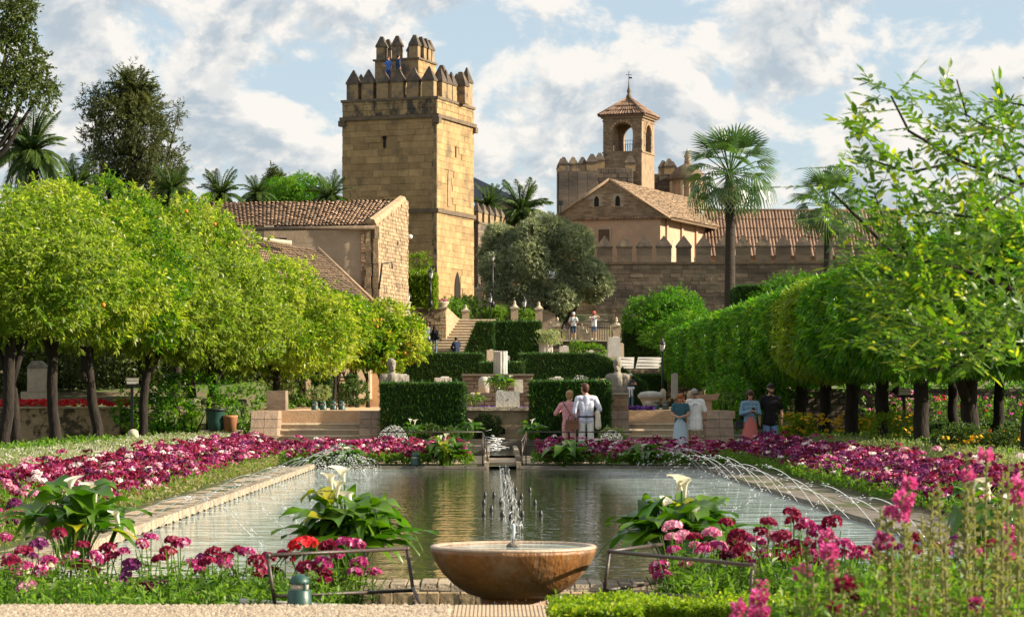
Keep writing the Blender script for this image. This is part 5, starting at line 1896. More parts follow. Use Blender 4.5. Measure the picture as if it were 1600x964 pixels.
# ------------------------------------------------------------------ house on the left
def build_house():
    Y = 128.0
    root = thing('stone_house', 'long plastered house with a weathered tile roof left of the tower', 'house', (xat(585, Y), Y, 2.0))
    O = Vector((xat(585, Y), Y, 2.0))

    def L(px, py, yy):
        return at(px, py, yy) - O
    zt = 2.0
    eR, eL = L(588, 352, Y), L(290, 356, Y + 1)
    rR, rL = L(618, 315, Y + 5.5), L(270, 320, Y + 6.5)
    wz = eR.z - .12
    # front wall of large pale blocks
    x0 = xat(300, Y) - O.x
    MB().b2(x0, -.05, .35, 7.2, 0, wz).build('wall_core', M['house_plaster'], root)
    stone_face(root, Vector((x0, .36, 2.4)), (1, 0, 0), -x0 - 1.0, wz - 2.6, .42, 1.0, M['house_plaster'], 90, .012, 'block', .2, gap=.012,
               skip=lambda x, z, w, h: (xat(430, Y) - O.x - .1 < x0 + x < xat(448, Y) - O.x + .1 and wz - 3.6 < z + 2.4 < wz - 1.1 and False))
    stone_face(root, Vector((-.72, .30, 0)), (1, 0, 0), .70, wz - .1, .16, .34, M['brick'], 120, .04, 'quoin_brick', .25, gap=.015)
    p = L(438, 375, Y)
    MB().b2(p.x - .3, p.x + .3, .30, .36, p.z - .9, p.z + .12).build('window', M['dark_void'], root)
    p = L(460, 368, Y)
    MB().b2(p.x - 1.6, p.x - 1.1, .30, .36, p.z - .5, p.z + .55).build('pilaster', M['house_plaster'], root)
    MB().tube([L(395, 358.5, Y - .25), L(586, 355.5, Y - .25)], .10, 8).build('gutter_pipe', M['cornice'], root)
    tile_roof(root, eL, eR, rR, rL, 52, 15, M['roof_tile'], seed=21, jit=.03)
    bk = Vector((0, 5.5, 0))
    tile_roof(root, eR + Vector((1.0, 11.5, 0)), eL + Vector((0, 11.5, 0)), rL, rR, 48, 9, M['roof_tile'], seed=22)
    # rough end wall facing right, with a thick rounded top
    wy0, wy1 = 0.0, 6.4
    a = L(588, 350, Y - .2); b = L(637, 313, Y + 6)
    # buttress at the corner and the end wall going back
    xe = a.x
    MB().prism([(xe - .02, .2, 0), (xe - .02, .2, a.z + .1), (b.x, 6.2, b.z), (b.x, 6.2, 0)], (-.75, .1, 0)).build('end_wall', M['rubble'], root)
    end = Vector((b.x - xe, 6.0, 0)); el = end.length
    u = end.normalized()
    stone_face(root, Vector((xe, .2, 0)), u, el, max(a.z, b.z) - .05, .20, .30, M['rubble'], 220, .05, 'stone', .65, gap=.008, top=lambda x: a.z + (b.z - a.z) * x / el)
    MB().tube([(xe - .30, .1, a.z + .02), (b.x - .34, 6.2, b.z - .02)], .30, 7, True, False).build('wall_coping', M['rubble'], root)
    rb = random.Random(5)
    for i in range(13):
        z0 = (a.z - .1) * i / 13
        f = 1 - i / 26
        for k in range(2):
            MB().box((xe - .42 + k * .42 + rb.uniform(-.04, .04), -.02 + rb.uniform(-.05, .04), z0 + (a.z - .1) / 26), (.46 * f, .6 * f, (a.z - .1) / 13 - .01), rb.uniform(-.1, .1), rb.uniform(.88, 1)).build('stone', M['rubble'], root)
    MB().tube([L(592, 452, Y - .8), L(597, 412, Y - .8), L(612, 410, Y - .6), L(613, 420, Y - .6)], .05, 6).build('drain_pipe', M['lamp_iron'], root)
    MB().ball(tuple(L(641, 370, Y + 4)), .13, 8, 6).build('floodlight', M['lamp_glass'], root)
    # lower house in front: two roof slopes meeting at a pale ridge
    Y2 = 121.0
    h2 = thing('low_house', 'low house with a sagging pale tile roof behind the left orange trees', 'house', (xat(470, Y2), Y2, 1.5))
    O2 = Vector((xat(470, Y2), Y2, 1.5))

    def K(px, py, yy): return at(px, py, yy) - O2
    r0, r1 = K(350, 371, Y2 + 5), K(455, 383, Y2 + 4.5)
    e1, e0 = K(578, 470, Y2 + 1), K(330, 470, Y2 - 1)
    tile_roof(h2, e0, e1, r1 + Vector((1.3, .9, -.2)), r0, 60, 22, M['roof_tile_pale'], seed=31, jit=.02)
    MB().tube([r0 + Vector((0, 0, .08)), r1 + Vector((0, 0, .08))], .14, 7).build('ridge', M['pale_stone'], h2)
    MB().tube([r1 + Vector((1.3, .9, -.12)), e1 + Vector((.1, .5, .05))], .10, 6).build('verge', M['roof_tile_pale'], h2)
    MB().prism([(e0.x, e0.y + .4, 0), (e1.x, e1.y + .4, 0), (e1.x, e1.y + .4, e1.z - .1), (e0.x, e0.y + .4, e0.z - .1)], (0, 3.5, 0)).build('wall', M['house_plaster'], h2)


build_house()


# ------------------------------------------------------------------ walls and platforms in the middle distance
def build_middle():
    # rubble planter wall with red flowers beside the upper stairs
    Y = 143.36
    w = thing('planter_wall', 'rough stone planter wall with pink flowers beside the upper stairs', 'wall', (xat(672, Y), Y, zat(546, Y)))
    O = Vector((xat(672, Y), Y, zat(546, Y)))
    xa, xb = xat(655, Y) - O.x, xat(697, Y) - O.x
    zt = zat(482, Y) - O.z
    MB().b2(xa, xb - .1, .1, 4, 0, zt).build('wall_core', M['rubble'], w)
    stone_face(w, Vector((xa, .1, 0)), (1, 0, 0), xb - xa, zt - .1, .21, .30, M['rubble'], 150, .06, 'stone', .6, gap=.01)
    MB().b2(xa - .1, xb + .08, -.02, .5, zt, zt + .10).build('coping', M['pale_stone'], w)
    MB().b2(xat(645, Y) - O.x, xa - .01, .02, 3, 0, zt + .35).build('pier', M['rubble'], w)
    MB().prism([(xb, .1, zt + .08), (xat(722, Y + 3) - O.x, 3.2, zat(503, Y + 3) - O.z), (xat(722, Y + 3) - O.x, 3.2, -.5), (xb, .1, 0)], (.05, .25, 0)).build('stair_wall', M['rubble'], w)
    # stone bowls on it
    for px, py, r, lab in ((648, 487, .36, 'small stone bowl planter at the left end of the planter wall'), (689, 483, .46, 'larger stone bowl planter with pink flowers at the right end of the planter wall')):
        p = at(px, py, Y + .3)
        b = thing('bowl_planter', lab, 'planter', p)
        MB().lathe([(r * .45, -.1), (r * .6, .05), (r, .34), (r * 1.04, .42), (r * .9, .42), (r * .8, .34), (.01, .32)], 14).build('bowl', M['pale_stone'], b)
        rg = np.random.default_rng(5)
        pts = np.stack([rg.uniform(-r * .7, r * .7, 26), rg.uniform(-r * .7, r * .7, 26), rg.uniform(.42, .55, 26)], 1)
        fo = flower_mass('flowers', None, pts, [M['f_hot'], M['herb']], [2, 1] if px > 660 else [0.3, 2], .07, 12, .04)
        fo.parent = b
        
    rg = np.random.default_rng(6)
    pts = np.stack([rg.uniform(xat(652, Y), xat(692, Y), 90), rg.uniform(Y + .3, Y + .9, 90), np.full(90, zat(481, Y) + .12)], 1)
    flower_mass('flower_bed', 'strip of pink flowers along the top of the rough planter wall', pts, [M['f_pink'], M['f_crimson']], [2, 1], .08, 10, .05)
    # upper terrace with obelisk posts and railings going down to the right
    t = thing('ramp_wall', 'pale stone ramp wall carrying obelisk posts above the upper stairs', 'wall', (xat(760, 150), 150, 3.5))
    O = Vector((xat(760, 150), 150, 3.5))

    def L(px, py, y=150): return at(px, py, y) - O
    MB().prism([L(705, 470), L(808, 474), L(868, 494), L(868, 560), L(705, 560)], (0, 9, 0)).build('wall_face', M['house_plaster'], t)
    MB().tube([L(705, 469), L(808, 472.5), L(868, 492)], .09, 6).build('coping', M['pale_stone'], t)
    # platform where the two tourists look down
    pz = zat(534, 148)
    t = thing('platform_wall', 'dark stone platform wall below the two tourists with white shirts', 'wall', (xat(920, 147), 147, 1.5))
    O = Vector((xat(920, 147), 147, 1.5))
    xa, xb = xat(846, 147) - O.x, xat(1005, 147) - O.x
    MB().b2(xa, xb, .1, 10, 0, pz - 1.5).build('wall_core', M['wall_mortar'], t)
    stone_face(t, Vector((xa, .1, .8)), (1, 0, 0), xb - xa, pz - 1.5 - .9, .26, .55, M['wall_stone'], 80, .05, 'stone', .5)
    MB().b2(xa - .1, xb, -.05, .6, pz - 1.5, pz - 1.5 + .09).build('coping', M['pale_stone'], t)


build_middle()

# ================================================================== HEDGES
hedge('clipped_hedge', 'dark clipped hedge block left of the water spout, nearest row', xat(596, 64.6), xat(725, 64.6), 64.6, 65.7, .25, zat(600, 64.6), 15000, L=.075)
hedge('clipped_hedge', 'dark clipped hedge block right of the water spout, behind the couple', xat(830, 64.6), xat(953, 64.6), 64.6, 65.7, .25, zat(597, 64.6), 15000, L=.075)
_Y = 112.0
hedge('clipped_hedge', 'wide dark hedge in the second row, behind the left bust', xat(612, _Y), xat(755, _Y), _Y, _Y + 1.6, 1.1, zat(553, _Y), 14000, L=.10)
hedge('clipped_hedge', 'wide dark hedge in the second row with its right end sloping down', xat(814, _Y), xat(1010, _Y), _Y, _Y + 1.6, 1.1, zat(553, _Y), 15000, L=.10,
      poly=[(xat(814, _Y), 1.1), (xat(1010, _Y), 1.1), (xat(1010, _Y), zat(600, _Y)), (xat(985, _Y), zat(584, _Y)), (xat(948, _Y), zat(559, _Y)), (xat(930, _Y), zat(553, _Y)), (xat(814, _Y), zat(553, _Y))])
hedge('clipped_hedge', 'low dark hedge strip behind the fluted column stump', xat(752, 84), xat(818, 84), 84, 85.2, 1.1, zat(567, 84), 5000, L=.09)
_Y = 128.0
hedge('clipped_hedge', 'square dark hedge in the third row, right of the upper stairs', xat(771, _Y), xat(845, _Y), _Y, _Y + 3.0, 2.98, zat(503, _Y), 9000, L=.11)
hedge('clipped_hedge', 'dark hedge with a slanting left side bordering the upper stairs', xat(726, _Y - 1.5), xat(772, _Y - 1.5), _Y - 1.5, _Y + 1, 2.98, zat(503, _Y), 6000, L=.11,
      poly=[(xat(726, _Y - 1.5), 2.98), (xat(772, _Y - 1.5), 2.98), (xat(772, _Y - 1.5), zat(504, _Y - 1.5)), (xat(745, _Y - 1.5), zat(504, _Y - 1.5)), (xat(726, _Y - 1.5), zat(552, _Y - 1.5))])
hedge('clipped_hedge', 'dark hedge at the right end of the platform below the battlement wall', xat(975, 140), xat(1042, 140), 140, 142, 2.98, zat(505, 140), 7000, L=.12)
hedge('clipped_hedge', 'low dark hedge behind the woman in the pale hat', xat(976, 121.5), xat(1042, 121.5), 122.0, 123.2, 1.1, zat(586, 121.5), 5000, L=.10)
hedge('topiary_block', 'tall dark topiary block with rounded corners beside the palm trunk', xat(1147, 128), xat(1207, 128), 128, 130.2, 0.8, zat(447, 128), 15000, L=.12,
      poly=[(xat(1147, 128), 0.8), (xat(1206, 128), 0.8), (xat(1208, 128), zat(456, 128)), (xat(1203, 128), zat(447, 128)), (xat(1154, 128), zat(447, 128)), (xat(1147, 128), zat(456, 128))])
hedge('topiary_block', 'small dark flat-topped topiary among the left orange trees', xat(453, 116), xat(484, 116), 116, 117.5, 2.5, zat(461, 116), 3000, L=.11)
hedge('topiary_block', 'rounded brown-green topiary left of the narrow terrace stairs', xat(487, 96), xat(516, 96), 96, 97, 1.1, zat(589, 96), 3000, L=.08)
hedge('topiary_block', 'small clipped cone right of the narrow terrace stairs', xat(541, 98), xat(558, 98), 98, 98.6, 1.6, zat(587, 98), 1600, L=.08)


# ================================================================== TREES
def crown_part(root, mesh, loc, rz=0.0, sc=(1, 1, 1), name='crown'):
    return link(name, mesh, root, loc, (0, 0, rz), sc)


def crown(name, v, mat):
    return mesh_np(name, v, quads(len(v) // 4), mat)


CIT = [crown('citrus_crown', citrus_crown(s, 2.4, 2.5, 2.6, 58, 6800), M[m]) for s, m in ((3, 'citrus_lime'), (5, 'citrus'), (8, 'citrus_dark'), (12, 'citrus'))]
CIT_S = [crown('small_citrus_crown', citrus_crown(s, 1.05, 1.0, 1.5, 34, 3600, .15, .06, (.34, .6)), M[m]) for s, m in ((21, 'citrus'), (23, 'citrus_dark'))]
TRK = [trunk_mesh(i, 2.6, .165, 3, .8, ((.25, .0), (-.1, .2), (.45, 0))[i % 3], 1.5) for i in range(4)]
ORANGE = MB().ball((0, 0, 0), .055, 8, 6).mesh('orange_fruit', M['orange'])


def citrus_tree(label, x, y, kind, zc, rz=0.0, sc=(1, 1, 1), fruit=0, trunk=0, group='orange trees in the left row', tsc=1.0):
    z = gz(y, x)
    t = thing('orange_tree', label, 'tree', (x, y, z), 0, group)
    link('trunk', TRK[trunk % 4], t, (0, 0, 0), (0, 0, rz * 1.7), (tsc, tsc, (zc - z - .6) / 3.2))
    crown_part(t, CIT[kind % 4], (0, 0, zc - z), rz, sc)
    rng = random.Random(int(x * 10 + y))
    for i in range(fruit):
        a = rng.uniform(-2.4, .6); e = rng.uniform(-.3, .9)
        rr = rng.uniform(2.6, 2.95)
        link('orange_fruit', ORANGE, t, (rr * math.cos(a) * math.cos(e) * sc[0], rr * math.sin(a) * math.cos(e) * sc[1], zc - z + rr * math.sin(e) * sc[2]), (0, 0, 0), (1.1, 1.1, 1.1))
    return t


citrus_tree('lime green orange tree at the left edge, nearest of the left row', -11.9, 60, 0, 4.35, .3, (1, 1, .84), 3, 0)
citrus_tree('orange tree with a dark forked trunk, second from the left edge', -11.75, 66.5, 1, 4.55, 1.2, (1, 1, .88), 0, 1)
citrus_tree('darker green orange tree with a leaning trunk before the planter wall end', -11.8, 74, 2, 4.85, 2.2, (1.05, 1, .95), 0, 2)
citrus_tree('pale lime orange tree behind the left arrow sign', -11.5, 81, 0, 4.7, 4.0, (1.0, 1, 1.0), 0, 3)
citrus_tree('orange tree with a strongly leaning twisted trunk right of the left arrow sign', -11.2, 87, 3, 5.6, .8, (1.1, 1, 1.1), 14, 2)
citrus_tree('tall orange tree carrying fruit beside the tiled house roof', -11.6, 95, 2, 5.6, 5.2, (1.05, 1, 1.0), 18, 1)
citrus_tree('pale leafed orange tree behind the green litter bin', -9.6, 84, 0, 4.2, 2.9, (1.0, 1.0, .92), 0, 0)
citrus_tree('yellow green orange tree above the sloping low house roof', -10.6, 103, 0, 4.9, 1.0, (1.0, 1, .9), 0, 3)
citrus_tree('orange tree drooping over the plastered pier by the left steps', -8.0, 92, 1, 3.95, 3.7, (1.0, 1.0, .92), 0, 1)
citrus_tree('lime orange tree behind the drooping one, left of the narrow stairs', -9.0, 112, 0, 4.2, .2, (1.0, 1, .85), 0, 2)
citrus_tree('rear orange tree at the far end of the left row under the house', -10.2, 120, 1, 4.9, 5.0, (1.05, 1, .7), 0, 0)
citrus_tree('broad rear orange tree hiding the foot of the low house', -8.2, 118.6, 0, 4.5, 2.0, (.95, 1, .66), 0, 0)
for _i, (lab, px, Y, zc, k, sc) in enumerate((('small orange tree with two thin trunks before the narrow stairs', 512, 104, 4.05, 0, (1.5, 1.3, 1.12)), ('small dense orange tree left of the bust', 568, 106, 4.0, 1, (1.45, 1.2, 1.15)),
                                     ('small orange tree dotted with fruit behind the left bust', 606, 107, 3.85, 0, (1.25, 1.1, 1.12)), ('small dark orange tree in the gap behind the narrow stairs', 540, 110, 4.7, 1, (1.5, 1, 1.0)))):
    x = xat(px, Y)
    _t = thing('orange_tree', lab, 'tree', (x, Y, 1.11), 0, 'small orange trees on the terrace')
    for dx in (-.25, .22):
        link('trunk', TRK[_i], _t, (dx, 0, 0), (0, 0, _i), (.5, .5, .60))
    crown_part(_t, CIT_S[k], (0, 0, zc - 1.11), _i * 1.3, sc)
    if _i in (1, 2):
        rg = random.Random(_i)
        for q in range(26):
            a = rg.uniform(-2.9, 0); e = rg.uniform(-.6, .6); rr = rg.uniform(1.25, 1.5)
            link('orange_fruit', ORANGE, _t, (rr * math.cos(a) * math.cos(e), rr * math.sin(a) * math.cos(e), zc - 1.11 + 1.25 * rr * math.sin(e)))

# clipped row on the right
CLP = [crown('clipped_crown', hedge_box_crown(s, 3.8, 6.0, 2.5, 6400, .21, .062), M[m]) for s, m in ((31, 'clip_leaf'), (32, 'clip_leaf'), (33, 'clip_yellow'))]
CTR = [trunk_mesh(40 + i, 2.3, .21, 2, .7, ((.1, 0), (-.15, 0), (.2, 0))[i], 1.8) for i in range(3)]
_clab = {48: 'clipped orange tree nearest the camera in the right row, behind the overhanging branch', 54: 'clipped orange tree second nearest in the right row, thick straight trunk', 60: 'clipped orange tree just right of the right arrow sign',
         66: 'clipped orange tree with a pale trunk left of the right arrow sign', 72: 'clipped orange tree with yellowing leaves in the middle of the right row', 78: 'clipped orange tree with a forked trunk right of the man in black',
         84: 'clipped orange tree behind the man in the black t-shirt', 90: 'clipped orange tree right behind the woman in the denim jacket', 97: 'clipped orange tree over the tiled end wall', 104: 'clipped orange tree right of the dark street lamp',
         112: 'clipped orange tree just behind the dark street lamp', 120: 'clipped orange tree at the far left end of the right row'}
for _i, (Y, lab) in enumerate(_clab.items()):
    x = 10.45
    z = gz(Y, x)
    t = thing('clipped_orange_tree', lab, 'tree', (x, Y, z), 0, 'clipped orange trees in the right row')
    link('trunk', CTR[_i % 3], t, (0, 0, 0), (0, 0, _i * 1.1), (1, 1, 1))
    top = 3.42 + (Y - 48) * .003
    crown_part(t, CLP[2 if Y == 72 else _i % 2], (0, 0, top - z), 0 if _i % 2 else math.pi, (1, 1, 1))
for _i, (x, Y, lab) in enumerate(((14.2, 63, 'clipped orange tree of the second row at the right edge of the view'), (14.1, 69, 'clipped orange tree of the second row with a curved leaning trunk'), (14.2, 76, 'clipped orange tree of the second row right of the sign, thin trunk'), (14.0, 86, 'clipped orange tree far back in the second row'))):
    t = thing('clipped_orange_tree', lab, 'tree', (x, Y, gz(Y, x)), 0, 'clipped orange trees in the right row')
    link('trunk', CTR[_i % 3], t, (0, 0, 0), (0, 0, _i * 2.1), (.8, .8, 1))
    crown_part(t, CLP[_i % 2], (0, 0, 3.5), 0, (1, 1, 1))
# loose trees behind the right row
LOOSE = [crown('loose_crown', citrus_crown(s, 2.4, 2.4, 1.9, 60, 5600), M['clip_leaf']) for s in (51, 52)]
for px, Y, zc, sc, lab in ((1050, 138, 6.0, (.86, 1, .8), 'dark bushy orange tree left of the palm trunk, above the right row'), (1088, 132, 4.9, (.75, 1, .62), 'bushy orange tree between palm trunk and right row'), (1250, 128, 6.5, (.5, 1, .7), 'bushy tree right of the topiary block before the battlement wall'),
                            (1330, 120, 5.6, (1.1, 1, .8), 'broad bushy tree before the right end of the battlement wall'), (1450, 112, 5.6, (1.3, 1, .8), 'broad tree behind the overhanging foreground branch')):
    x = xat(px, Y)
    z = gz(Y, x)
    t = thing('orange_tree', lab, 'tree', (x, Y, z), 0, 'loose trees behind the right row')
    link('trunk', TRK[0], t, (0, 0, 0), (0, 0, px), (1, 1, (zc - z) / 3.4))
    crown_part(t, LOOSE[px % 2], (0, 0, zc - z), px * .7, sc)


for _x, _Y, _k in ((-15.6, 68, 1), (-15.2, 79, 2), (-14.6, 90, 1)):
    citrus_tree('orange tree of the rear left row seen between the front trunks, ' + {68: 'nearest', 79: 'middle', 90: 'farthest'}[_Y] + ' of three', _x, _Y, _k, 4.9, _Y, (1, 1, .95), 0, _k)


def olive_tree():
    Y = 151.0
    x = xat(853, Y)
    z = 4.4
    t = thing('olive_tree', 'large rounded grey-green olive tree in front of the tower wall', 'tree', (x, Y, z))
    rng = np.random.default_rng(77)
    S = F / Y
    bl = []
    for px, py, r in ((790, 395, 1.5), (800, 440, 1.4), (840, 375, 1.7), (860, 430, 1.9), (895, 400, 1.8), (915, 430, 1.4), (770, 420, 1.0), (830, 460, 1.1), (880, 460, 1.1), (820, 405, 1.7), (865, 365, 1.2), (905, 385, 1.2), (935, 435, .9), (780, 375, 1.0), (850, 350, .8), (925, 455, .8), (775, 455, .8)):
        for k in range(3):
            bl.append(((px - 853) / S + rng.normal(0, .3), rng.uniform(-1.6, 1.6), zat(py, Y) - z + rng.normal(0, .2), r * rng.uniform(.5, .76)))
    p, n = blob_points(rng, bl, 30000, .25)
    td = unit(n * .8 + rdir(rng, len(p)) * .7 + np.array([0, 0, .1]))
    v = twig_leaves(rng, p, td, 8, .30, .17, .06, .15, .7)
    crown_part(t, crown('olive_crown', v, M['olive']), (0, 0, 0))
    b = MB()
    for dx, tx, tz in ((-.2, -1.6, 3.2), (.1, .8, 3.6), (.3, 2.0, 2.8)):
        b.tube([(dx, 0, -.3), (dx * 2 + tx * .2, 0, 1.2), (tx * .7, 0, tz * .7), (tx, 0, tz + .5)], [.38, .28, .2, .1], 8)
    b.build('trunk', M['bark'], t)


olive_tree()


def sparse_tree(name, label, base, h, blobs, mat, ntw, L, W, seed, trunk_r=.3, limbs=(), tl=.5, k=10, spread=.8, up=.1):
    rng = np.random.default_rng(seed)
    t = thing(name, label, 'tree', base)
    p, n = blob_points(rng, blobs, ntw, .6)
    td = unit(n * .8 + rdir(rng, len(p)) * .8 + np.array([0, 0, up]))
    v = twig_leaves(rng, p, td, k, tl, L, W, .05, spread)
    crown_part(t, crown(name + '_crown', v, mat), (0, 0, 0))
    b = MB()
    b.tube([(0, 0, -.5), (.1, 0, h * .4), (-.1, .1, h * .75), (0, 0, h)], [trunk_r, trunk_r * .75, trunk_r * .45, trunk_r * .1], 8)
    for (z0, x1, y1, z1) in limbs:
        b.tube([(0, 0, z0), (x1 * .5, y1 * .5, z0 + (z1 - z0) * .35), (x1, y1, z1)], [trunk_r * .45, trunk_r * .3, trunk_r * .06], 6)
        for s in (.45, .7):
            q = Vector((x1 * s, y1 * s, z0 + (z1 - z0) * s * .9))
            b.tube([q, q + Vector((x1 * .25, .3, .5 + s))], [trunk_r * .2, trunk_r * .04], 5)
    b.build('trunk', M['bark'], t)
    return t


def back_trees():
    # big leafy tree at the left edge
    Y = 100.0
    S = F / Y
    base = (xat(-40, Y), Y, 1.5)
    bl = []
    rng = random.Random(3)
    for px, py, r in ((-30, 60, 1.6), (10, 30, .8), (30, 45, .55), (0, 90, 1.2), (40, 95, .75), (60, 105, .5), (20, 140, 1.0), (55, 145, .6), (75, 150, .4), (-10, 10, 1.0), (15, 5, .7), (45, 70, .4), (40, 120, .6), (-60, 150, 1.8), (65, 130, .35), (40, 20, .45), (25, 75, .6)):
        bl.append(((px + 40) / S, rng.uniform(-1, 1), zat(py, Y) - 1.5, r))
    limbs = [(9, (px + 40) / S, 0, zat(py, Y) - 1.5) for px, py in ((40, 60), (55, 110), (60, 150), (20, 20), (10, 170))]
    sparse_tree('leafy_tree', 'tall leafy tree with open branches at the upper left edge', base, 17, bl, M['dark_leaf'], 2300, .19, .085, 4, .35, limbs, .45, 9, .8)
    # tall dark casuarina and the palm whose head rises out of it
    Y = 146.0
    S = F / Y
    base = (xat(206, Y), Y, 3.0)
    bl = []
    for i in range(58):
        f = rng.random()
        py = 165 + 140 * f
        w = 20 + 48 * f ** .7
        px = 206 + rng.uniform(-w, w)
        bl.append(((px - 206) / S, rng.uniform(-1.5, 1.5), zat(py, Y) - 3, rng.uniform(.5, 1.05)))
    for px, py, r in ((140, 150, .45), (150, 170, .45), (135, 165, .35), (150, 145, .3), (160, 160, .45), (275, 180, .3), (280, 172, .25), (262, 195, .35), (145, 200, .45), (275, 235, .45), (285, 245, .3), (250, 200, .35), (140, 225, .45), (170, 145, .3)):
        bl.append(((px - 206) / S, rng.uniform(-.5, .5), zat(py, Y) - 3, r))
    for px, py, r in ((208, 118, .45), (196, 128, .5), (222, 130, .5), (208, 145, .8), (185, 150, .6), (232, 152, .6), (240, 170, .6), (178, 172, .6)):
        bl.append(((px - 206) / S, rng.uniform(-.9, .3), zat(py, Y) - 3, r))
    limbs = [(7, (px - 206) / S, 0, zat(py, Y) - 3) for px, py in ((140, 150), (280, 175), (150, 230), (270, 240), (175, 190))]
    sparse_tree('casuarina_tree', 'dark feathery conifer-like tree with ragged side branches on the left', base, 16, bl, M['pine_leaf'], 6800, .28, .06, 9, .4, limbs, .6, 10, .55, .0)


back_trees()

# palms ---------------------------------------------------------------
FR = [frond_mesh('palm_frond', M['palm_leaf'], 1.0, d, 26, .022, .20, l) for d, l in ((.35, .75), (.6, .6), (.9, .45), (1.1, .2))]
FRG = [frond_mesh('palm_frond', M['palm_gold'], 1.0, d, 26, .022, .20, l) for d, l in ((.35, .75), (.6, .6), (.9, .45), (1.1, .2))]


def date_palm(label, px, py, Y, r, zb, n=46, gold=False, thick=.3, seed=1, lo=-.35, group='date palms behind the walls'):
    p = at(px, py, Y)
    t = thing('date_palm', label, 'palm tree', (p.x, Y, zb), 0, group)
    rng = random.Random(seed)
    hz = p.z - zb
    MB().tube([(0, 0, -.3), (.1, 0, hz * .5), (0, 0, hz)], [thick * 1.2, thick, thick * 1.1], 10).build('trunk', M['palm_bark'], t)
    fr = FRG if gold else FR
    for i in range(n):
        f = i / n
        el = 1.35 - (1.35 - lo) * f ** .9
        k = min(3, int(f * 4))
        L = r * rng.uniform(.85, 1.1)
        link('frond', fr[k], t, (0, 0, hz), (rng.uniform(-.5, .5), -el * .55, i * 2.39996 + rng.uniform(-.2, .2)), (L, L, L))
    return t


date_palm('large date palm with arching fronds at the left edge', 48, 243, 115, 2.35, 2.5, 64, seed=2, lo=-.5)
date_palm('palm with a shaggy yellow-green head rising out of the dark feathery tree', 208, 152, 145.6, 2.0, 3.0, 60, True, .38, 3, -.5)
date_palm('low date palm between the left edge palm and the dark tree', 120, 295, 135, 1.9, 3.0, 40, seed=4)
date_palm('date palm head just right of the dark feathery tree', 268, 300, 138, 1.7, 3.0, 40, seed=5)
date_palm('date palm above the left end of the tiled house roof', 345, 308, 142, 1.8, 3.0, 40, seed=6)
date_palm('date palm behind the middle of the tiled house roof', 402, 306, 146, 1.5, 3.0, 36, seed=7)
date_palm('date palm directly left of the tower', 516, 312, 142, 1.7, 3.0, 36, seed=8)
date_palm('date palm right of the tower over the battlements', 815, 335, 172, 2.6, 8.0, 46, seed=9, lo=-.3)
date_palm('smaller date palm close to the right edge of the tower', 762, 325, 178, 1.9, 8.0, 36, seed=10)
FAN = [fan_mesh('fan_leaf', M['fan_leaf'], 1.12, .86, 15, d) for d in (.15, .35, .7)]
FAND = fan_mesh('dead_fan_leaf', M['palm_dead'], .7, .75, 18, .75)


def fan_palm(label, px, py, Y, r, zb, n=52, tr=.3, seed=1):
    p = at(px, py, Y)
    t = thing('fan_palm', label, 'palm tree', (p.x, Y, zb))
    rng = random.Random(seed)
    hz = p.z - zb
    MB().tube([(0, 0, -.3), (0, 0, hz * .3), (.05, 0, hz * .8), (0, 0, hz)], [tr * 1.15, tr, tr * .9, tr * .8], 12).build('trunk', M['palm_bark'], t)
    for i in range(n):
        f = (i + .5) / n
        el = 1.35 - 2.15 * f
        s = r / 1.75 * rng.uniform(.88, 1.08)
        link('frond', FAN[min(2, int(f * 3))], t, (0, 0, hz), (rng.uniform(-.5, .5), -el, i * 2.39996), (s, s, s))
    for i in range(10):
        s = r / 1.9
        link('dead_frond', FAND, t, (0, 0, hz - .15), (rng.uniform(-.4, .4), rng.uniform(1.1, 1.45), i * .628 * 1.0 + rng.uniform(-.2, .2)), (s * .8, s * .8, s * .8))
    return t


fan_palm('tall fan palm with a thick dark trunk before the battlement wall', 1140, 272, 150, 2.85, 2.5, 46, .33, 4)
fan_palm('second fan palm partly hidden by the foreground branch', 1293, 322, 156, 2.3, 3.0, 38, .30, 5)
# round green trees peeping over the left house roof
for px, py, Y, lab, sc in ((470, 300, 150, 'bright green tree crown behind the house roof near the tower', (.75, .7, .62)), (430, 300, 155, 'dull green tree crown behind the middle of the house roof', (.55, .6, .5))):
    p = at(px, py, Y)
    t = thing('leafy_tree', lab, 'tree', (p.x, Y, 5))
    MB().tube([(0, 0, 0), (.1, 0, (p.z - 5) * .6), (0, 0, p.z - 5.2)], [.2, .16, .06], 8).build('trunk', M['bark'], t)
    crown_part(t, LOOSE[0], (0, 0, p.z - 5 - .2), 1.0, sc)


_p = at(431, 285, 158)
_t = thing('cypress_tree', 'small dark rounded cypress tip above the middle of the house roof', 'tree', (_p.x, 158, 5))
MB().tube([(0, 0, 0), (0, 0, _p.z - 5)], [.2, .08], 8).build('trunk', M['bark'], _t)
crown_part(_t, crown('cypress_crown', citrus_crown(61, .62, .62, 1.05, 24, 900, .14, .05, (.25, .4), 1.0), M['dark_leaf']), (0, 0, _p.z - 5))


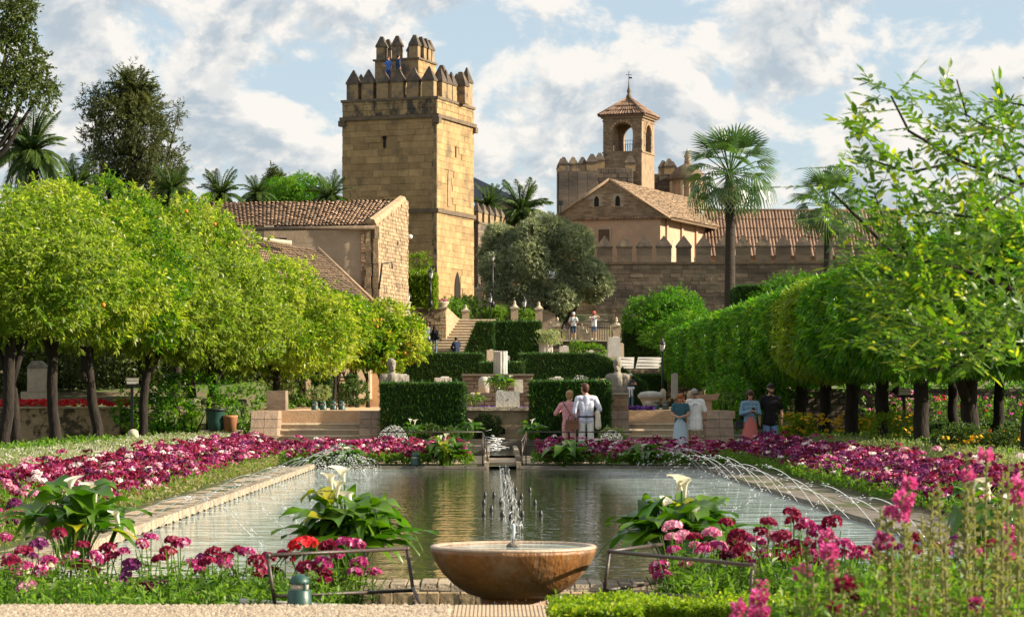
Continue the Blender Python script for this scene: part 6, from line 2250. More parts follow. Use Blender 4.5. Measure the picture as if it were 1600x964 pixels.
# ---- overhanging branch of the foreground tree on the right
def foreground_tree():
    Y = 13.2
    S = F / Y
    base = Vector((4.3, 13.6, 0))
    t = thing('overhanging_tree', 'sunlit green tree whose leafy branches hang into the view at the upper right', 'tree', base)
    rng = np.random.default_rng(15)

    def W(px, py, dy=0.0): return at(px, py, Y + dy) - base
    b = MB()
    b.tube([(0, 0, -.2), (-.05, 0, .9), (.05, 0, 1.5), (-.1, 0, 2.1)], [.13, .11, .10, .07], 9)
    b.build('trunk', M['bark'], t)
    paths = [[(1850, 330), (1700, 320), (1600, 290), (1500, 252), (1420, 205), (1392, 150)], [(1800, 470), (1650, 480), (1500, 420), (1400, 400), (1330, 330), (1300, 300)],
             [(1600, 290), (1560, 210), (1510, 180), (1495, 125)], [(1650, 480), (1560, 520), (1470, 520), (1400, 500), (1350, 480)], [(1700, 320), (1640, 220), (1600, 165), (1545, 155)],
             [(1500, 252), (1420, 270), (1360, 250), (1335, 235)], [(1500, 420), (1420, 450), (1370, 420)], [(1560, 520), (1500, 570), (1440, 580)], [(1600, 290), (1520, 340), (1440, 330)], [(1420, 400), (1380, 340), (1365, 300)]]
    twigs = []
    for i, pth in enumerate(paths):
        dys = [rng.uniform(-.5, .5) for _ in range(2)]
        pts = [W(px, py, dys[0] + (dys[1] - dys[0]) * k / len(pth)) for k, (px, py) in enumerate(pth)]
        r0 = .018 if i < 2 else .010
        bb = MB().tube(pts, [r0 * (1 - .8 * k / len(pts)) for k in range(len(pts))], 6)
        bb.build('branch', M['bark'], t)
        twigs += pts
    # compound leaves: rachis with pairs of leaflets
    zones = [(1500, 235, 120, 90, 40), (1430, 215, 70, 55, 15), (1495, 150, 28, 38, 8), (1385, 165, 16, 30, 5), (1350, 238, 40, 40, 12), (1560, 300, 90, 110, 42), (1440, 300, 70, 60, 16), (1310, 325, 42, 44, 15), (1365, 360, 45, 50, 14),
             (1480, 430, 130, 110, 120), (1400, 440, 70, 90, 60), (1560, 440, 90, 140, 110), (1520, 540, 110, 45, 60), (1400, 520, 50, 45, 22), (1590, 190, 50, 50, 20), (1440, 560, 60, 25, 12), (1530, 370, 90, 60, 50)]
    C, D, N, Ls = [], [], [], []
    rach = MB()
    for px, py, rx, ry, n in zones:
        for k in range(n):
            a = rng.uniform(0, 6.283); q = math.sqrt(rng.random())
            p = np.array(W(px + rx * q * math.cos(a), py + ry * q * math.sin(a), rng.uniform(-1.1, 1.1)))
            out = unit(np.array([-0.5 + rng.normal(0, .6), rng.normal(0, .5), .35 + rng.normal(0, .5)]))
            side = unit(np.cross(out, rdir(rng, 1)[0] * .5 + [0, 0, 1.0]))
            nrm = np.cross(side, out)
            L = rng.uniform(.14, .24)
            rach.tube([tuple(p), tuple(p + out * L)], [.003, .002], 3, False)
            m = rng.integers(3, 6)
            for j in range(m):
                f = .15 + .8 * j / m
                for s in (-1, 1):
                    C.append(p + out * L * f)
                    D.append(out * .55 + side * s * .85 + rng.normal(0, .12, 3))
                    N.append(nrm + rng.normal(0, .25, 3)); Ls.append(rng.uniform(.044, .070))
            C.append(p + out * L); D.append(out); N.append(nrm); Ls.append(.085)
    C, D, N, Ls = map(np.array, (C, D, N, Ls))
    D = unit(D)
    lm = mesh_np('leaf', [(0, 0, 0), (.22, .15, .02), (.62, .17, .02), (1, 0, -.05), (.62, -.17, .02), (.22, -.15, .02), (.5, 0, -.02)],
                 [(0, 1, 6, 5), (1, 2, 3, 6), (6, 3, 4, 5)], M['fg_leaf'])
    idx = np.argsort(C[:, 1])[:280]
    iset = set(idx.tolist())
    for i in idx:
        x = Vector(D[i]); z = Vector(N[i]); y = z.cross(x).normalized(); z = x.cross(y)
        m = Matrix((x, y, z)).transposed()
        link('leaf', lm, t, C[i], m.to_euler(), (Ls[i],) * 3)
    rest = [i for i in range(len(C)) if i not in iset]
    c, d, n, l = C[rest], D[rest], N[rest], Ls[rest]
    s = unit(np.cross(n, d)); nn = np.cross(d, s)
    loc = np.array([(0, 0, 0), (.22, .15, .02), (.62, .17, .02), (1, 0, -.05), (.62, -.17, .02), (.22, -.15, .02), (.5, 0, -.02)])
    v = c[:, None, :] + l[:, None, None] * (d[:, None, :] * loc[None, :, 0:1] + s[:, None, :] * loc[None, :, 1:2] + nn[:, None, :] * loc[None, :, 2:3])
    f = np.array([(0, 1, 6, 5), (1, 2, 3, 6), (6, 3, 4, 5)])
    fs = (np.arange(len(rest))[:, None, None] * 7 + f[None]).reshape(-1, 4)
    o = link('foliage', mesh_np('foliage', v.reshape(-1, 3), fs, M['fg_leaf']), t)
    o['kind'] = 'stuff'
    rach.build('leaf_stalks', M['herb'], t)['kind'] = 'stuff'


foreground_tree()

# ================================================================== PLANTS ROUND THE POOL
MIXED = [M['f_crimson'], M['f_magenta'], M['f_purple'], M['f_pink'], M['f_white'], M['f_dark']]
NAMES = ['crimson', 'magenta', 'purple', 'pale pink', 'white', 'dark maroon']
HEADS = [[head_mesh('flower_head', m, 10 * i + k, .07, 30, .021) for k in range(2)] for i, m in enumerate(MIXED)]
HEADS_RED = [head_mesh('flower_head', M['f_red'], 99, .08, 36, .022)]


ORD = 'first second third fourth fifth sixth seventh eighth ninth tenth eleventh twelfth thirteenth fourteenth fifteenth sixteenth seventeenth eighteenth nineteenth twentieth'.split()
ORD += ['twenty-' + q for q in ORD[:9]] + ['thirtieth'] + ['thirty-' + q for q in ORD[:9]]


def bed_beds():
    rng = np.random.default_rng(8)

    def bed_z(f): return .15 + .30 * f            # flowers rise away from the kerb

    def left(n, y0=19.6, y1=61.5, seed=1, w=(0, 1)):
        r = np.random.default_rng(seed)
        f = r.uniform(*w, n); y = y0 + (y1 - y0) * r.random(n) ** .9
        return np.stack([-4.62 - 1.55 * f, y, bed_z(f) + r.normal(0, .075, n)], 1), f

    def right(n, y0=19.6, y1=61.0, seed=2, w=(0, 1)):
        r = np.random.default_rng(seed)
        f = r.uniform(*w, n); y = y0 + (y1 - y0) * r.random(n) ** .9
        return np.stack([5.42 + 1.3 * f, y, bed_z(f) + r.normal(0, .075, n)], 1), f
    pl, _ = left(4000, w=(.06, 1))
    pr, _ = right(4000, w=(.06, 1))
    flower_mass('flower_bed', 'long band of crimson and magenta flowers along the left kerb of the pool', pl[pl[:, 1] > 30], MIXED, [6, 3.4, 1.2, .7, .7, 3], .074, 20, .024, 11)
    flower_mass('flower_bed', 'long band of purple and crimson flowers along the right kerb of the pool', pr[pr[:, 1] > 30], MIXED, [3.6, 2.4, 5, .6, .6, 3], .074, 20, .024, 12)
    r3 = np.random.default_rng(3)
    n = 1000
    x = np.concatenate([r3.uniform(-4.4, -.5, n // 2), r3.uniform(.95, 4.9, n - n // 2)])
    y = r3.uniform(52.5, 53.7, n)
    pf = np.stack([x, y, .22 + (y - 52.5) * .24 + r3.normal(0, .05, n)], 1)
    flower_mass('flower_bed', 'pink and crimson flower bed across the far end of the pool', pf, MIXED, [5, 5, .8, 1.6, .6, 1], .062, 18, .024, 13)
    # green growth under them
    herb_patch('bed_foliage', 'green stems and leaves under the left flower band', 5200, lambda g, m: (lambda q: np.stack([q[0][:, 0] + .1, q[0][:, 1], q[0][:, 2] * g.random(m) * .75], 1))(left(m, seed=21)), M['herb'], .09, .024, seed=31, tl=.1)
    herb_patch('bed_foliage', 'green stems and leaves under the right flower band', 5200, lambda g, m: (lambda q: np.stack([q[0][:, 0] - .1, q[0][:, 1], q[0][:, 2] * g.random(m) * .75], 1))(right(m, seed=22)), M['herb'], .09, .024, seed=32, tl=.1)
    herb_patch('bed_foliage', 'leaves under the flower bed at the far end of the pool', 2600, lambda g, m: np.stack([np.where(g.random(m) < .5, g.uniform(-4.5, -.45, m), g.uniform(.85, 5.0, m)), g.uniform(52.35, 53.75, m), g.random(m) * .2], 1), M['herb'], .09, .026, seed=33, tl=.1)
    # low white blossom by the right kerb, weeds on the left kerb edge
    herb_patch('kerb_weeds', 'dry weeds and grass along the outer edge of the left kerb', 420, lambda g, m: np.stack([g.normal(-4.50, .07, m), g.uniform(20, 52, m), g.uniform(0, .06, m)], 1), M['seed'], .09, .02, seed=34)
    # herbs outside the bands: white haze, then green
    herb_patch('white_blossom', 'hazy pale white-flowered ground cover behind the left flower band', 9000, lambda g, m: np.stack([-6.25 - 2.0 * g.random(m), 24 + 40 * g.random(m), g.random(m) * .42], 1), M['herb_grey'], .085, .024, seed=35)
    pw = np.random.default_rng(36)
    n = 2600
    pts = np.stack([-6.3 - 2.0 * pw.random(n), 24 + 40 * pw.random(n), .30 + .25 * pw.random(n)], 1)
    flower_mass('white_blossom', 'tiny white flowers over the hazy ground cover on the left', pts, [M['f_white']], [1], .06, 7, .009, 37)
    herb_patch('green_herbs', 'bright green leafy herbs at the feet of the left orange trees', 3600, lambda g, m: np.stack([-8.2 - 2.6 * g.random(m), 36 + 30 * g.random(m), g.random(m) * .30], 1), M['herb'], .12, .045, seed=38)
    herb_patch('grey_herbs', 'soft grey-green herbs behind the right flower band', 7000, lambda g, m: np.stack([8.2 + 2.6 * g.random(m), 26 + 42 * g.random(m), g.random(m) * .32], 1), M['herb_grey'], .085, .026, seed=39)
    herb_patch('green_herbs', 'green herbs at the feet of the clipped orange trees', 2600, lambda g, m: np.stack([9.6 + 2.2 * g.random(m), 40 + 40 * g.random(m), g.random(m) * .30], 1), M['herb'], .11, .04, seed=40)
    # individually built plants: the nearest of the two bands
    pl2, _ = left(105, 19.7, 30.5, 41)
    pr2, _ = right(80, 19.7, 30.5, 42)
    stems = [plant_stem_mesh('plant_stem', M['herb'], s, [(0, 0, 1.0), (.10, .02, .84), (-.09, .05, .9), (.02, -.09, .8)]) for s in (1, 2, 3)]

    def single(p, lab, grp, ci, k, sc=1.0, nh=4, zmul=1.0):
        h = p[2]
        t = thing('sweet_william', lab, 'flower', (p[0], p[1], 0), rng.uniform(0, 6.28), grp)
        link('stem', stems[k % 3], t, (0, 0, 0), (0, 0, 0), (1, 1, h))
        for (hx, hy, hz) in [(0, 0, 1.0), (.10, .02, .84), (-.09, .05, .9), (.02, -.09, .8)][:nh]:
            s = sc * rng.uniform(.75, 1.15)
            link('flower_head', HEADS[ci][int(rng.integers(0, 2))], t, (hx, hy, hz * h - .01), (rng.normal(0, .25), rng.normal(0, .25), rng.uniform(0, 6)), (s, s, s))
        return t
    for pp, w, side in ((pl2, [5, 4, 1.4, .8, .5, 2], 'left'), (pr2, [3, 3, 4, 1.4, 1.2, 2], 'right')):
        w = np.array(w) / np.sum(w)
        cn = {}
        for i, p in enumerate(pp[np.argsort(pp[:, 1])]):
            ci = int(rng.choice(6, p=w))
            cn[ci] = cn.get(ci, -1) + 1
            single(p, f'{NAMES[ci]} sweet william in the {side} flower band, {ORD[cn[ci]]} nearest of its colour', f'{NAMES[ci]} sweet williams near end {side} band', ci, i, .85)
    # foreground plants before the pool, rising over the near kerb (pixel column, top row, colour)
    fg = [(8, 838, 1), (20, 895, 1), (36, 860, 0), (60, 850, 2), (75, 875, 1), (92, 832, 0), (40, 915, 3), (110, 870, 1), (130, 885, 0), (150, 868, 1), (168, 855, 0), (190, 862, 1), (205, 880, 2), (222, 848, 1), (236, 838, 1), (250, 872, 0), (268, 843, 0), (282, 848, 1), (300, 880, 1), (318, 872, 2), (332, 862, 0), (352, 880, 1),
          (372, 858, 0), (386, 862, 1), (402, 876, 0), (420, 868, 0), (432, 892, 5), (446, 868, 0), (474, 850, 0), (512, 852, 0), (540, 846, 1), (556, 850, 1), (480, 885, 0), (506, 893, 0), (528, 864, 1), (560, 878, 1), (583, 893, 1), (545, 905, 5), (246, 918, 2), (225, 925, 5), (65, 895, 1), (130, 850, 0), (15, 870, 1),
          (1050, 822, 3), (1066, 835, 3), (1052, 858, 1), (1085, 838, 0), (1098, 858, 1), (1112, 832, 3), (1122, 852, 1), (1135, 815, 0), (1148, 846, 0), (1165, 838, 0), (1182, 845, 1), (1200, 815, 0), (1210, 836, 3), (1190, 830, 0), (1236, 800, 0), (1240, 812, 0), (1262, 818, 1), (1275, 830, 1), (1300, 815, 0), (1222, 856, 0), (1245, 850, 0),
          (1270, 862, 1), (1295, 845, 1), (1030, 885, 1), (1045, 893, 1), (1070, 880, 1), (1160, 872, 0), (1222, 872, 0), (1135, 868, 5), (1320, 850, 1), (1350, 860, 0), (1375, 870, 0), (1180, 880, 1), (1400, 855, 2), (1430, 840, 0), (1462, 850, 1), (1490, 845, 2), (1520, 862, 1), (1550, 850, 0), (1585, 845, 1)]
    reds = {(474, 850)}
    cnt = {}
    for i, (px, py, ci) in enumerate(sorted(fg)):
        Y = 17.6 + rng.uniform(-.6, .8)
        p = at(px, py, Y)
        side = 'left of the bowl fountain' if px < 700 else 'right of the bowl fountain'
        nm = NAMES[ci]
        h = p.z + .12
        cnt[(side, ci)] = cnt.get((side, ci), -1) + 1
        t = thing('sweet_william', f'{ORD[cnt[(side, ci)]]} {nm} sweet william from the left, foreground {side}', 'flower', (p.x, Y, -.12), rng.uniform(0, 6.28), f'{nm} sweet williams in the foreground {side}')
        if (px, py) in reds:
            t['label'] = 'sweet william with one large deep red head behind the left railing'
            del t['group']
        link('stem', stems[i % 3], t, (0, 0, 0), (0, 0, 0), (1, 1, max(.18, h)))
        for (hx, hy, hz) in [(0, 0, 1.0), (.10, .02, .84), (-.09, .05, .9)][:(1 if (px, py) in reds else 1 + i % 2)]:
            s = rng.uniform(.72, 1.05) * (1.35 if (px, py) in reds else 1)
            hm = HEADS_RED[0] if (px, py) in reds else HEADS[ci][i % 2]
            link('flower_head', hm, t, (hx, hy, hz * max(.18, h) - .01), (rng.normal(0, .25), rng.normal(0, .25), rng.uniform(0, 6)), (s, s, s))
    herb_patch('foreground_foliage', 'lush green leaves at the path edge left of the bowl fountain', 900, lambda g, m: np.stack([g.uniform(-4.6, -1.05, m), 16.45 + 1.9 * g.random(m), -.15 + g.random(m) * .16], 1), M['herb'], .09, .022, seed=43, tl=.12)
    herb_patch('foreground_foliage', 'lush green leaves below the flowers right of the bowl fountain', 1100, lambda g, m: np.stack([g.uniform(1.25, 5.0, m), 16.3 + 2.2 * g.random(m), -.15 + g.random(m) * .26], 1), M['herb'], .09, .022, seed=44, tl=.14)


bed_beds()

# calla lilies ------------------------------------------------------------
calla('big calla lily with four white flowers left of the bowl fountain', at(545, 908, 19.15), .98, .64, 78, [(-.13, 0, .86), (-.09, -.08, .80), (-.04, .1, .90), (.03, 0, .72)], 1)
calla('big calla lily with white flowers right of the bowl fountain', at(1062, 900, 19.15), 1.0, .62, 78, [(-.03, 0, .79), (.02, .06, .81), (.04, -.02, .76), (.09, -.2, .56), (-.14, 0, .62)], 2)
calla('big calla lily with three white flowers at the near left pool corner', at(115, 885, 18.9), .95, .60, 50, [(-.03, 0, .70), (.12, 0, .66), (.16, .05, .64), (.35, 0, .46)], 3)
calla('calla lily with white flowers half hidden behind seed stalks at the right corner', at(1535, 880, 18.9), .62, .56, 34, [(-.08, 0, .66), (.06, 0, .68), (.05, -.05, .62), (.2, 0, .56)], 4)
for (px, py, Y, w, h, n, fl, lab) in ((697, 735, 52.4, 1.05, .66, 44, [(-.16, 0, .72), (-.10, -.1, .76), (-.03, 0, .80)], 'calla lily with three white flowers at the far pool kerb left of the channel'),
                                     (885, 735, 52.4, 1.05, .60, 44, [(-.05, -.1, .62)], 'broad calla lily at the far pool kerb right of the channel'),
                                     (540, 735, 52.3, .8, .50, 34, [(.1, 0, .52)], 'calla lily at the far left corner of the pool'), (1003, 733, 52.4, .9, .52, 36, [(0, 0, .55)], 'dark green calla lily at the far right part of the pool kerb'),
                                     (732, 688, 62.3, .72, .50, 34, [(.05, 0, .55)], 'yellow green calla lily beside the basin left of the spout'), (832, 688, 62.3, .72, .46, 34, [(-.02, 0, .56)], 'dark calla lily beside the basin right of the spout'),
                                     (644, 690, 62.6, .62, .48, 30, [(-.05, 0, .6), (.06, 0, .58)], 'calla lily at the foot of the left front hedge'), (741, 636, 67.4, .62, .36, 30, [(0, 0, .42), (.08, 0, .42), (-.06, 0, .40)], 'calla lily with small white flowers on the terrace right of the left front hedge'),
                                     (783, 613, 76, 1.0, .52, 44, [(.25, 0, .55), (-.3, 0, .5)], 'dark calla lilies between the two marble stumps on the terrace')):
    calla(lab, at(px, py, Y), w, h, n, fl, int(px))


def shrub(label, px, py, Y, w, h, mat, n=420, L=.10, W=.04, name='shrub', cat='shrub', group=None, d=None, seed=None):
    """Rounded bush with its foot at the given place."""
    p = at(px, py, Y)
    t = thing(name, label, cat, p, 0, group)
    rng = np.random.default_rng(seed or int(px * 3 + py))
    d = d or w
    bl = [(rng.uniform(-.28, .28) * w, rng.uniform(-.28, .28) * d, h * rng.uniform(.3, .65), min(w, h) * rng.uniform(.24, .36)) for _ in range(14)]
    q, nn = blob_points(rng, bl, n, .4)
    td = unit(nn + rdir(rng, len(q)) * .5 + [0, 0, .2])
    v = twig_leaves(rng, q, td, 7, max(.08, w * .08), L, W, .1)
    link('foliage', mesh_np('shrub_foliage', v, quads(len(v) // 4), mat), t)
    b = MB()
    for k in range(4):
        a = k * 1.6
        b.tube([(0, 0, -.1), (math.cos(a) * w * .2, math.sin(a) * d * .2, h * .5)], [.02 + .01 * h, .01], 5)
    b.build('stem', M['bark'], t)
    return t


shrub('small dark round bush at the foot of the left front hedge', 672, 690, 63.2, .5, .42, M['herb_dark'])
shrub('low grey-green bush at the foot of the left front hedge by the basin', 700, 690, 63.0, .5, .34, M['herb_dark'])
shrub('dark bush clinging to the wall left of the water spout', 762, 690, 65.6, .6, .75, M['herb_dark'], 500)
shrub('grey dusty foliage at the right end of the right front hedge', 958, 696, 62.0, .9, .42, M['herb_grey'], 500)
shrub('rounded green bush on the platform wall below the left tourist', 905, 560, 145.6, 1.3, 1.0, M['herb'], 500, .14, .06)
shrub('second green bush on the platform wall below the right tourist', 929, 560, 145.6, 1.1, 1.0, M['herb'], 420, .14, .06)
shrub('dark leafy bush at the foot of the olive tree above the platform', 868, 500, 152, 2.4, 1.4, M['herb_dark'], 700, .16, .07)
shrub('bright green shrubs on the bank above the upper stairs', 700, 505, 148, 2.6, 1.6, M['herb'], 900, .15, .06)
shrub('sunlit grassy bush on the bank left of the obelisk ramp', 733, 500, 149.5, 2.2, 1.5, M['herb'], 800, .15, .05)
shrub('grassy bush under the obelisk ramp in the middle', 775, 502, 149.0, 2.3, .9, M['grass'], 700, .18, .04)
shrub('grassy bush at the right end of the obelisk ramp', 818, 503, 149.0, 2.0, .8, M['grass'], 600, .18, .04)
shrub('yellow green bush against the tower foot above the ivy wall', 655, 430, 150, 1.6, 1.6, M['ivy'], 600, .16, .07)
shrub('green climber mass behind the left orange tree trunks', 247, 690, 83.6, 2.6, 2.0, M['clip_leaf'], 900, .15, .06)
shrub('dark climber mass left of the green litter bin', 300, 688, 83.2, 2.8, 2.4, M['clip_leaf'], 900, .15, .06)
shrub('dark shrub mass behind the pedestal on the left', 40, 640, 104, 5.5, 3.4, M['dark_leaf'], 1400, .18, .08)
shrub('dark shrub mass behind the planter wall with red flowers', 150, 640, 106, 6.0, 3.2, M['dark_leaf'], 1500, .18, .08)
for _i, (px, Y, w, h) in enumerate(((-10, 97, 6, 3.6), (95, 99, 6, 3.4), (200, 100, 5, 3.6), (270, 101, 5, 3.6), (335, 102, 4.5, 3.6), (400, 103, 4, 3.2), (-120, 97, 7, 4))):
    shrub(f'dark green shrub in the shade behind the left orange trees, {ORD[sorted((-10, 95, 200, 270, 335, 400, -120)).index(px)]} from the left', px, 612, Y, w, h, M['dark_leaf'], 1500, .22, .10, group='dark shrubs behind the left row')
for _i, (px, Y, w, h) in enumerate(((1165, 84, 2.6, 2.2), (1195, 90, 3, 2.4), (1225, 95, 3, 2.6))):
    shrub(f'dark shrub in the shade behind the right couple, {ORD[_i]} from the left', px, 660, Y, w, h, M['clip_leaf'], 800, .16, .07, group='shrubs behind the right couple')
shrub('sunlit green shrub behind the leaning trunks on the left', 392, 690, 83.4, 2.4, 2.0, M['herb'], 900, .15, .06)
shrub('green shrub between pier and narrow stairs', 455, 640, 109, 2.4, 2.0, M['clip_leaf'], 700, .15, .06)
shrub('pale green bushy plant beside the narrow stairs', 497, 628, 90, .8, .6, M['herb_grey'], 300, .1, .04)
shrub('dark green leafy plant behind the small trees near the bust', 553, 630, 88, 1.0, .9, M['herb_dark'], 320, .13, .06)
shrub('tall green shrub beside the tiled end wall', 1135, 676, 70, 1.2, 2.0, M['clip_leaf'], 700, .12, .05)
shrub('yellow-flowered bush under the right orange trees behind the man in black', 1245, 690, 74, 1.6, .85, M['box_leaf'], 600, .10, .04)
shrub('yellow-flowered bush between two right trunks', 1355, 690, 76, 1.5, .8, M['box_leaf'], 600, .10, .04)
shrub('rounded golden-green bush left of the thick right trunk', 1400, 700, 63, 1.7, 1.0, M['ivy'], 800, .08, .03)
shrub('dark flowering bush with yellow dots on the right', 1500, 712, 52, 2.0, .62, M['herb_dark'], 900, .08, .03)
shrub('dark flowering bush at the right edge behind the seed stalks', 1575, 712, 51, 1.8, .60, M['herb_dark'], 800, .08, .03)
rg = np.random.default_rng(50)
for nm, lab, x0, x1, Y, z0, z1, mats, n in (('yellow_flowers', 'yellow flowers scattered over the bushes under the right trees', 8.6, 12.6, 74, .3, 1.0, [M['f_yellow']], 150), ('yellow_flowers', 'small yellow flowers on the dark bushes at the right edge', 9.4, 11.8, 52, .15, .62, [M['f_yellow']], 130),
                                            ('red_flowers', 'strip of red flowers on top of the left planter wall', -26, -12.4, 84.4, 1.20, 1.42, [M['f_red']], 700), ('orange_flowers', 'low bed of orange red flowers on the lawn at the right', 15.5, 19, 78, .25, .45, [M['f_orange'], M['f_red']], 260),
                                            ('pink_roses', 'cluster of pink roses over a bush by the right arrow sign', 12.7, 14.6, 84, 1.0, 1.75, [M['f_pink'], M['f_hot']], 60), ('violet_flowers', 'small violet flowers at the terrace edge near the woman in the hat', 3.5, 4.4, 67.8, 1.14, 1.2, [M['f_violet']], 110),
                                            ('violet_flowers', 'violet flowers beside the white block on the terrace', -1.0, 1.3, 67.2, 1.14, 1.2, [M['f_violet']], 90), ('red_roses', 'red roses on thin bushes before the right garden wall', 14.5, 19.5, 83, .9, 1.6, [M['f_red'], M['f_hot']], 50)):
    pts = np.stack([rg.uniform(x0, x1, n), Y + rg.uniform(-.7, .7, n), rg.uniform(z0, z1, n)], 1)
    flower_mass(nm, lab, pts, mats, [1] * len(mats), .07, 12, .035, int(n))
herb_patch('rose_foliage', 'rose bushes before the right garden wall', 900, lambda g, m: np.stack([g.uniform(12.4, 20, m), 83.5 + g.uniform(-.8, .8, m), g.uniform(.2, 1.4, m)], 1), M['herb'], .13, .06, seed=51)
herb_patch('lawn', 'bright lawn between the right trees and the garden wall', 5000, lambda g, m: np.stack([g.uniform(12, 22, m), 76 + 8 * g.random(m), .18 + .02 * g.random(m)], 1), M['grass'], .10, .02, seed=52, tl=.1)
for px, py, w, lab in ((1480, 672, 3.2, 'low clipped dark green hedge on the lawn at the right'), (1580, 664, 2.6, 'low clipped hedge at the right edge of the lawn')):
    x = xat(px, 82)
    hedge('low_hedge', lab, x - w, x + w, 81.6, 82.2, .2, zat(662, 82), 3000, L=.08)

# ivy-covered wall by the upper lamp, box hedges in the foreground
def ivy_wall():
    Y = 141.0
    x0, x1 = xat(607, Y), xat(678, Y)
    z0, z1 = zat(478, Y), zat(430, Y)
    t = thing('ivy_hedge', 'bright green ivy-covered wall beside the corner of the stone house', 'hedge', ((x0 + x1) / 2, Y, z0))
    w = x1 - x0
    MB().b2(-w / 2 + .1, w / 2 - .1, .1, 1.5, 0, z1 - z0 - .1).build('hedge_body', M['cypress_core'], t)
    rng = np.random.default_rng(61)
    n = 2600
    p = np.stack([rng.uniform(-w / 2, w / 2, n), rng.uniform(-.1, .15, n), rng.uniform(0, z1 - z0, n)], 1)
    m = 900
    q = np.stack([rng.uniform(-w / 2, w / 2, m), rng.uniform(0, 1.5, m), np.full(m, z1 - z0) + rng.normal(0, .08, m)], 1)
    s = np.stack([np.full(m, w / 2), rng.uniform(0, 1.5, m), rng.uniform(0, z1 - z0, m)], 1)
    P = np.concatenate([p, q, s])
    D = unit(rdir(rng, len(P)) * .8 + np.concatenate([np.tile([0, -1, -.2], (n, 1)), np.tile([0, 0, 1.0], (m, 1)), np.tile([1.0, 0, 0], (m, 1))]))
    v = twig_leaves(rng, P, D, 5, .15, .15, .09, .2)
    o = link('foliage', mesh_np('ivy_foliage', v, quads(len(v) // 4), M['ivy']), t)
    o['kind'] = 'stuff'


ivy_wall()


def box_hedge(label, x0, x1, y0, y1, z1, n, seed):
    t = thing('box_hedge', label, 'hedge', ((x0 + x1) / 2, (y0 + y1) / 2, 0))
    w, d = x1 - x0, y1 - y0
    MB().b2(-w / 2 + .06, w / 2 - .06, -d / 2 + .06, d / 2 - .06, 0, z1 - .07).build('hedge_body', M['cypress_core'], t)
    rng = np.random.default_rng(seed)
    x = rng.uniform(-w / 2, w / 2, n); y = rng.uniform(-d / 2, d / 2, n)
    top = rng.random(n) < .6
    z = np.where(top, z1 - .05 + np.sin(x * 9) * .015 + rng.normal(0, .015, n), rng.uniform(0, z1, n))
    y = np.where(top, y, -d / 2 * np.sign(rng.random(n) - .25))
    xe = (rng.random(n) < .12) & ~top
    x = np.where(xe, -w / 2, x); y = np.where(xe, rng.uniform(-d / 2, d / 2, n), y)
    P = np.stack([x, y, z], 1)
    D = unit(np.where(top[:, None], [0, 0, 1.0], np.stack([np.where(xe, -1, 0), np.sign(y) * .9, np.full(n, .4)], 1)) + rdir(rng, n) * .6)
    v = twig_leaves(rng, P, D, 7, .05, .026, .015, 0, .9)
    o = link('foliage', mesh_np('box_foliage', v, quads(len(v) // 4), M['box_leaf']), t)
    o['kind'] = 'stuff'


_y = 14.2
box_hedge('bright yellow-green box hedge corner right of the paving slab', xat(868, 13.6), xat(992, 13.6), 12.9, 13.9, zat(938, 13.6), 2600, 71)
box_hedge('clipped box hedge strip below the right railing', xat(990, 14.6), xat(1290, 14.6), 14.1, 14.8, zat(938, 14.6) - .0, 4200, 72)
box_hedge('box hedge strip behind the seed stalks at the bottom right', xat(1285, 14.6), xat(1650, 14.6), 14.1, 14.8, zat(950, 14.6), 3600, 73)


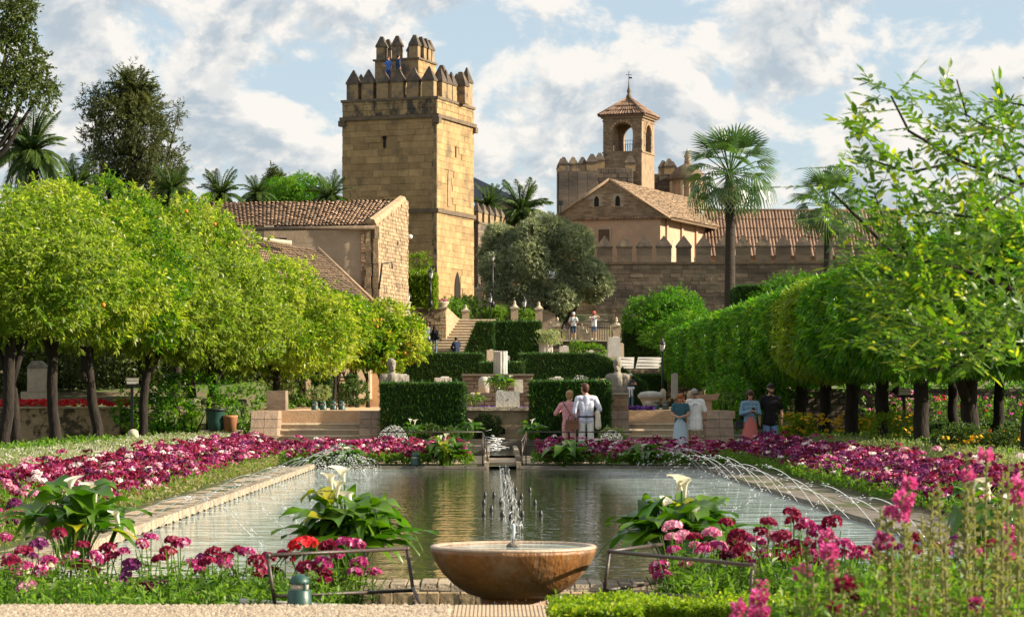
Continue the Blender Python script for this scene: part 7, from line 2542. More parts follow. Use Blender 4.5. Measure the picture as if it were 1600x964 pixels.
# snapdragon stalks close to the camera on the right --------------------------
def snapdragons():
    rng = random.Random(81)
    nrg = np.random.default_rng(82)

    def stalk_mesh(seed):
        r = np.random.default_rng(seed)
        P, D, Ls = [], [], []
        for i in range(30):
            z = .42 + .56 * i / 30
            a = i * 2.4
            P.append((0, 0, z)); D.append((math.cos(a), math.sin(a), .9)); Ls.append(.030)
        P, D, Ls = map(np.array, (P, D, Ls))
        v = []
        f = []
        # pods: small two-quad bulbs
        for p, d, l in zip(P, unit(D), Ls):
            s = unit(np.cross(d, [0.1, .2, 1.0])); n = np.cross(s, d)
            for ax in (s, n):
                k = len(v)
                v += [p, p + d * l * .5 + ax * l * .36, p + d * l, p + d * l * .5 - ax * l * .36]
                f.append((k, k + 1, k + 2, k + 3))
        m = 34
        lp = np.stack([np.zeros(m), np.zeros(m), r.uniform(.02, .75, m)], 1)
        ld = np.stack([r.normal(0, 1, m), r.normal(0, 1, m), r.uniform(.2, 1, m)], 1)
        lv = leaf_quads(lp, ld, rdir(r, m) + [0, 0, 1], r.uniform(.03, .06, m), .011, .1)
        b = MB().tube([(0, 0, 0), (r.normal(0, .006), r.normal(0, .006), .5), (0, 0, 1.0)], [.006, .005, .0025], 5, False)
        rv = np.array(b.v); rf = np.array(b.f) + len(v) + len(lv)
        return mesh_np('seed_stalk', np.concatenate([np.array(v), lv, rv]), np.concatenate([np.array(f), quads(m) + len(v), rf]), M['seed'])
    st = [stalk_mesh(i) for i in range(4)]

    def bloom_mesh(mat, seed):
        r = np.random.default_rng(seed)
        V, Fc = [], []
        for i in range(16):
            a = i * 2.4
            z = -.02 + .06 * (i / 16)
            c = np.array([math.cos(a) * .022, math.sin(a) * .022, z])
            for k in range(4):
                d = unit(np.array([math.cos(a), math.sin(a), .2]) + r.normal(0, .6, 3))
                s = unit(np.cross(d, rdir(r, 1)[0]))
                q = len(V)
                V += [c, c + d * .016 + s * .014, c + d * .032, c + d * .016 - s * .014]
                Fc.append((q, q + 1, q + 2, q + 3))
        return mesh_np('bloom', V, Fc, mat)
    BL = {'h': bloom_mesh(M['f_hot'], 1), 'c': bloom_mesh(M['f_crimson'], 2), 'm': bloom_mesh(M['f_magenta'], 3)}
    names = {'h': 'hot pink', 'c': 'crimson', 'm': 'magenta', '': 'green'}
    lst = [(1425, 748, 'h'), (1412, 772, 'h'), (1521, 735, 'h'), (1541, 703, 'h'), (1590, 748, 'h'), (1384, 790, 'm'), (1312, 828, 'h'), (1292, 855, 'h'), (1296, 905, 'c'), (1345, 902, 'c'), (1442, 934, 'h'), (1574, 820, 'h'), (1150, 938, 'h'), (1182, 905, 'h'), (1240, 886, 'h'), (1380, 838, 'm'), (1310, 940, 'c'), (1378, 955, 'h'), (1265, 842, 'c'), (1598, 860, 'h'), (1540, 935, 'm'), (1190, 925, 'h'),
           (1495, 692, ''), (1550, 710, ''), (1572, 728, ''), (1584, 735, ''), (1476, 750, ''), (1455, 762, ''), (1440, 800, ''), (1506, 756, ''), (1530, 770, ''), (1388, 800, ''), (1404, 812, ''), (1362, 850, ''), (1420, 838, ''), (1470, 812, ''), (1488, 835, ''), (1512, 825, ''), (1560, 790, ''), (1580, 800, ''), (1596, 780, ''), (1335, 880, ''), (1316, 872, ''), (1283, 900, ''), (1256, 925, ''), (1545, 850, ''), (1440, 880, ''), (1395, 900, ''), (1500, 890, ''), (1465, 905, ''), (1562, 880, ''), (1156, 880, ''), (1225, 915, ''), (1352, 790, ''), (1525, 905, '')]
    lst += [(rng.uniform(1300, 1595), rng.uniform(760, 900), '') for _ in range(5)]
    cnt = {}
    for i, (px, py, c) in enumerate(sorted(lst)):
        cnt[c] = cnt.get(c, -1) + 1
        Y = rng.uniform(8.8, 10.8)
        p = at(px, py, Y)
        lab = f'{ORD[cnt[c]]} {names[c]} snapdragon from the left on a tall seed stalk, right foreground' if c else f'faded snapdragon stalk of green seed pods, right foreground, {ORD[cnt[c]]} from the left'
        t = thing('snapdragon', lab, 'flower', (p.x + rng.uniform(-.04, .04), Y, 0), rng.uniform(0, 6), f'{names[c]} snapdragon stalks in the right foreground')
        t.rotation_euler = (rng.uniform(-.05, .05), rng.uniform(-.05, .05), rng.uniform(0, 6))
        link('stalk', st[i % 4], t, (0, 0, 0), (0, 0, 0), (1.15, 1.15, p.z))
        if c:
            for k in range(2 if i % 3 == 0 else 1):
                s = rng.uniform(.5, .95)
                link('bloom', BL[c], t, (rng.uniform(-.015, .015), rng.uniform(-.01, .01), p.z - .025 - k * .055), (rng.uniform(-.4, .4), rng.uniform(-.4, .4), rng.uniform(0, 6)), (s, s, s))
    herb_patch('snapdragon_foliage', 'thin mixed stems and small yellow-green leaves low in the right foreground', 800, lambda g, m: np.stack([g.uniform(1.15, 2.6, m), g.uniform(8.9, 11, m), g.uniform(.1, .62, m)], 1), M['herb'], .05, .016, seed=83, tl=.12)


snapdragons()


# ================================================================== FOUNTAIN, RAILINGS
def fountain():
    Y = 17.4
    x = xat(802, Y)
    t = thing('bowl_fountain', 'round rust-brown stone bowl fountain full of water before the pool', 'fountain', (x, Y, -.19))
    zr = zat(851.5, Y) + .19
    b = zr - (931 - 851.5) / F * Y
    prof = [(.22, b - .01), (.26, b + .0), (.33, b + .025), (.42, b + .085), (.50, b + .165), (.555, b + .25), (.58, b + .31), (.586, zr - .02)]
    MB().lathe(prof, 48).build('bowl', M['bowl'], t)
    MB().lathe([(.586, zr - .02), (.587, zr - .008), (.578, zr), (.535, zr + .001), (.525, zr - .012), (.49, zr - .05), (.40, zr - .09)], 48).build('rim', M['bowl_rim'], t)
    MB().lathe([(.0001, zr - .012), (.30, zr - .011), (.527, zr - .012)], 40).build('bowl_water', M['bowl_water'], t)
    MB().lathe([(.25, -.02), (.235, .02), (.225, .06), (.235, b)], 24).build('pedestal', M['bowl'], t)
    MB().lathe([(.05, zr - .012), (.045, zr + .005), (.022, zr + .02), (.012, zr + .035)], 12).build('nozzle', M['kerb_grey'], t)
    rng = np.random.default_rng(91)
    j = MB()
    j.tube([(0, 0, zr + .03), (.002, 0, zr + .09), (.004, .0, zr + .135), (-.002, 0, zr + .155)], [.007, .011, .012, .004], 7)
    for i in range(14):
        j.ball((rng.normal(0, .03), rng.normal(0, .03), zr + rng.uniform(0, .15)), rng.uniform(.003, .006), 5, 4)
    tag(j.build('fountain_jet', M['jet'], None, (x, Y, -.19)), 'short white water jet rising from the middle of the bowl fountain', 'water jet')
    d = MB()
    for i in range(46):
        a = rng.uniform(-2.2, .1)
        rr = .245
        z0 = rng.uniform(.0, b + .01)
        d.tube([(math.cos(a) * rr, math.sin(a) * rr, z0), (math.cos(a) * rr, math.sin(a) * rr, z0 - rng.uniform(.01, .05))], .0026, 4)
    tag(d.build('water_drips', M['foam'], None, (x, Y, -.19)), 'drops of water falling round the foot of the bowl fountain', 'water drops', kind='stuff')


fountain()


def railing(name, label, segs, joints, r, group=None, cat='railing', base=None, mat='iron'):
    """segs: list of (part name, [points])."""
    base = Vector(base or segs[0][1][0])
    t = thing(name, label, cat, base, 0, group)
    for nm, pts in segs:
        MB().tube([Vector(p) - base for p in pts], r, 8).build(nm, M[mat], t)
    for p in joints:
        MB().ball(tuple(Vector(p) - base), r * 1.5, 8, 6).build('joint', M[mat], t)
    return t


Yr = 16.75
railing('low_railing', 'low dark iron railing around the calla lily left of the bowl fountain', [
    ('post', [at(430, 948, 16.5), at(418, 868, 16.5)]), ('top_rail', [at(418, 867, 16.5), at(636, 857, 17.6)]), ('post', [at(660, 951, 16.5), at(646, 920, 17.2), at(645, 918, 17.6), at(636, 857, 17.6)]),
    ('bottom_rail', [at(429, 931, 16.5), at(645, 922, 17.4)]), ('top_rail', [at(636, 857, 17.6), at(571, 858, 18.6)]), ('post', [at(571, 858, 18.6), at(572, 905, 18.6)])], [at(419, 868, 16.5), at(636, 857, 17.6)], .013)
railing('low_railing', 'low dark iron railing around the calla lily right of the bowl fountain', [
    ('post', [at(944, 930, 16.9), at(952, 861, 16.9)]), ('top_rail', [at(952, 861, 16.9), at(1176, 883, 15.6)]), ('post', [at(1176, 883, 15.6), at(1170, 950, 15.6)]), ('top_rail', [at(952, 861, 16.9), at(1036, 850, 18.3)]),
    ('post', [at(1045, 852, 18.3), at(1043, 908, 18.3)]), ('bottom_rail', [at(947, 922, 16.9), at(1043, 907, 18.3)]), ('bottom_rail', [at(947, 922, 16.9), at(1110, 935, 15.7)])], [at(952, 861, 16.9), at(1176, 883, 15.6)], .013)
# thin railings along the far channel
for lab, sx in (('thin dark railing along the left side of the far water channel', -1), ('thin dark railing along the right side of the far water channel', 1)):
    xa = -.22 if sx < 0 else .72
    segs = [('post', [(xa + .18 * -sx, 52.2, -.1), (xa, 52.8, .72)]), ('rail', [(xa + .12 * -sx, 52.3, .52), (xa, 53.2, .68), (xa, 53.6, .70)]), ('post', [(xa, 53.6, 0), (xa, 53.6, .70)]), ('rail', [(xa, 53.6, .70), (xa + 2.3 * sx, 53.75, .70)]), ('rail', [(xa, 53.6, .40), (xa + 2.3 * sx, 53.75, .40)]), ('post', [(xa + .10 * -sx, 52.35, 0), (xa + .10 * -sx, 52.35, .5)])]
    railing('channel_railing', lab, segs, [], .013)


# green bollard light, spotlights, litter bin, stone bollard
def spot_light(label, p, s=1.0, group=None, name='garden_light'):
    t = thing(name, label, 'garden light', p, 0, group)
    MB().lathe([(.085 * s, 0), (.080 * s, .02 * s), (.074 * s, .098 * s), (.066 * s, .105 * s)], 16).build('base', M['green_paint'], t)
    MB().lathe([(.058 * s, .103 * s), (.058 * s, .145 * s)], 16).build('lens', M['grey_glass'], t)
    MB().lathe([(.068 * s, .142 * s), (.066 * s, .160 * s), (.052 * s, .185 * s), (.028 * s, .200 * s), (.0001, .205 * s)], 16).build('hood', M['green_paint'], t)
    for a in (-.9, 2.2, .65):
        MB().box((.064 * s * math.cos(a), .064 * s * math.sin(a), .125 * s), (.014 * s, .014 * s, .05 * s), a).build('strut', M['green_paint'], t)
    return t


spot_light('green domed garden light by the left railing in the foreground', at(468, 946, 16.42), 1.03)
spot_light('tiny green garden light in the far flower bed left of the channel', (xat(649, 52.35), 52.35, .0), 1.4)
for px, py, Y, lab in ((492, 634, 69, 'first from the left'), (505, 633, 69.5, 'second from the left'), (521, 632, 70, 'third from the left'), (534, 632, 70, 'rightmost')):
    spot_light(f'green garden light on the terrace before the small trees, {lab}', (xat(px, Y), Y, 1.125), 1.25, 'garden lights on the left terrace')
for px, Y, lab in ((1025, 75, 'leftmost of three'), (1040, 75, 'middle of three'), (1057, 74, 'rightmost of three')):
    spot_light(f'green garden light on the terrace right of the bust, {lab}', (xat(px, Y), Y, 1.125), 1.25, 'garden lights on the right terrace')
_p = Vector((xat(337, 80), 80, .42))
_t = thing('litter_bin', 'dark green metal litter bin under the left orange trees', 'litter bin', _p)
MB().lathe([(.24, 0), (.27, .30), (.31, .62), (.33, .66), (.29, .66), (.24, .30)], 14).build('body', M['green_paint'], _t)
MB().lathe([(.34, .64), (.36, .68), (.34, .72), (.30, .70)], 14).build('rim', M['lamp_iron'], _t)
_t = thing('flower_pot', 'orange terracotta pot beside the green litter bin', 'flower pot', (xat(359, 80), 80, .42))
MB().lathe([(.20, 0), (.24, .40), (.26, .42), (.27, .50), (.22, .50), (.2, .42)], 14).build('pot', M['terracotta'], _t)
_p = Vector((xat(208, 64), 64, 0))
_t = thing('stone_bollard', 'rounded pale stone bollard among herbs below the left arrow sign', 'bollard', _p)
MB().lathe([(.16, -.1), (.155, .2), (.145, .50), (.125, .60), (.06, .645), (.001, .65)], 14).build('bollard', M['pale_stone'], _t)
_t = thing('small_chair', 'small dark green metal stand at the edge of the left flower band', 'stand', (xat(395, 62.5), 62.5, 0))
MB().b2(-.12, .12, -.1, .1, .40, .46).build('top', M['green_paint'], _t)
for dx in (-.1, .1):
    for dy in (-.08, .08):
        MB().box((dx, dy, .2), (.03, .03, .4)).build('leg', M['green_paint'], _t)
for px, Y, w, h, lab in ((405, 62.8, .35, .36, 'small grey stone block at the edge of the left flower band'), (300, 88, .6, .35, 'low stone block under the left trees'), (345, 80.1, 1.5, .42, 'long flat stone plinth under the litter bin'), (232, 90, .5, .7, 'rough stone block right of the left planter wall')):
    _t = thing('stone_block', lab, 'stone block', (xat(px, Y), Y, gz(Y)))
    MB().box((0, 0, h / 2), (w, .4, h), .1, .95).build('block', M['pale_stone'], _t)


# arrow signs ----------------------------------------------------------------
def arrow_sign(label, px, py, Y, w=.62, h=.42, zb=0):
    p = at(px, py, Y)
    t = thing('arrow_sign', label, 'sign', (p.x, Y, zb))
    z = p.z - zb
    MB().box((-.02, .03, z / 2 - .1), (.09, .05, z + .4)).build('post', M['lamp_iron'], t)
    MB().box((0, 0, z), (w, .015, h)).build('panel', M['sign_white'], t)
    a = MB().prism([(-.23, -.0115, z - .13), (.15, -.0115, z - .13), (.15, -.0115, z - .055), (-.23, -.0115, z - .055)], (0, .003, 0))
    a.prism([(.15, -.0115, z - .165), (.25, -.0115, z - .0925), (.15, -.0115, z - .02)], (0, .003, 0))
    a.build('arrow', M['sign_black'], t)
    # the two small lines of writing are too far away to read: letter-sized strokes
    rng = random.Random(int(px))
    b = MB()
    for zz in (z + .13, z + .05):
        x = -.2
        while x < .2:
            l = rng.uniform(.02, .045)
            b.box((x + l / 2, -.0095, zz), (l, .003, .03))
            x += l + .014
    b.build('writing', M['bowl_rim'], t)


arrow_sign('white sign with a black arrow pointing right among the left trees', 207, 597, 77, .36, .26, gz(77))
arrow_sign('white sign with a black arrow pointing right among the right trees', 1413.5, 614, 74, .33, .26, gz(74, 11))


# street lamps -----------------------------------------------------------------
def lantern(t, c, s):
    cx, cy, cz = c
    MB().lathe([(.10 * s, 0), (.19 * s, .46 * s)], 6, c, False).build('glass', M['lamp_glass'], t)
    b = MB()
    for k in range(6):
        a = math.pi / 3 * k
        b.tube([(cx + .105 * s * math.cos(a), cy + .105 * s * math.sin(a), cz), (cx + .197 * s * math.cos(a), cy + .197 * s * math.sin(a), cz + .46 * s)], .014 * s, 4)
    b.lathe([(.13 * s, -.03 * s), (.12 * s, .02 * s)], 6, c, False)
    b.build('frame', M['lamp_iron'], t)
    MB().lathe([(.22 * s, .45 * s), (.23 * s, .49 * s), (.13 * s, .66 * s), (.09 * s, .68 * s), (.09 * s, .75 * s), (.02 * s, .86 * s), (.001, .92 * s)], 10, c).build('hood', M['lamp_iron'], t)


for lab, px, py0, py1, pb, Y, col in (('street lamp with a dark iron pole before the right orange trees', 1035, 527, 549, 640, 100, 0), ('lantern on a pale stone column at the left end of the planter wall', 637, 452, 471, 520, 136, 1), ('lantern on a thin pole at the corner of the ivy-covered wall', 673, 417, 435, 480, 140, 2),
                                      ('lantern below the obelisk ramp, left of two', 766, 457, 473, 503, 148.5, 2), ('lantern below the obelisk ramp, right of two', 819, 462, 480, 503, 148.5, 2), ('lamp post before the olive tree at the tower corner', 770, 396, 408, 480, 148, 2)):
    p = at(px, py1, Y)
    z0 = {0: 1.12}.get(col, zat(pb, Y))
    t = thing('street_lamp', lab, 'street lamp', (p.x, Y, z0), 0, 'lanterns')
    hz = p.z - z0
    s = (py1 - py0) / F * Y / .92
    if col == 1:
        MB().lathe([(.22, 0), (.22, .15), (.16, .2), (.145, hz - .2), (.19, hz - .12), (.19, hz - .02)], 14).build('column', M['marble'], t)
    else:
        MB().tube([(0, 0, 0), (0, 0, hz)], [.055, .04], 8).lathe([(.13, 0), (.11, .25), (.06, .4)], 8).build('pole', M['lamp_iron'], t)
    lantern(t, (0, 0, hz), s)


# obelisk posts and bars -------------------------------------------------------
def obelisk(px, yt, yb, Y, lab, w=.52, grp='obelisk posts'):
    p = at(px, yb, Y)
    h = (yb - yt) / F * Y
    t = thing('obelisk_post', lab, 'post', p, 0, grp)
    hb = h * .60
    MB().box((0, 0, hb / 2), (w * .82, w * .82, hb)).build('shaft', M['house_plaster'], t)
    MB().box((0, 0, hb + .05), (w, w, .10)).build('collar', M['pale_stone'], t)
    MB().lathe([(w * .46, hb + .10), (w * .40, hb + h * .10), (w * .20, hb + h * .18), (w * .13, hb + h * .28), (w * .17, hb + h * .31), (.01, hb + h * .40)], 8).build('finial', M['pale_stone'], t)


_k = 0
_ords = ['first', 'second', 'third', 'fourth', 'fifth', 'sixth', 'seventh', 'eighth', 'ninth']
for i, (px, a, b) in enumerate(((748, 442, 470), (776, 446, 472), (801, 450, 474), (826, 454, 482), (843, 455, 488))):
    obelisk(px, a, b, 150.4, f'obelisk post on the ramp wall by the tower, {_ords[i]} from the left')
for i, (px, a, b) in enumerate(((727.5, 476, 503), (804, 469, 503), (842, 471, 504))):
    obelisk(px, a, b, 146.5, f'obelisk post at the top of the upper stairs, {_ords[i]} from the left')
for i, (px, a, b, w) in enumerate(((860, 502, 533.5, .40), (871, 495, 533.5, .5), (882, 507, 533.5, .36), (909, 505, 533.5, .36), (916, 515, 533.5, .36), (963, 495, 533.5, .52), (974, 503, 533.5, .36))):
    obelisk(px, a, b, 147.3, f'obelisk post of the platform railing, {_ords[i]} from the left', w)
for lab, pa, pb, Y in (('thin bar railing between the obelisks on the ramp wall', (748, 470), (843, 488), 150.4), ('thin dark railing along the platform behind the two tourists', (880, 533), (975, 533), 147.5)):
    A, B = at(*pa, Y), at(*pb, Y)
    t = thing('bar_railing', lab, 'railing', A)
    n = 26
    for i in range(n):
        q = (B - A) * (i / (n - 1))
        MB().box((q.x, 0, q.z + .5), (.035, .035, 1.0)).build('bar', M['iron'], t)
    MB().tube([(0, 0, .98), (B.x - A.x, 0, B.z - A.z + .98)], .03, 6).build('rail', M['iron'], t)


# ================================================================== STONES ON THE TERRACES
def stone_piece(name, lab, shape, mat, cat, loc, rz=0.0, part='stone'):
    t = thing(name, lab, cat, loc, rz)
    shape.build(part, mat, t)
    return t


def fluted(n, r, h, flute=.09):
    prof = []
    vs, fs = [], []
    m = n * 4
    for z in (0, h * .33, h * .66, h):
        for k in range(m):
            a = 2 * math.pi * k / m
            rr = r * (1 - flute * (0.5 + .5 * math.cos(n * a))) * (1 + .015 * math.sin(z * 9 + k))
            vs.append((rr * math.cos(a), rr * math.sin(a), z + (.02 * math.sin(k * 2.1) if z == h else 0)))
    for i in range(3):
        for k in range(m):
            fs.append((i * m + k, i * m + (k + 1) % m, (i + 1) * m + (k + 1) % m, (i + 1) * m + k))
    b = MB().add(vs, fs)
    c = len(b.v)
    b.v.append((0, 0, h + .01))
    for k in range(m):
        b.f.append([3 * m + k, 3 * m + (k + 1) % m, c]); b.s.append(False)
    return b


_p = at(782, 585, 80.6)
stone_piece('fluted_column', 'pale fluted column stump standing on the ledge wall in the middle', fluted(14, .235, (585 - 549) / F * 80.6), M['marble'], 'column', (_p.x, 80.6, _p.z), 0, 'shaft')
_p = at(756, 613, 78)
stone_piece('marble_stump', 'smooth white rounded marble stump left of the dark calla lilies', MB().lathe([(.17, 0), (.175, .35), (.16, .46), (.09, .53), (.001, .54)], 14), M['marble'], 'marble piece', (_p.x, 78, 1.62))
_p = at(810, 613, 78)
stone_piece('marble_slab', 'white carved marble slab right of the dark calla lilies', MB().box((0, 0, .22), (.28, .18, .44), 0, .92), M['marble'], 'marble piece', (_p.x, 78, 1.62), .15)
_t = thing('marble_block', 'large white stone block lying on the wall above the water spout', 'stone block', (xat(793, 66.3), 66.3, 1.22), .03)
_b = MB().box((0, 0, .21), (.64, .42, .42), 0, .97)
_b.build('block', M['marble'], _t)
MB().ball((0.02, -.2, .2), .025, 8, 6).build('boss', M['bust_stone'], _t)
MB().box((-.2, 0, .435), (.16, .3, .03)).build('broken_edge', M['marble'], _t)
for px, py0, py1, Y, w, lab, mt in ((766, 547, 568, 120, .36, 'small sunlit stone fragment left of the fluted column', 'pale_stone'), (793, 557, 567, 118, .22, 'small stone fragment right of the fluted column', 'marble'),
                                    (629, 586, 602, 74, .40, 'pale slab leaning behind the left bust', 'marble'), (692, 590, 604, 72, .52, 'pale marble block behind the left front hedge', 'marble'), (869, 590, 604, 72, .42, 'pale marble block behind the right front hedge', 'marble'),
                                    (853, 536, 556, 127.5, .75, 'pale fluted drum at the right end of the square hedge', 'marble'), (959, 527, 558, 125, .66, 'tall grey marble slab left of the white inclined slabs', 'marble'), (970, 537, 560, 126, .3, 'narrow brown stone beside the tall marble slab', 'pale_stone'),
                                    (881, 541, 556, 127, .5, 'pale stone fragment at the foot of the platform wall', 'marble'), (922, 548, 558, 127, .4, 'white stone tip below the green bushes', 'marble'), (1054, 584, 622, 100, .26, 'narrow leaning stone stele by the dark street lamp', 'marble'), (1036, 607, 632, 84, .22, 'short rounded stone post by the dark street lamp', 'pale_stone'),
                                    (1080, 610, 634, 84, .3, 'short stone post behind the man in the white shirt', 'pale_stone'), (1085, 622, 640, 70, .0, '', '')):
    if not lab: continue
    z0, z1 = zat(py1, Y), zat(py0, Y)
    z0 = max(z0, 0)
    t = thing('stone_fragment', lab, 'stone fragment', (xat(px, Y), Y, z0), 0)
    h = z1 - z0
    if 'drum' in lab: fluted(12, w / 2, h).build('stone', M[mt], t)
    elif 'rounded' in lab or 'post' in lab: MB().lathe([(w / 2, 0), (w / 2 * .95, h * .8), (w * .3, h * .95), (.01, h)], 12).build('stone', M[mt], t)
    else:
        MB().box((0, 0, h / 2), (w, w * .55, h), .12, .93).box((w * .1, 0, h + .01), (w * .5, w * .4, .05), .2, .8).build('stone', M[mt], t)
# two inclined white slabs
for xa, xb, xc, xd, lab in ((966, 991, 990, 948, 'white inclined marble slab, left of the pair above the rubble wall'), (997, 1034, 1036, 993, 'white inclined marble slab, right of the pair above the rubble wall')):
    Y = 123.8
    O = at((xa + xb) / 2, 576, Y)
    P = [at(xd, 575.5, Y) - O, at(xc, 575.5, Y) - O, at(xb, 558, Y + .8) - O, at(xa, 558, Y + .8) - O]
    t = thing('marble_slab', lab, 'marble slab', O)
    MB().prism(P, (0, .12, -.06)).build('slab', M['marble'], t)
    for k in range(3):
        f = .2 + .3 * k
        a = P[0].lerp(P[3], f); b = P[1].lerp(P[2], f)
        MB().tube([a + Vector((.05, -.01, .015)), b + Vector((-.05, -.01, .015))], .025, 4).build('moulding', M['marble'], t)
_t = thing('stone_capital', 'broken carved capital with a pale top right of the right bust', 'capital', (xat(1017, 84), 84, 1.12))
MB().lathe([(.25, 0), (.27, .12), (.36, .3), (.40, .36)], 12).build('capital', M['pale_stone'], _t)
MB().lathe([(.42, .35), (.46, .45), (.36, .56), (.10, .60), (.001, .60)], 12).build('top', M['marble'], _t)
_t = thing('stone_ball', 'small grey stone ball on the terrace before the carved capital', 'stone ball', (xat(1012, 74), 74, 1.11))
MB().ball((0, 0, .13), .15, 12, 8).build('ball', M['bust_stone'], _t)
_t = thing('stone_urn', 'small stone urn behind the right front hedge', 'urn', (xat(941, 71), 71, 1.12))
MB().lathe([(.12, 0), (.08, .15), (.06, .55), (.14, .75), (.19, .86), (.20, .90), (.14, .88)], 12).build('urn', M['pale_stone'], _t)
_t = thing('white_plant', 'white weeping plant over the fluted drum beside the square hedge', 'plant', at(858, 536, 127.3))
_r = np.random.default_rng(101)
_n = 420
_q = np.stack([_r.normal(0, .3, _n), _r.normal(0, .25, _n), _r.uniform(0, .75, _n)], 1)
_v = leaf_quads(_q, rdir(_r, _n) * .5 + [.5, 0, -.9], rdir(_r, _n), .22, .06)
link('foliage', mesh_np('white_foliage', _v, quads(_n), M['herb_grey']), _t)

# left planter wall with red flowers, pedestal, and the right garden wall
_t = thing('planter_wall', 'sunlit rough plaster planter wall with red flowers behind the left trees', 'wall', (-19, 84, .3))
MB().b2(-9, xat(186, 84) + 19, .06, 1.6, -.5, zat(638, 84) - .3).build('wall_face', M['blotch'], _t)
MB().b2(-9, xat(186, 84) + 19.05, -.02, 1.64, zat(638, 84) - .298, zat(638, 84) - .24).build('coping', M['pale_stone'], _t)
_t = thing('step_wall', 'stepped grey stone wall descending right of the left planter wall', 'wall', (xat(186, 84.6), 84.6, .4))
for i in range(5):
    MB().b2(i * .42 + .004, i * .42 + .41, 0, .9, -.4, .72 - i * .15).build('stone', M['wall_stone'], _t)
for i in range(5):
    MB().b2(2.14 + i * .62, 2.14 + i * .62 + .6, 0, .6, -.4, .16 + .06 * (i % 2)).build('stone', M['wall_stone'], _t)
_t = thing('stone_pedestal', 'small gabled stone pedestal behind the left planter wall', 'pedestal', (xat(55, 94), 94, 1.2))
MB().b2(-.55, .5, 0, .5, -.3, .55).build('base', M['pale_stone'], _t)
MB().b2(-.30, .45, -.02, .45, .55, 1.45).build('block', M['pale_stone'], _t)
MB().prism([(-.34, -.04, 1.45), (.5, -.04, 1.45), (.2, -.04, 1.72), (-.12, -.04, 1.72)], (0, .5, 0)).build('cap', M['bust_stone'], _t)
_t = thing('garden_wall', 'long low stone garden wall behind the right orange trees', 'wall', (15, 90, .2))
MB().b2(-6.6, 14, .06, .6, 0, zat(607, 90) - .2).build('wall_core', M['wall_mortar'], _t)
stone_face(_t, Vector((-6.6, .06, 0)), (1, 0, 0), 20.6, zat(608, 90) - .2, .22, .42, M['wall_stone'], 200, .05, 'stone', .4)
herb_patch('wall_creeper', 'green creeper growing over the top of the right garden wall', 900, lambda g, m: np.stack([g.uniform(8.6, 28, m), 90 + g.normal(0, .25, m), zat(607, 90) + g.normal(0, .12, m)], 1), M['clip_leaf'], .16, .07, seed=53)


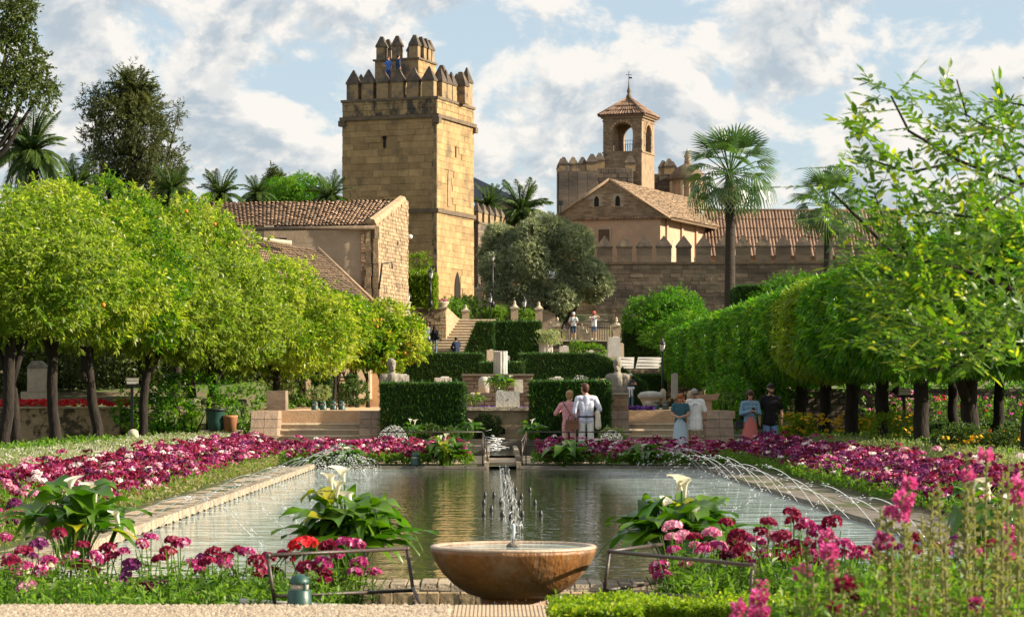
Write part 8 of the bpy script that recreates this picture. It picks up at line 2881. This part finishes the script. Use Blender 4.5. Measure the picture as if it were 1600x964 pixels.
# ================================================================== WATER IN THE AIR
def arcs():
    rng = np.random.default_rng(111)
    for side in ('right', 'left'):
        ys = np.linspace(24.2, 51.0, 17)
        for i, y in enumerate(ys):
            y = y + rng.uniform(-.25, .25)
            x0 = 4.26 if side == 'right' else -3.72
            sg = -1 if side == 'right' else 1
            reach = rng.uniform(1.15, 1.5); hgt = rng.uniform(.40, .56)
            m = MB()
            n = 22

            def P(s):
                return Vector((sg * reach * s, 0, 4 * hgt * s * (1 - s) - .02 + .0 * s))
            cut = rng.uniform(.42, .55)
            pts = [P(cut * k / 9) for k in range(10)]
            m.tube(pts, [.0045 + .0008 * math.sin(k * 2.3) for k in range(10)], 5)
            dr = MB()
            for k in range(26):
                s = rng.uniform(cut - .08, 1.0)
                p = P(s) + Vector((rng.normal(0, .018), rng.normal(0, .03), rng.normal(0, .02)))
                q = (P(min(s + .012, 1)) - P(s))
                dr.tube([p, p + q * rng.uniform(.6, 2.2)], rng.uniform(.0024, .005), 4)
            for k in range(8):
                p = P(1.0) + Vector((rng.normal(0, .06), rng.normal(0, .08), abs(rng.normal(0, .04))))
                dr.ball(tuple(p), rng.uniform(.003, .006), 5, 4)
            o = m.build('water_jet', M['jet'], None, (x0, y, ZW + .02))
            dr.build('droplets', M['jet'], o)['kind'] = 'stuff'
            tag(o, f'thin arching water jet from the {side} kerb into the pool, {ORD[i]} from the near end', 'water jet', f'arching water jets along the {side} kerb')
    # central line of little jets over dark nozzles
    noz = MB().lathe([(.03, -.06), (.03, .02), (.018, .06), (.012, .075)], 8).mesh('nozzle', M['lamp_iron'])
    pts = [(578, 767), (598, 788)]
    lst = [(758, 776), (756, 788), (768, 798), (772, 776), (756, 806), (783, 786), (785, 806), (794, 760), (790, 750), (792, 770), (796, 782), (800, 798), (815, 778), (812, 788), (828, 768), (836, 788), (845, 806), (806, 768), (816, 806), (790, 742), (789, 757), (798, 812), (803, 824)]
    for i, (px, py) in enumerate(sorted(lst)):
        Y = (H - ZW) * F / (py - VY)
        x = xat(px, Y)
        t = thing('pool_nozzle', f'dark little fountain nozzle in mid-pool, {ORD[i]} counted from the left', 'nozzle', (x, Y, ZW), 0, 'nozzles in the middle of the pool')
        link('nozzle', noz, t)
    for i, y in enumerate(np.linspace(27, 50.5, 18)):
        for dx in (-.06, .06) if i % 2 else (0, .1):
            m = MB()
            dr = MB()
            h = rng.uniform(.08, .18)
            m.tube([(0, 0, 0), (.004, 0, h * .6), (0, 0, h)], [.004, .004, .002], 5)
            for k in range(4):
                z0 = rng.uniform(0, h)
                dr.tube([(rng.normal(0, .018), rng.normal(0, .02), z0), (rng.normal(0, .018), rng.normal(0, .02), z0 + rng.uniform(.02, .07))], rng.uniform(.002, .0042), 4)
            o = m.build('water_jet', M['jet'], None, (.20 + dx - (y - 23.5) * .000, y, ZW))
            dr.build('droplets', M['jet'], o)['kind'] = 'stuff'
            tag(o, f'small upright water jet on the pool centre line, {ORD[i]} row from the near end, ' + ('left' if dx <= 0 else 'right'), 'water jet', 'upright water jets on the centre line')
    # spout at the wall and the little cascade
    m = MB()
    for k in range(70):
        a = rng.uniform(0, 1)
        x = rng.normal(0, .045)
        m.tube([(x, -.05 - .28 * a, .56 - .22 * a * a), (x, -.05 - .28 * (a + .12), .56 - .22 * (a + .12) ** 2)], .006, 4)
    tag(m.build('water_spout', M['foam'], None, (-.12, 65.95, 0)), 'water pouring from the dark opening in the terrace wall into the basin', 'water')
    m = MB()
    for k in range(70):
        y = rng.uniform(0, 7); z = .20 + y * .012 + abs(rng.normal(0, .13))
        m.tube([(rng.normal(0, .11), y, z), (rng.normal(0, .11), y, z + rng.uniform(.02, .05))], rng.uniform(.003, .006), 4)
    tag(m.build('cascade_splash', M['foam'], None, (.06, 55.2, 0)), 'splashing white water in the channel above the pool', 'water', kind='stuff')
    # spray clouds: fans of droplets
    for lab, px, py, Y, w, h, n in (('white spray of water at the foot of the left front hedge', 614, 690, 61.0, .75, .40, 700), ('white spray of water right of the right front hedge', 955, 688, 61.0, .6, .25, 300), ('small dome of fountain spray behind the right front hedge', 907, 600, 72, .55, .26, 260), ('small fountain spray behind the left front hedge', 645, 603, 72, .40, .10, 110), ('spray cloud over the far left corner of the pool', 545, 735, 51.4, 1.4, .34, 500)):
        p = at(px, py, Y)
        m = MB()
        for k in range(n):
            a = rng.uniform(0, math.pi)
            r = math.sqrt(rng.random())
            q = (w / 2 * r * math.cos(a), rng.normal(0, .12), h * r * math.sin(a))
            s = rng.uniform(.002, .0048)
            m.tube([q, (q[0] + rng.normal(0, .008), q[1], q[2] + .012)], s, 4)
        tag(m.build('water_spray', M['foam'], None, p), lab, 'water spray', kind='stuff')


arcs()


# ================================================================== PEOPLE
def shades(t, J, hp, s):
    MB().box(hp(-.034, .096, .016), (.052, .012, .034)).box(hp(.034, .096, .016), (.052, .012, .034)).box(hp(0, .098, .024), (.03, .008, .008)).build('sunglasses', M['sign_black'], t)


def mouth(t, hp):
    MB().box(hp(0, .098, -.058), (.045, .008, .009)).build('mouth', cloth((.40, .14, .12), 'lips', .5), t)


def beard(t, hp, rgb):
    link('beard', fused('beard', [(hp(-.055, .045, -.055), hp(0, .075, -.085), .028, .034), (hp(.055, .045, -.055), hp(0, .075, -.085), .028, .034)], cloth(rgb, 'hair', .6), .012, 2), t)


def hat(t, hp, rgb, brim=.17, hgt=.10):
    MB().lathe([(brim, .045), (brim * .98, .055), (.098, .075), (.092, .075 + hgt * .7), (.07, .075 + hgt), (.001, .08 + hgt)], 16, hp(0, 0, 0)).build('hat', cloth(rgb, 'felt'), t)


def handbag(t, c, rgb, w=.30, h=.20, strap=None):
    b = thing_part = MB().box(c, (w, .11, h), 0, .86).build('handbag', cloth(rgb, 'leather', .5), t)
    MB().box((c[0], c[1], c[2] + h * .30), (w * .93, .118, h * .3), 0, .92).build('flap', cloth(tuple(x * .8 for x in rgb), 'leather', .5), b)
    MB().tube([(c[0] - w * .28, c[1], c[2] + h * .45), (c[0] - w * .2, c[1], c[2] + h * .95), (c[0] + w * .2, c[1], c[2] + h * .95), (c[0] + w * .28, c[1], c[2] + h * .45)], .012, 6).build('handle', cloth(tuple(x * .7 for x in rgb), 'leather', .5), b)
    if strap:
        MB().tube([(c[0], c[1], c[2] + h * .4)] + strap, .010, 6).build('strap', cloth(tuple(x * .7 for x in rgb), 'leather', .5), b)


def people():
    # 1 woman in pink, seen from behind
    def ex1(t, J, hp, s):
        handbag(t, (.10, -.20, .93), (.20, .095, .05), .34, .24, [(.05, -.15, 1.20), (-.10, -.12, 1.42), (-.14, -.03, 1.50)])
    person('woman in a pink blouse and trousers with a brown handbag, seen from behind', (xat(889, 54.4), 54.4, .012), -.15, 1.58,
           dict(Lel=(-.33, .02, 1.20), Lwr=(-.22, .22, 1.32), Rel=(.24, -.02, 1.15), Rwr=(.20, .16, .98), head=(.015, .03, 1.63)), (.62, .30, .32), 1.8, .10, (.66, .42, .38), 1.0, None, (.5, .4, .35), (.36, .22, .11), 'bun', extra=ex1, headyaw=-.25, build_=.92)

    def ex2(t, J, hp, s):
        link('jacket', fused('jacket', [((.25, -.02, 1.10), (.26, -.04, .80), .055, .075), ((.25, .04, 1.02), (.27, .05, .84), .05, .06)], cloth((.70, .62, .48), 'linen')), t)
        MB().lathe([(.180, 1.005), (.178, 1.035)], 18, (0, 0, 0), True, 1, .66).build('belt', cloth((.03, .025, .04), 'leather', .5), t)
    person('dark-haired man in a pale blue shirt and white trousers, seen from behind', (xat(916, 54.3), 54.3, .012), .05, 1.75,
           dict(Lel=(-.26, -.03, 1.12), Lwr=(-.20, .07, .93), Rel=(.30, .0, 1.17), Rwr=(.22, .20, 1.10), head=(-.03, .03, 1.625), Lkn=(-.10, .03, .49), Rkn=(.10, .0, .49)), (.60, .62, .74), 1.55, 0, (.78, .76, .72), 1.0, None, (.3, .2, .12), (.075, .035, .02), 'crop', extra=ex2, headyaw=.55, headpitch=.08, build_=.92)

    # 3 woman in denim jacket on the right, looking at a phone
    def ex3(t, J, hp, s):
        shades(t, J, hp, s); mouth(t, hp)
        MB().box((-.02, .335, 1.235), (.075, .012, .14)).build('phone', M['sign_black'], t)
        handbag(t, (.30, .02, .86), (.03, .03, .035), .20, .16, [(.20, -.04, 1.15), (.0, -.13, 1.38), (-.12, -.04, 1.46)])
    person('long-haired woman in a denim jacket and coral dress looking at her phone', (xat(1172, 60), 60, .01), math.pi + .1, 1.62,
           dict(Rel=(.25, .02, 1.14), Rwr=(.06, .27, 1.20), Lel=(-.25, .03, 1.14), Lwr=(-.08, .27, 1.19), head=(0, .03, 1.625)), (.17, .28, .40), 2.0, .16, None, 1, ((.58, .17, .15), .14), (.3, .2, .15), (.06, .03, .02), 'long', extra=ex3, headpitch=-.2, build_=.92)

    def ex4(t, J, hp, s):
        shades(t, J, hp, s); beard(t, hp, (.035, .025, .02)); mouth(t, hp)
        MB().lathe([(.036, 0), (.036, .03)], 10, (-.265, .03, .92)).build('watch', M['sign_black'], t)
    person('bearded man in a black t-shirt, denim shorts and sunglasses under the right trees', (xat(1204, 60.2), 60.2, .01), math.pi, 1.77,
           dict(Lel=(-.27, -.02, 1.13), Lwr=(-.265, .05, .87), Rel=(.27, -.02, 1.13), Rwr=(.265, .04, .87)), (.010, .010, .012), .8, .10, (.13, .24, .42), .52, None, (.5, .5, .5), (.02, .016, .014), 'short', extra=ex4, headyaw=.35, build_=1.16)

    def ex5(t, J, hp, s):
        shades(t, J, hp, s); mouth(t, hp)
        MB().tube([(-.08, .145, 1.33), (.02, .150, 1.34), (.06, .15, 1.30)], .008, 5).build('glasses_on_collar', M['lamp_iron'], t)
        MB().lathe([(.036, 0), (.036, .03)], 10, (-.265, .05, .91)).build('watch', M['sign_black'], t)
    person('grey-haired man in a loose white t-shirt and khaki shorts before the right steps', (xat(1086, 63), 63, .01), math.pi - .1, 1.68,
           dict(Lel=(-.28, -.02, 1.13), Lwr=(-.26, .06, .88), Rel=(.26, -.02, 1.13), Rwr=(.24, .06, .90), head=(.02, .05, 1.615)), (.80, .80, .80), .85, .20, (.30, .25, .16), .55, None, (.3, .25, .2), (.30, .29, .28), 'short', (.36, .19, .125), extra=ex5, headyaw=.35, headpitch=-.3, build_=1.2)

    def ex6(t, J, hp, s):
        mouth(t, hp)
        MB().lathe([(.162, 1.05), (.165, 1.10)], 16, (0, 0, 0), True, 1, .78).build('waist_tie', cloth((.30, .42, .50), 'skirt_cloth'), t)
    person('red-haired woman in a teal top and pale blue skirt beside the man in white', (xat(1063, 62.8), 62.8, .01), math.pi - .2, 1.55,
           dict(Lel=(-.24, .0, 1.15), Lwr=(-.08, .20, 1.10), Rel=(.24, .0, 1.15), Rwr=(.06, .20, 1.10), head=(0, .03, 1.62)), (.04, .11, .14), .5, 0, None, 1, ((.40, .52, .60), .08), (.3, .25, .2), (.34, .10, .035), 'long', extra=ex6, headpitch=-.3, build_=.95)

    def ex7(t, J, hp, s):
        hat(t, hp, (.66, .63, .55)); mouth(t, hp)
        link('tied_shirt', fused('tied_shirt', [((-.14, .02, 1.02), (.14, .02, 1.02), .10, .10), ((-.06, .14, 1.0), (-.08, .15, .62), .05, .035), ((.06, .14, 1.0), (.05, .15, .55), .05, .035)], cloth((.58, .64, .74), 'tied_cloth')), t)
    person('woman in a pale sun hat, dark top and jeans behind the right bust', (xat(985, 110.5), 110.5, 1.12), math.pi, 1.46,
           dict(Lel=(-.32, .0, 1.22), Lwr=(-.12, .18, 1.25), Rel=(.25, -.05, 1.12), Rwr=(.20, .05, .92)), (.045, .06, .065), .2, 0, (.10, .16, .28), 1, None, (.5, .5, .5), (.08, .05, .03), 'short', extra=ex7, fingers=False, voxel=.016)
    # stairs
    zs = 3.99 + .172
    Ys = 141.68
    person('man in a grey t-shirt and jeans standing on the upper stairs', (xat(668, Ys), Ys, zat(556, 141.5) + .172), .1, 1.72, None, (.42, .42, .42), .7, .08, (.09, .15, .24), 1, None, (.5, .3, .2), (.10, .06, .04), 'short', fingers=False, voxel=.018)

    def ex9(t, J, hp, s):
        link('shoulder_bag', fused('shoulder_bag', [((.22, -.10, 1.02), (.28, -.06, 1.0), .10, .10), ((.22, -.08, 1.12), (-.05, -.12, 1.42), .015, .015)], cloth((.02, .02, .022), 'leather'), .016), t)
    person('dark-haired woman in a black jacket with a shoulder bag on the upper stairs', (xat(679, Ys), Ys, zat(556, 141.5) + .172), -.1, 1.56, None, (.018, .018, .022), 2, .05, (.14, .19, .26), 1, None, (.7, .7, .7), (.02, .014, .012), 'long', extra=ex9, fingers=False, voxel=.018, build_=.95)
    person('person in a navy jacket sitting low on the upper stairs with the back turned', (xat(714, 141.6), 141.64, zat(556, 141.5) + .172 - .40), R(25), 1.72,
           dict(pel=(0, 0, .50), waist=(0, .02, .66), chest=(0, .07, .88), neck=(0, .10, 1.06), head=(0, .15, 1.20), Lsh=(-.19, .07, 1.0), Rsh=(.19, .07, 1.0), Lel=(-.26, .16, .78), Rel=(.26, .16, .78), Lwr=(-.14, .34, .72), Rwr=(.14, .34, .72),
                Lhip=(-.10, .04, .50), Rhip=(.10, .04, .50), Lkn=(-.14, .46, .74), Rkn=(.16, .46, .74), Lan=(-.14, .36, .43), Ran=(.18, .36, .43), Lto=(-.14, .50, .39), Rto=(.20, .50, .39)),
           (.022, .035, .075), 2, .05, (.02, .03, .06), 1, None, (.7, .7, .7), (.025, .02, .018), 'short', fingers=False, voxel=.018)

    def ex11(t, J, hp, s):
        hat(t, hp, (.75, .74, .70), .12, .09)
        for sx in (-1, 1):
            MB().tube([(sx * .12, .13, 1.10), (sx * .13, .125, 1.32), (sx * .12, .02, 1.50), (sx * .12, -.12, 1.40)], .022, 6).build('backpack_strap', M['sign_black'], t)
        link('backpack', fused('backpack', [((-.08, -.18, 1.35), (-.08, -.19, 1.08), .10, .11), ((.08, -.18, 1.35), (.08, -.19, 1.08), .10, .11)], cloth((.03, .04, .06), 'nylon'), .018), t)
    pz = zat(534, 148) + .092
    person('tourist in a white cap, white shirt and navy shorts with a backpack on the platform', (xat(896, 147.1), 147.1, pz), math.pi, 1.60,
           dict(Lel=(-.30, .02, 1.15), Lwr=(-.16, .18, 1.05), Rel=(.30, .02, 1.15), Rwr=(.16, .18, 1.05)), (.72, .72, .72), .7, 0, (.03, .06, .11), .48, None, (.3, .3, .3), (.05, .03, .02), 'short', extra=ex11, fingers=False, voxel=.018)

    def ex12(t, J, hp, s):
        hat(t, hp, (.66, .12, .10), .17, .10)
        MB().box((0, .30, 1.58), (.14, .02, .08)).build('phone', M['sign_black'], t)
        MB().box((.06, .135, 1.28), (.10, .02, .13)).build('shirt_print', cloth((.7, .2, .22), 'print'), t)
    person('woman in a red hat and white t-shirt taking a photo on the platform', (xat(928, 147.1), 147.1, pz), math.pi - .1, 1.66,
           dict(Lel=(-.34, .10, 1.42), Lwr=(-.10, .26, 1.56), Rel=(.34, .10, 1.42), Rwr=(.10, .26, 1.56)), (.74, .74, .75), .7, .06, (.08, .12, .22), .42, None, (.7, .7, .7), (.1, .05, .03), 'short', extra=ex12, fingers=False, voxel=.018, build_=.95)
    # on the tower
    C, ex, ey, th, o, T_ = TOWER
    base = C + o + ex * 1.55 - ey * .62
    zl = 22.0
    lt = thing('turret_landing', 'small stone landing in front of the turret on top of the tower', 'landing', (base.x, base.y, 20.92))
    MB().box((0, 0, (zl - 20.92) / 2), (1.7, .9, zl - 20.92), -th).build('landing', M['merlon_stone'], lt)
    q = base - ex * .32
    person('visitor in a bright blue top leaning at the gap of the turret on the tower', (q.x, q.y, zl), math.pi * .8, 1.68, dict(Rel=(.3, .1, 1.2), Rwr=(.1, .25, 1.1)), (.07, .18, .55), .8, .05, (.03, .08, .30), 1, None, hair=(.05, .02, .015), hair_style='short', fingers=False, voxel=.02)
    q = base + ex * .35
    person('visitor in dark blue clothes standing right of the blue one on the tower', (q.x, q.y, zl), R(-60), 1.76, None, (.03, .06, .13), 1.5, .05, (.04, .08, .16), 1, None, hair=(.02, .015, .012), hair_style='short', fingers=False, voxel=.02)
    # on the wall walk beside the tower
    u = Vector((4.93, 15.0, 0)).normalized(); n = Vector((u.y, -u.x, 0))
    q = Vector((-.98, 165, 0)) + u * 1.3 - n * .95
    person('visitor in a blue shirt and pale hat on the wall walk beside the tower', (q.x, q.y, 13.405), math.pi, 1.66, None, (.12, .28, .62), .8, .05, (.08, .10, .16), 1, None, hair_style='short', extra=lambda t, J, hp, s: hat(t, hp, (.72, .68, .58), .13), fingers=False, voxel=.02)
    q = Vector((-.98, 165, 0)) + u * 4.0 - n * .62
    person('dark-clothed visitor leaning between the battlements right of the tower', (q.x, q.y, 13.405), math.pi * .75, 1.5,
           dict(chest=(0, .12, 1.26), neck=(0, .28, 1.38), head=(0, .40, 1.48), Lsh=(-.185, .26, 1.33), Rsh=(.185, .26, 1.33), Lel=(-.25, .42, 1.12), Rel=(.25, .42, 1.12), Lwr=(-.1, .60, 1.08), Rwr=(.1, .60, 1.08)), (.02, .022, .03), 2, .05, (.03, .03, .04), 1, None, hair_style='short', fingers=False, voxel=.02)


people()
bpy.data.scenes.remove(_tmp_scene)
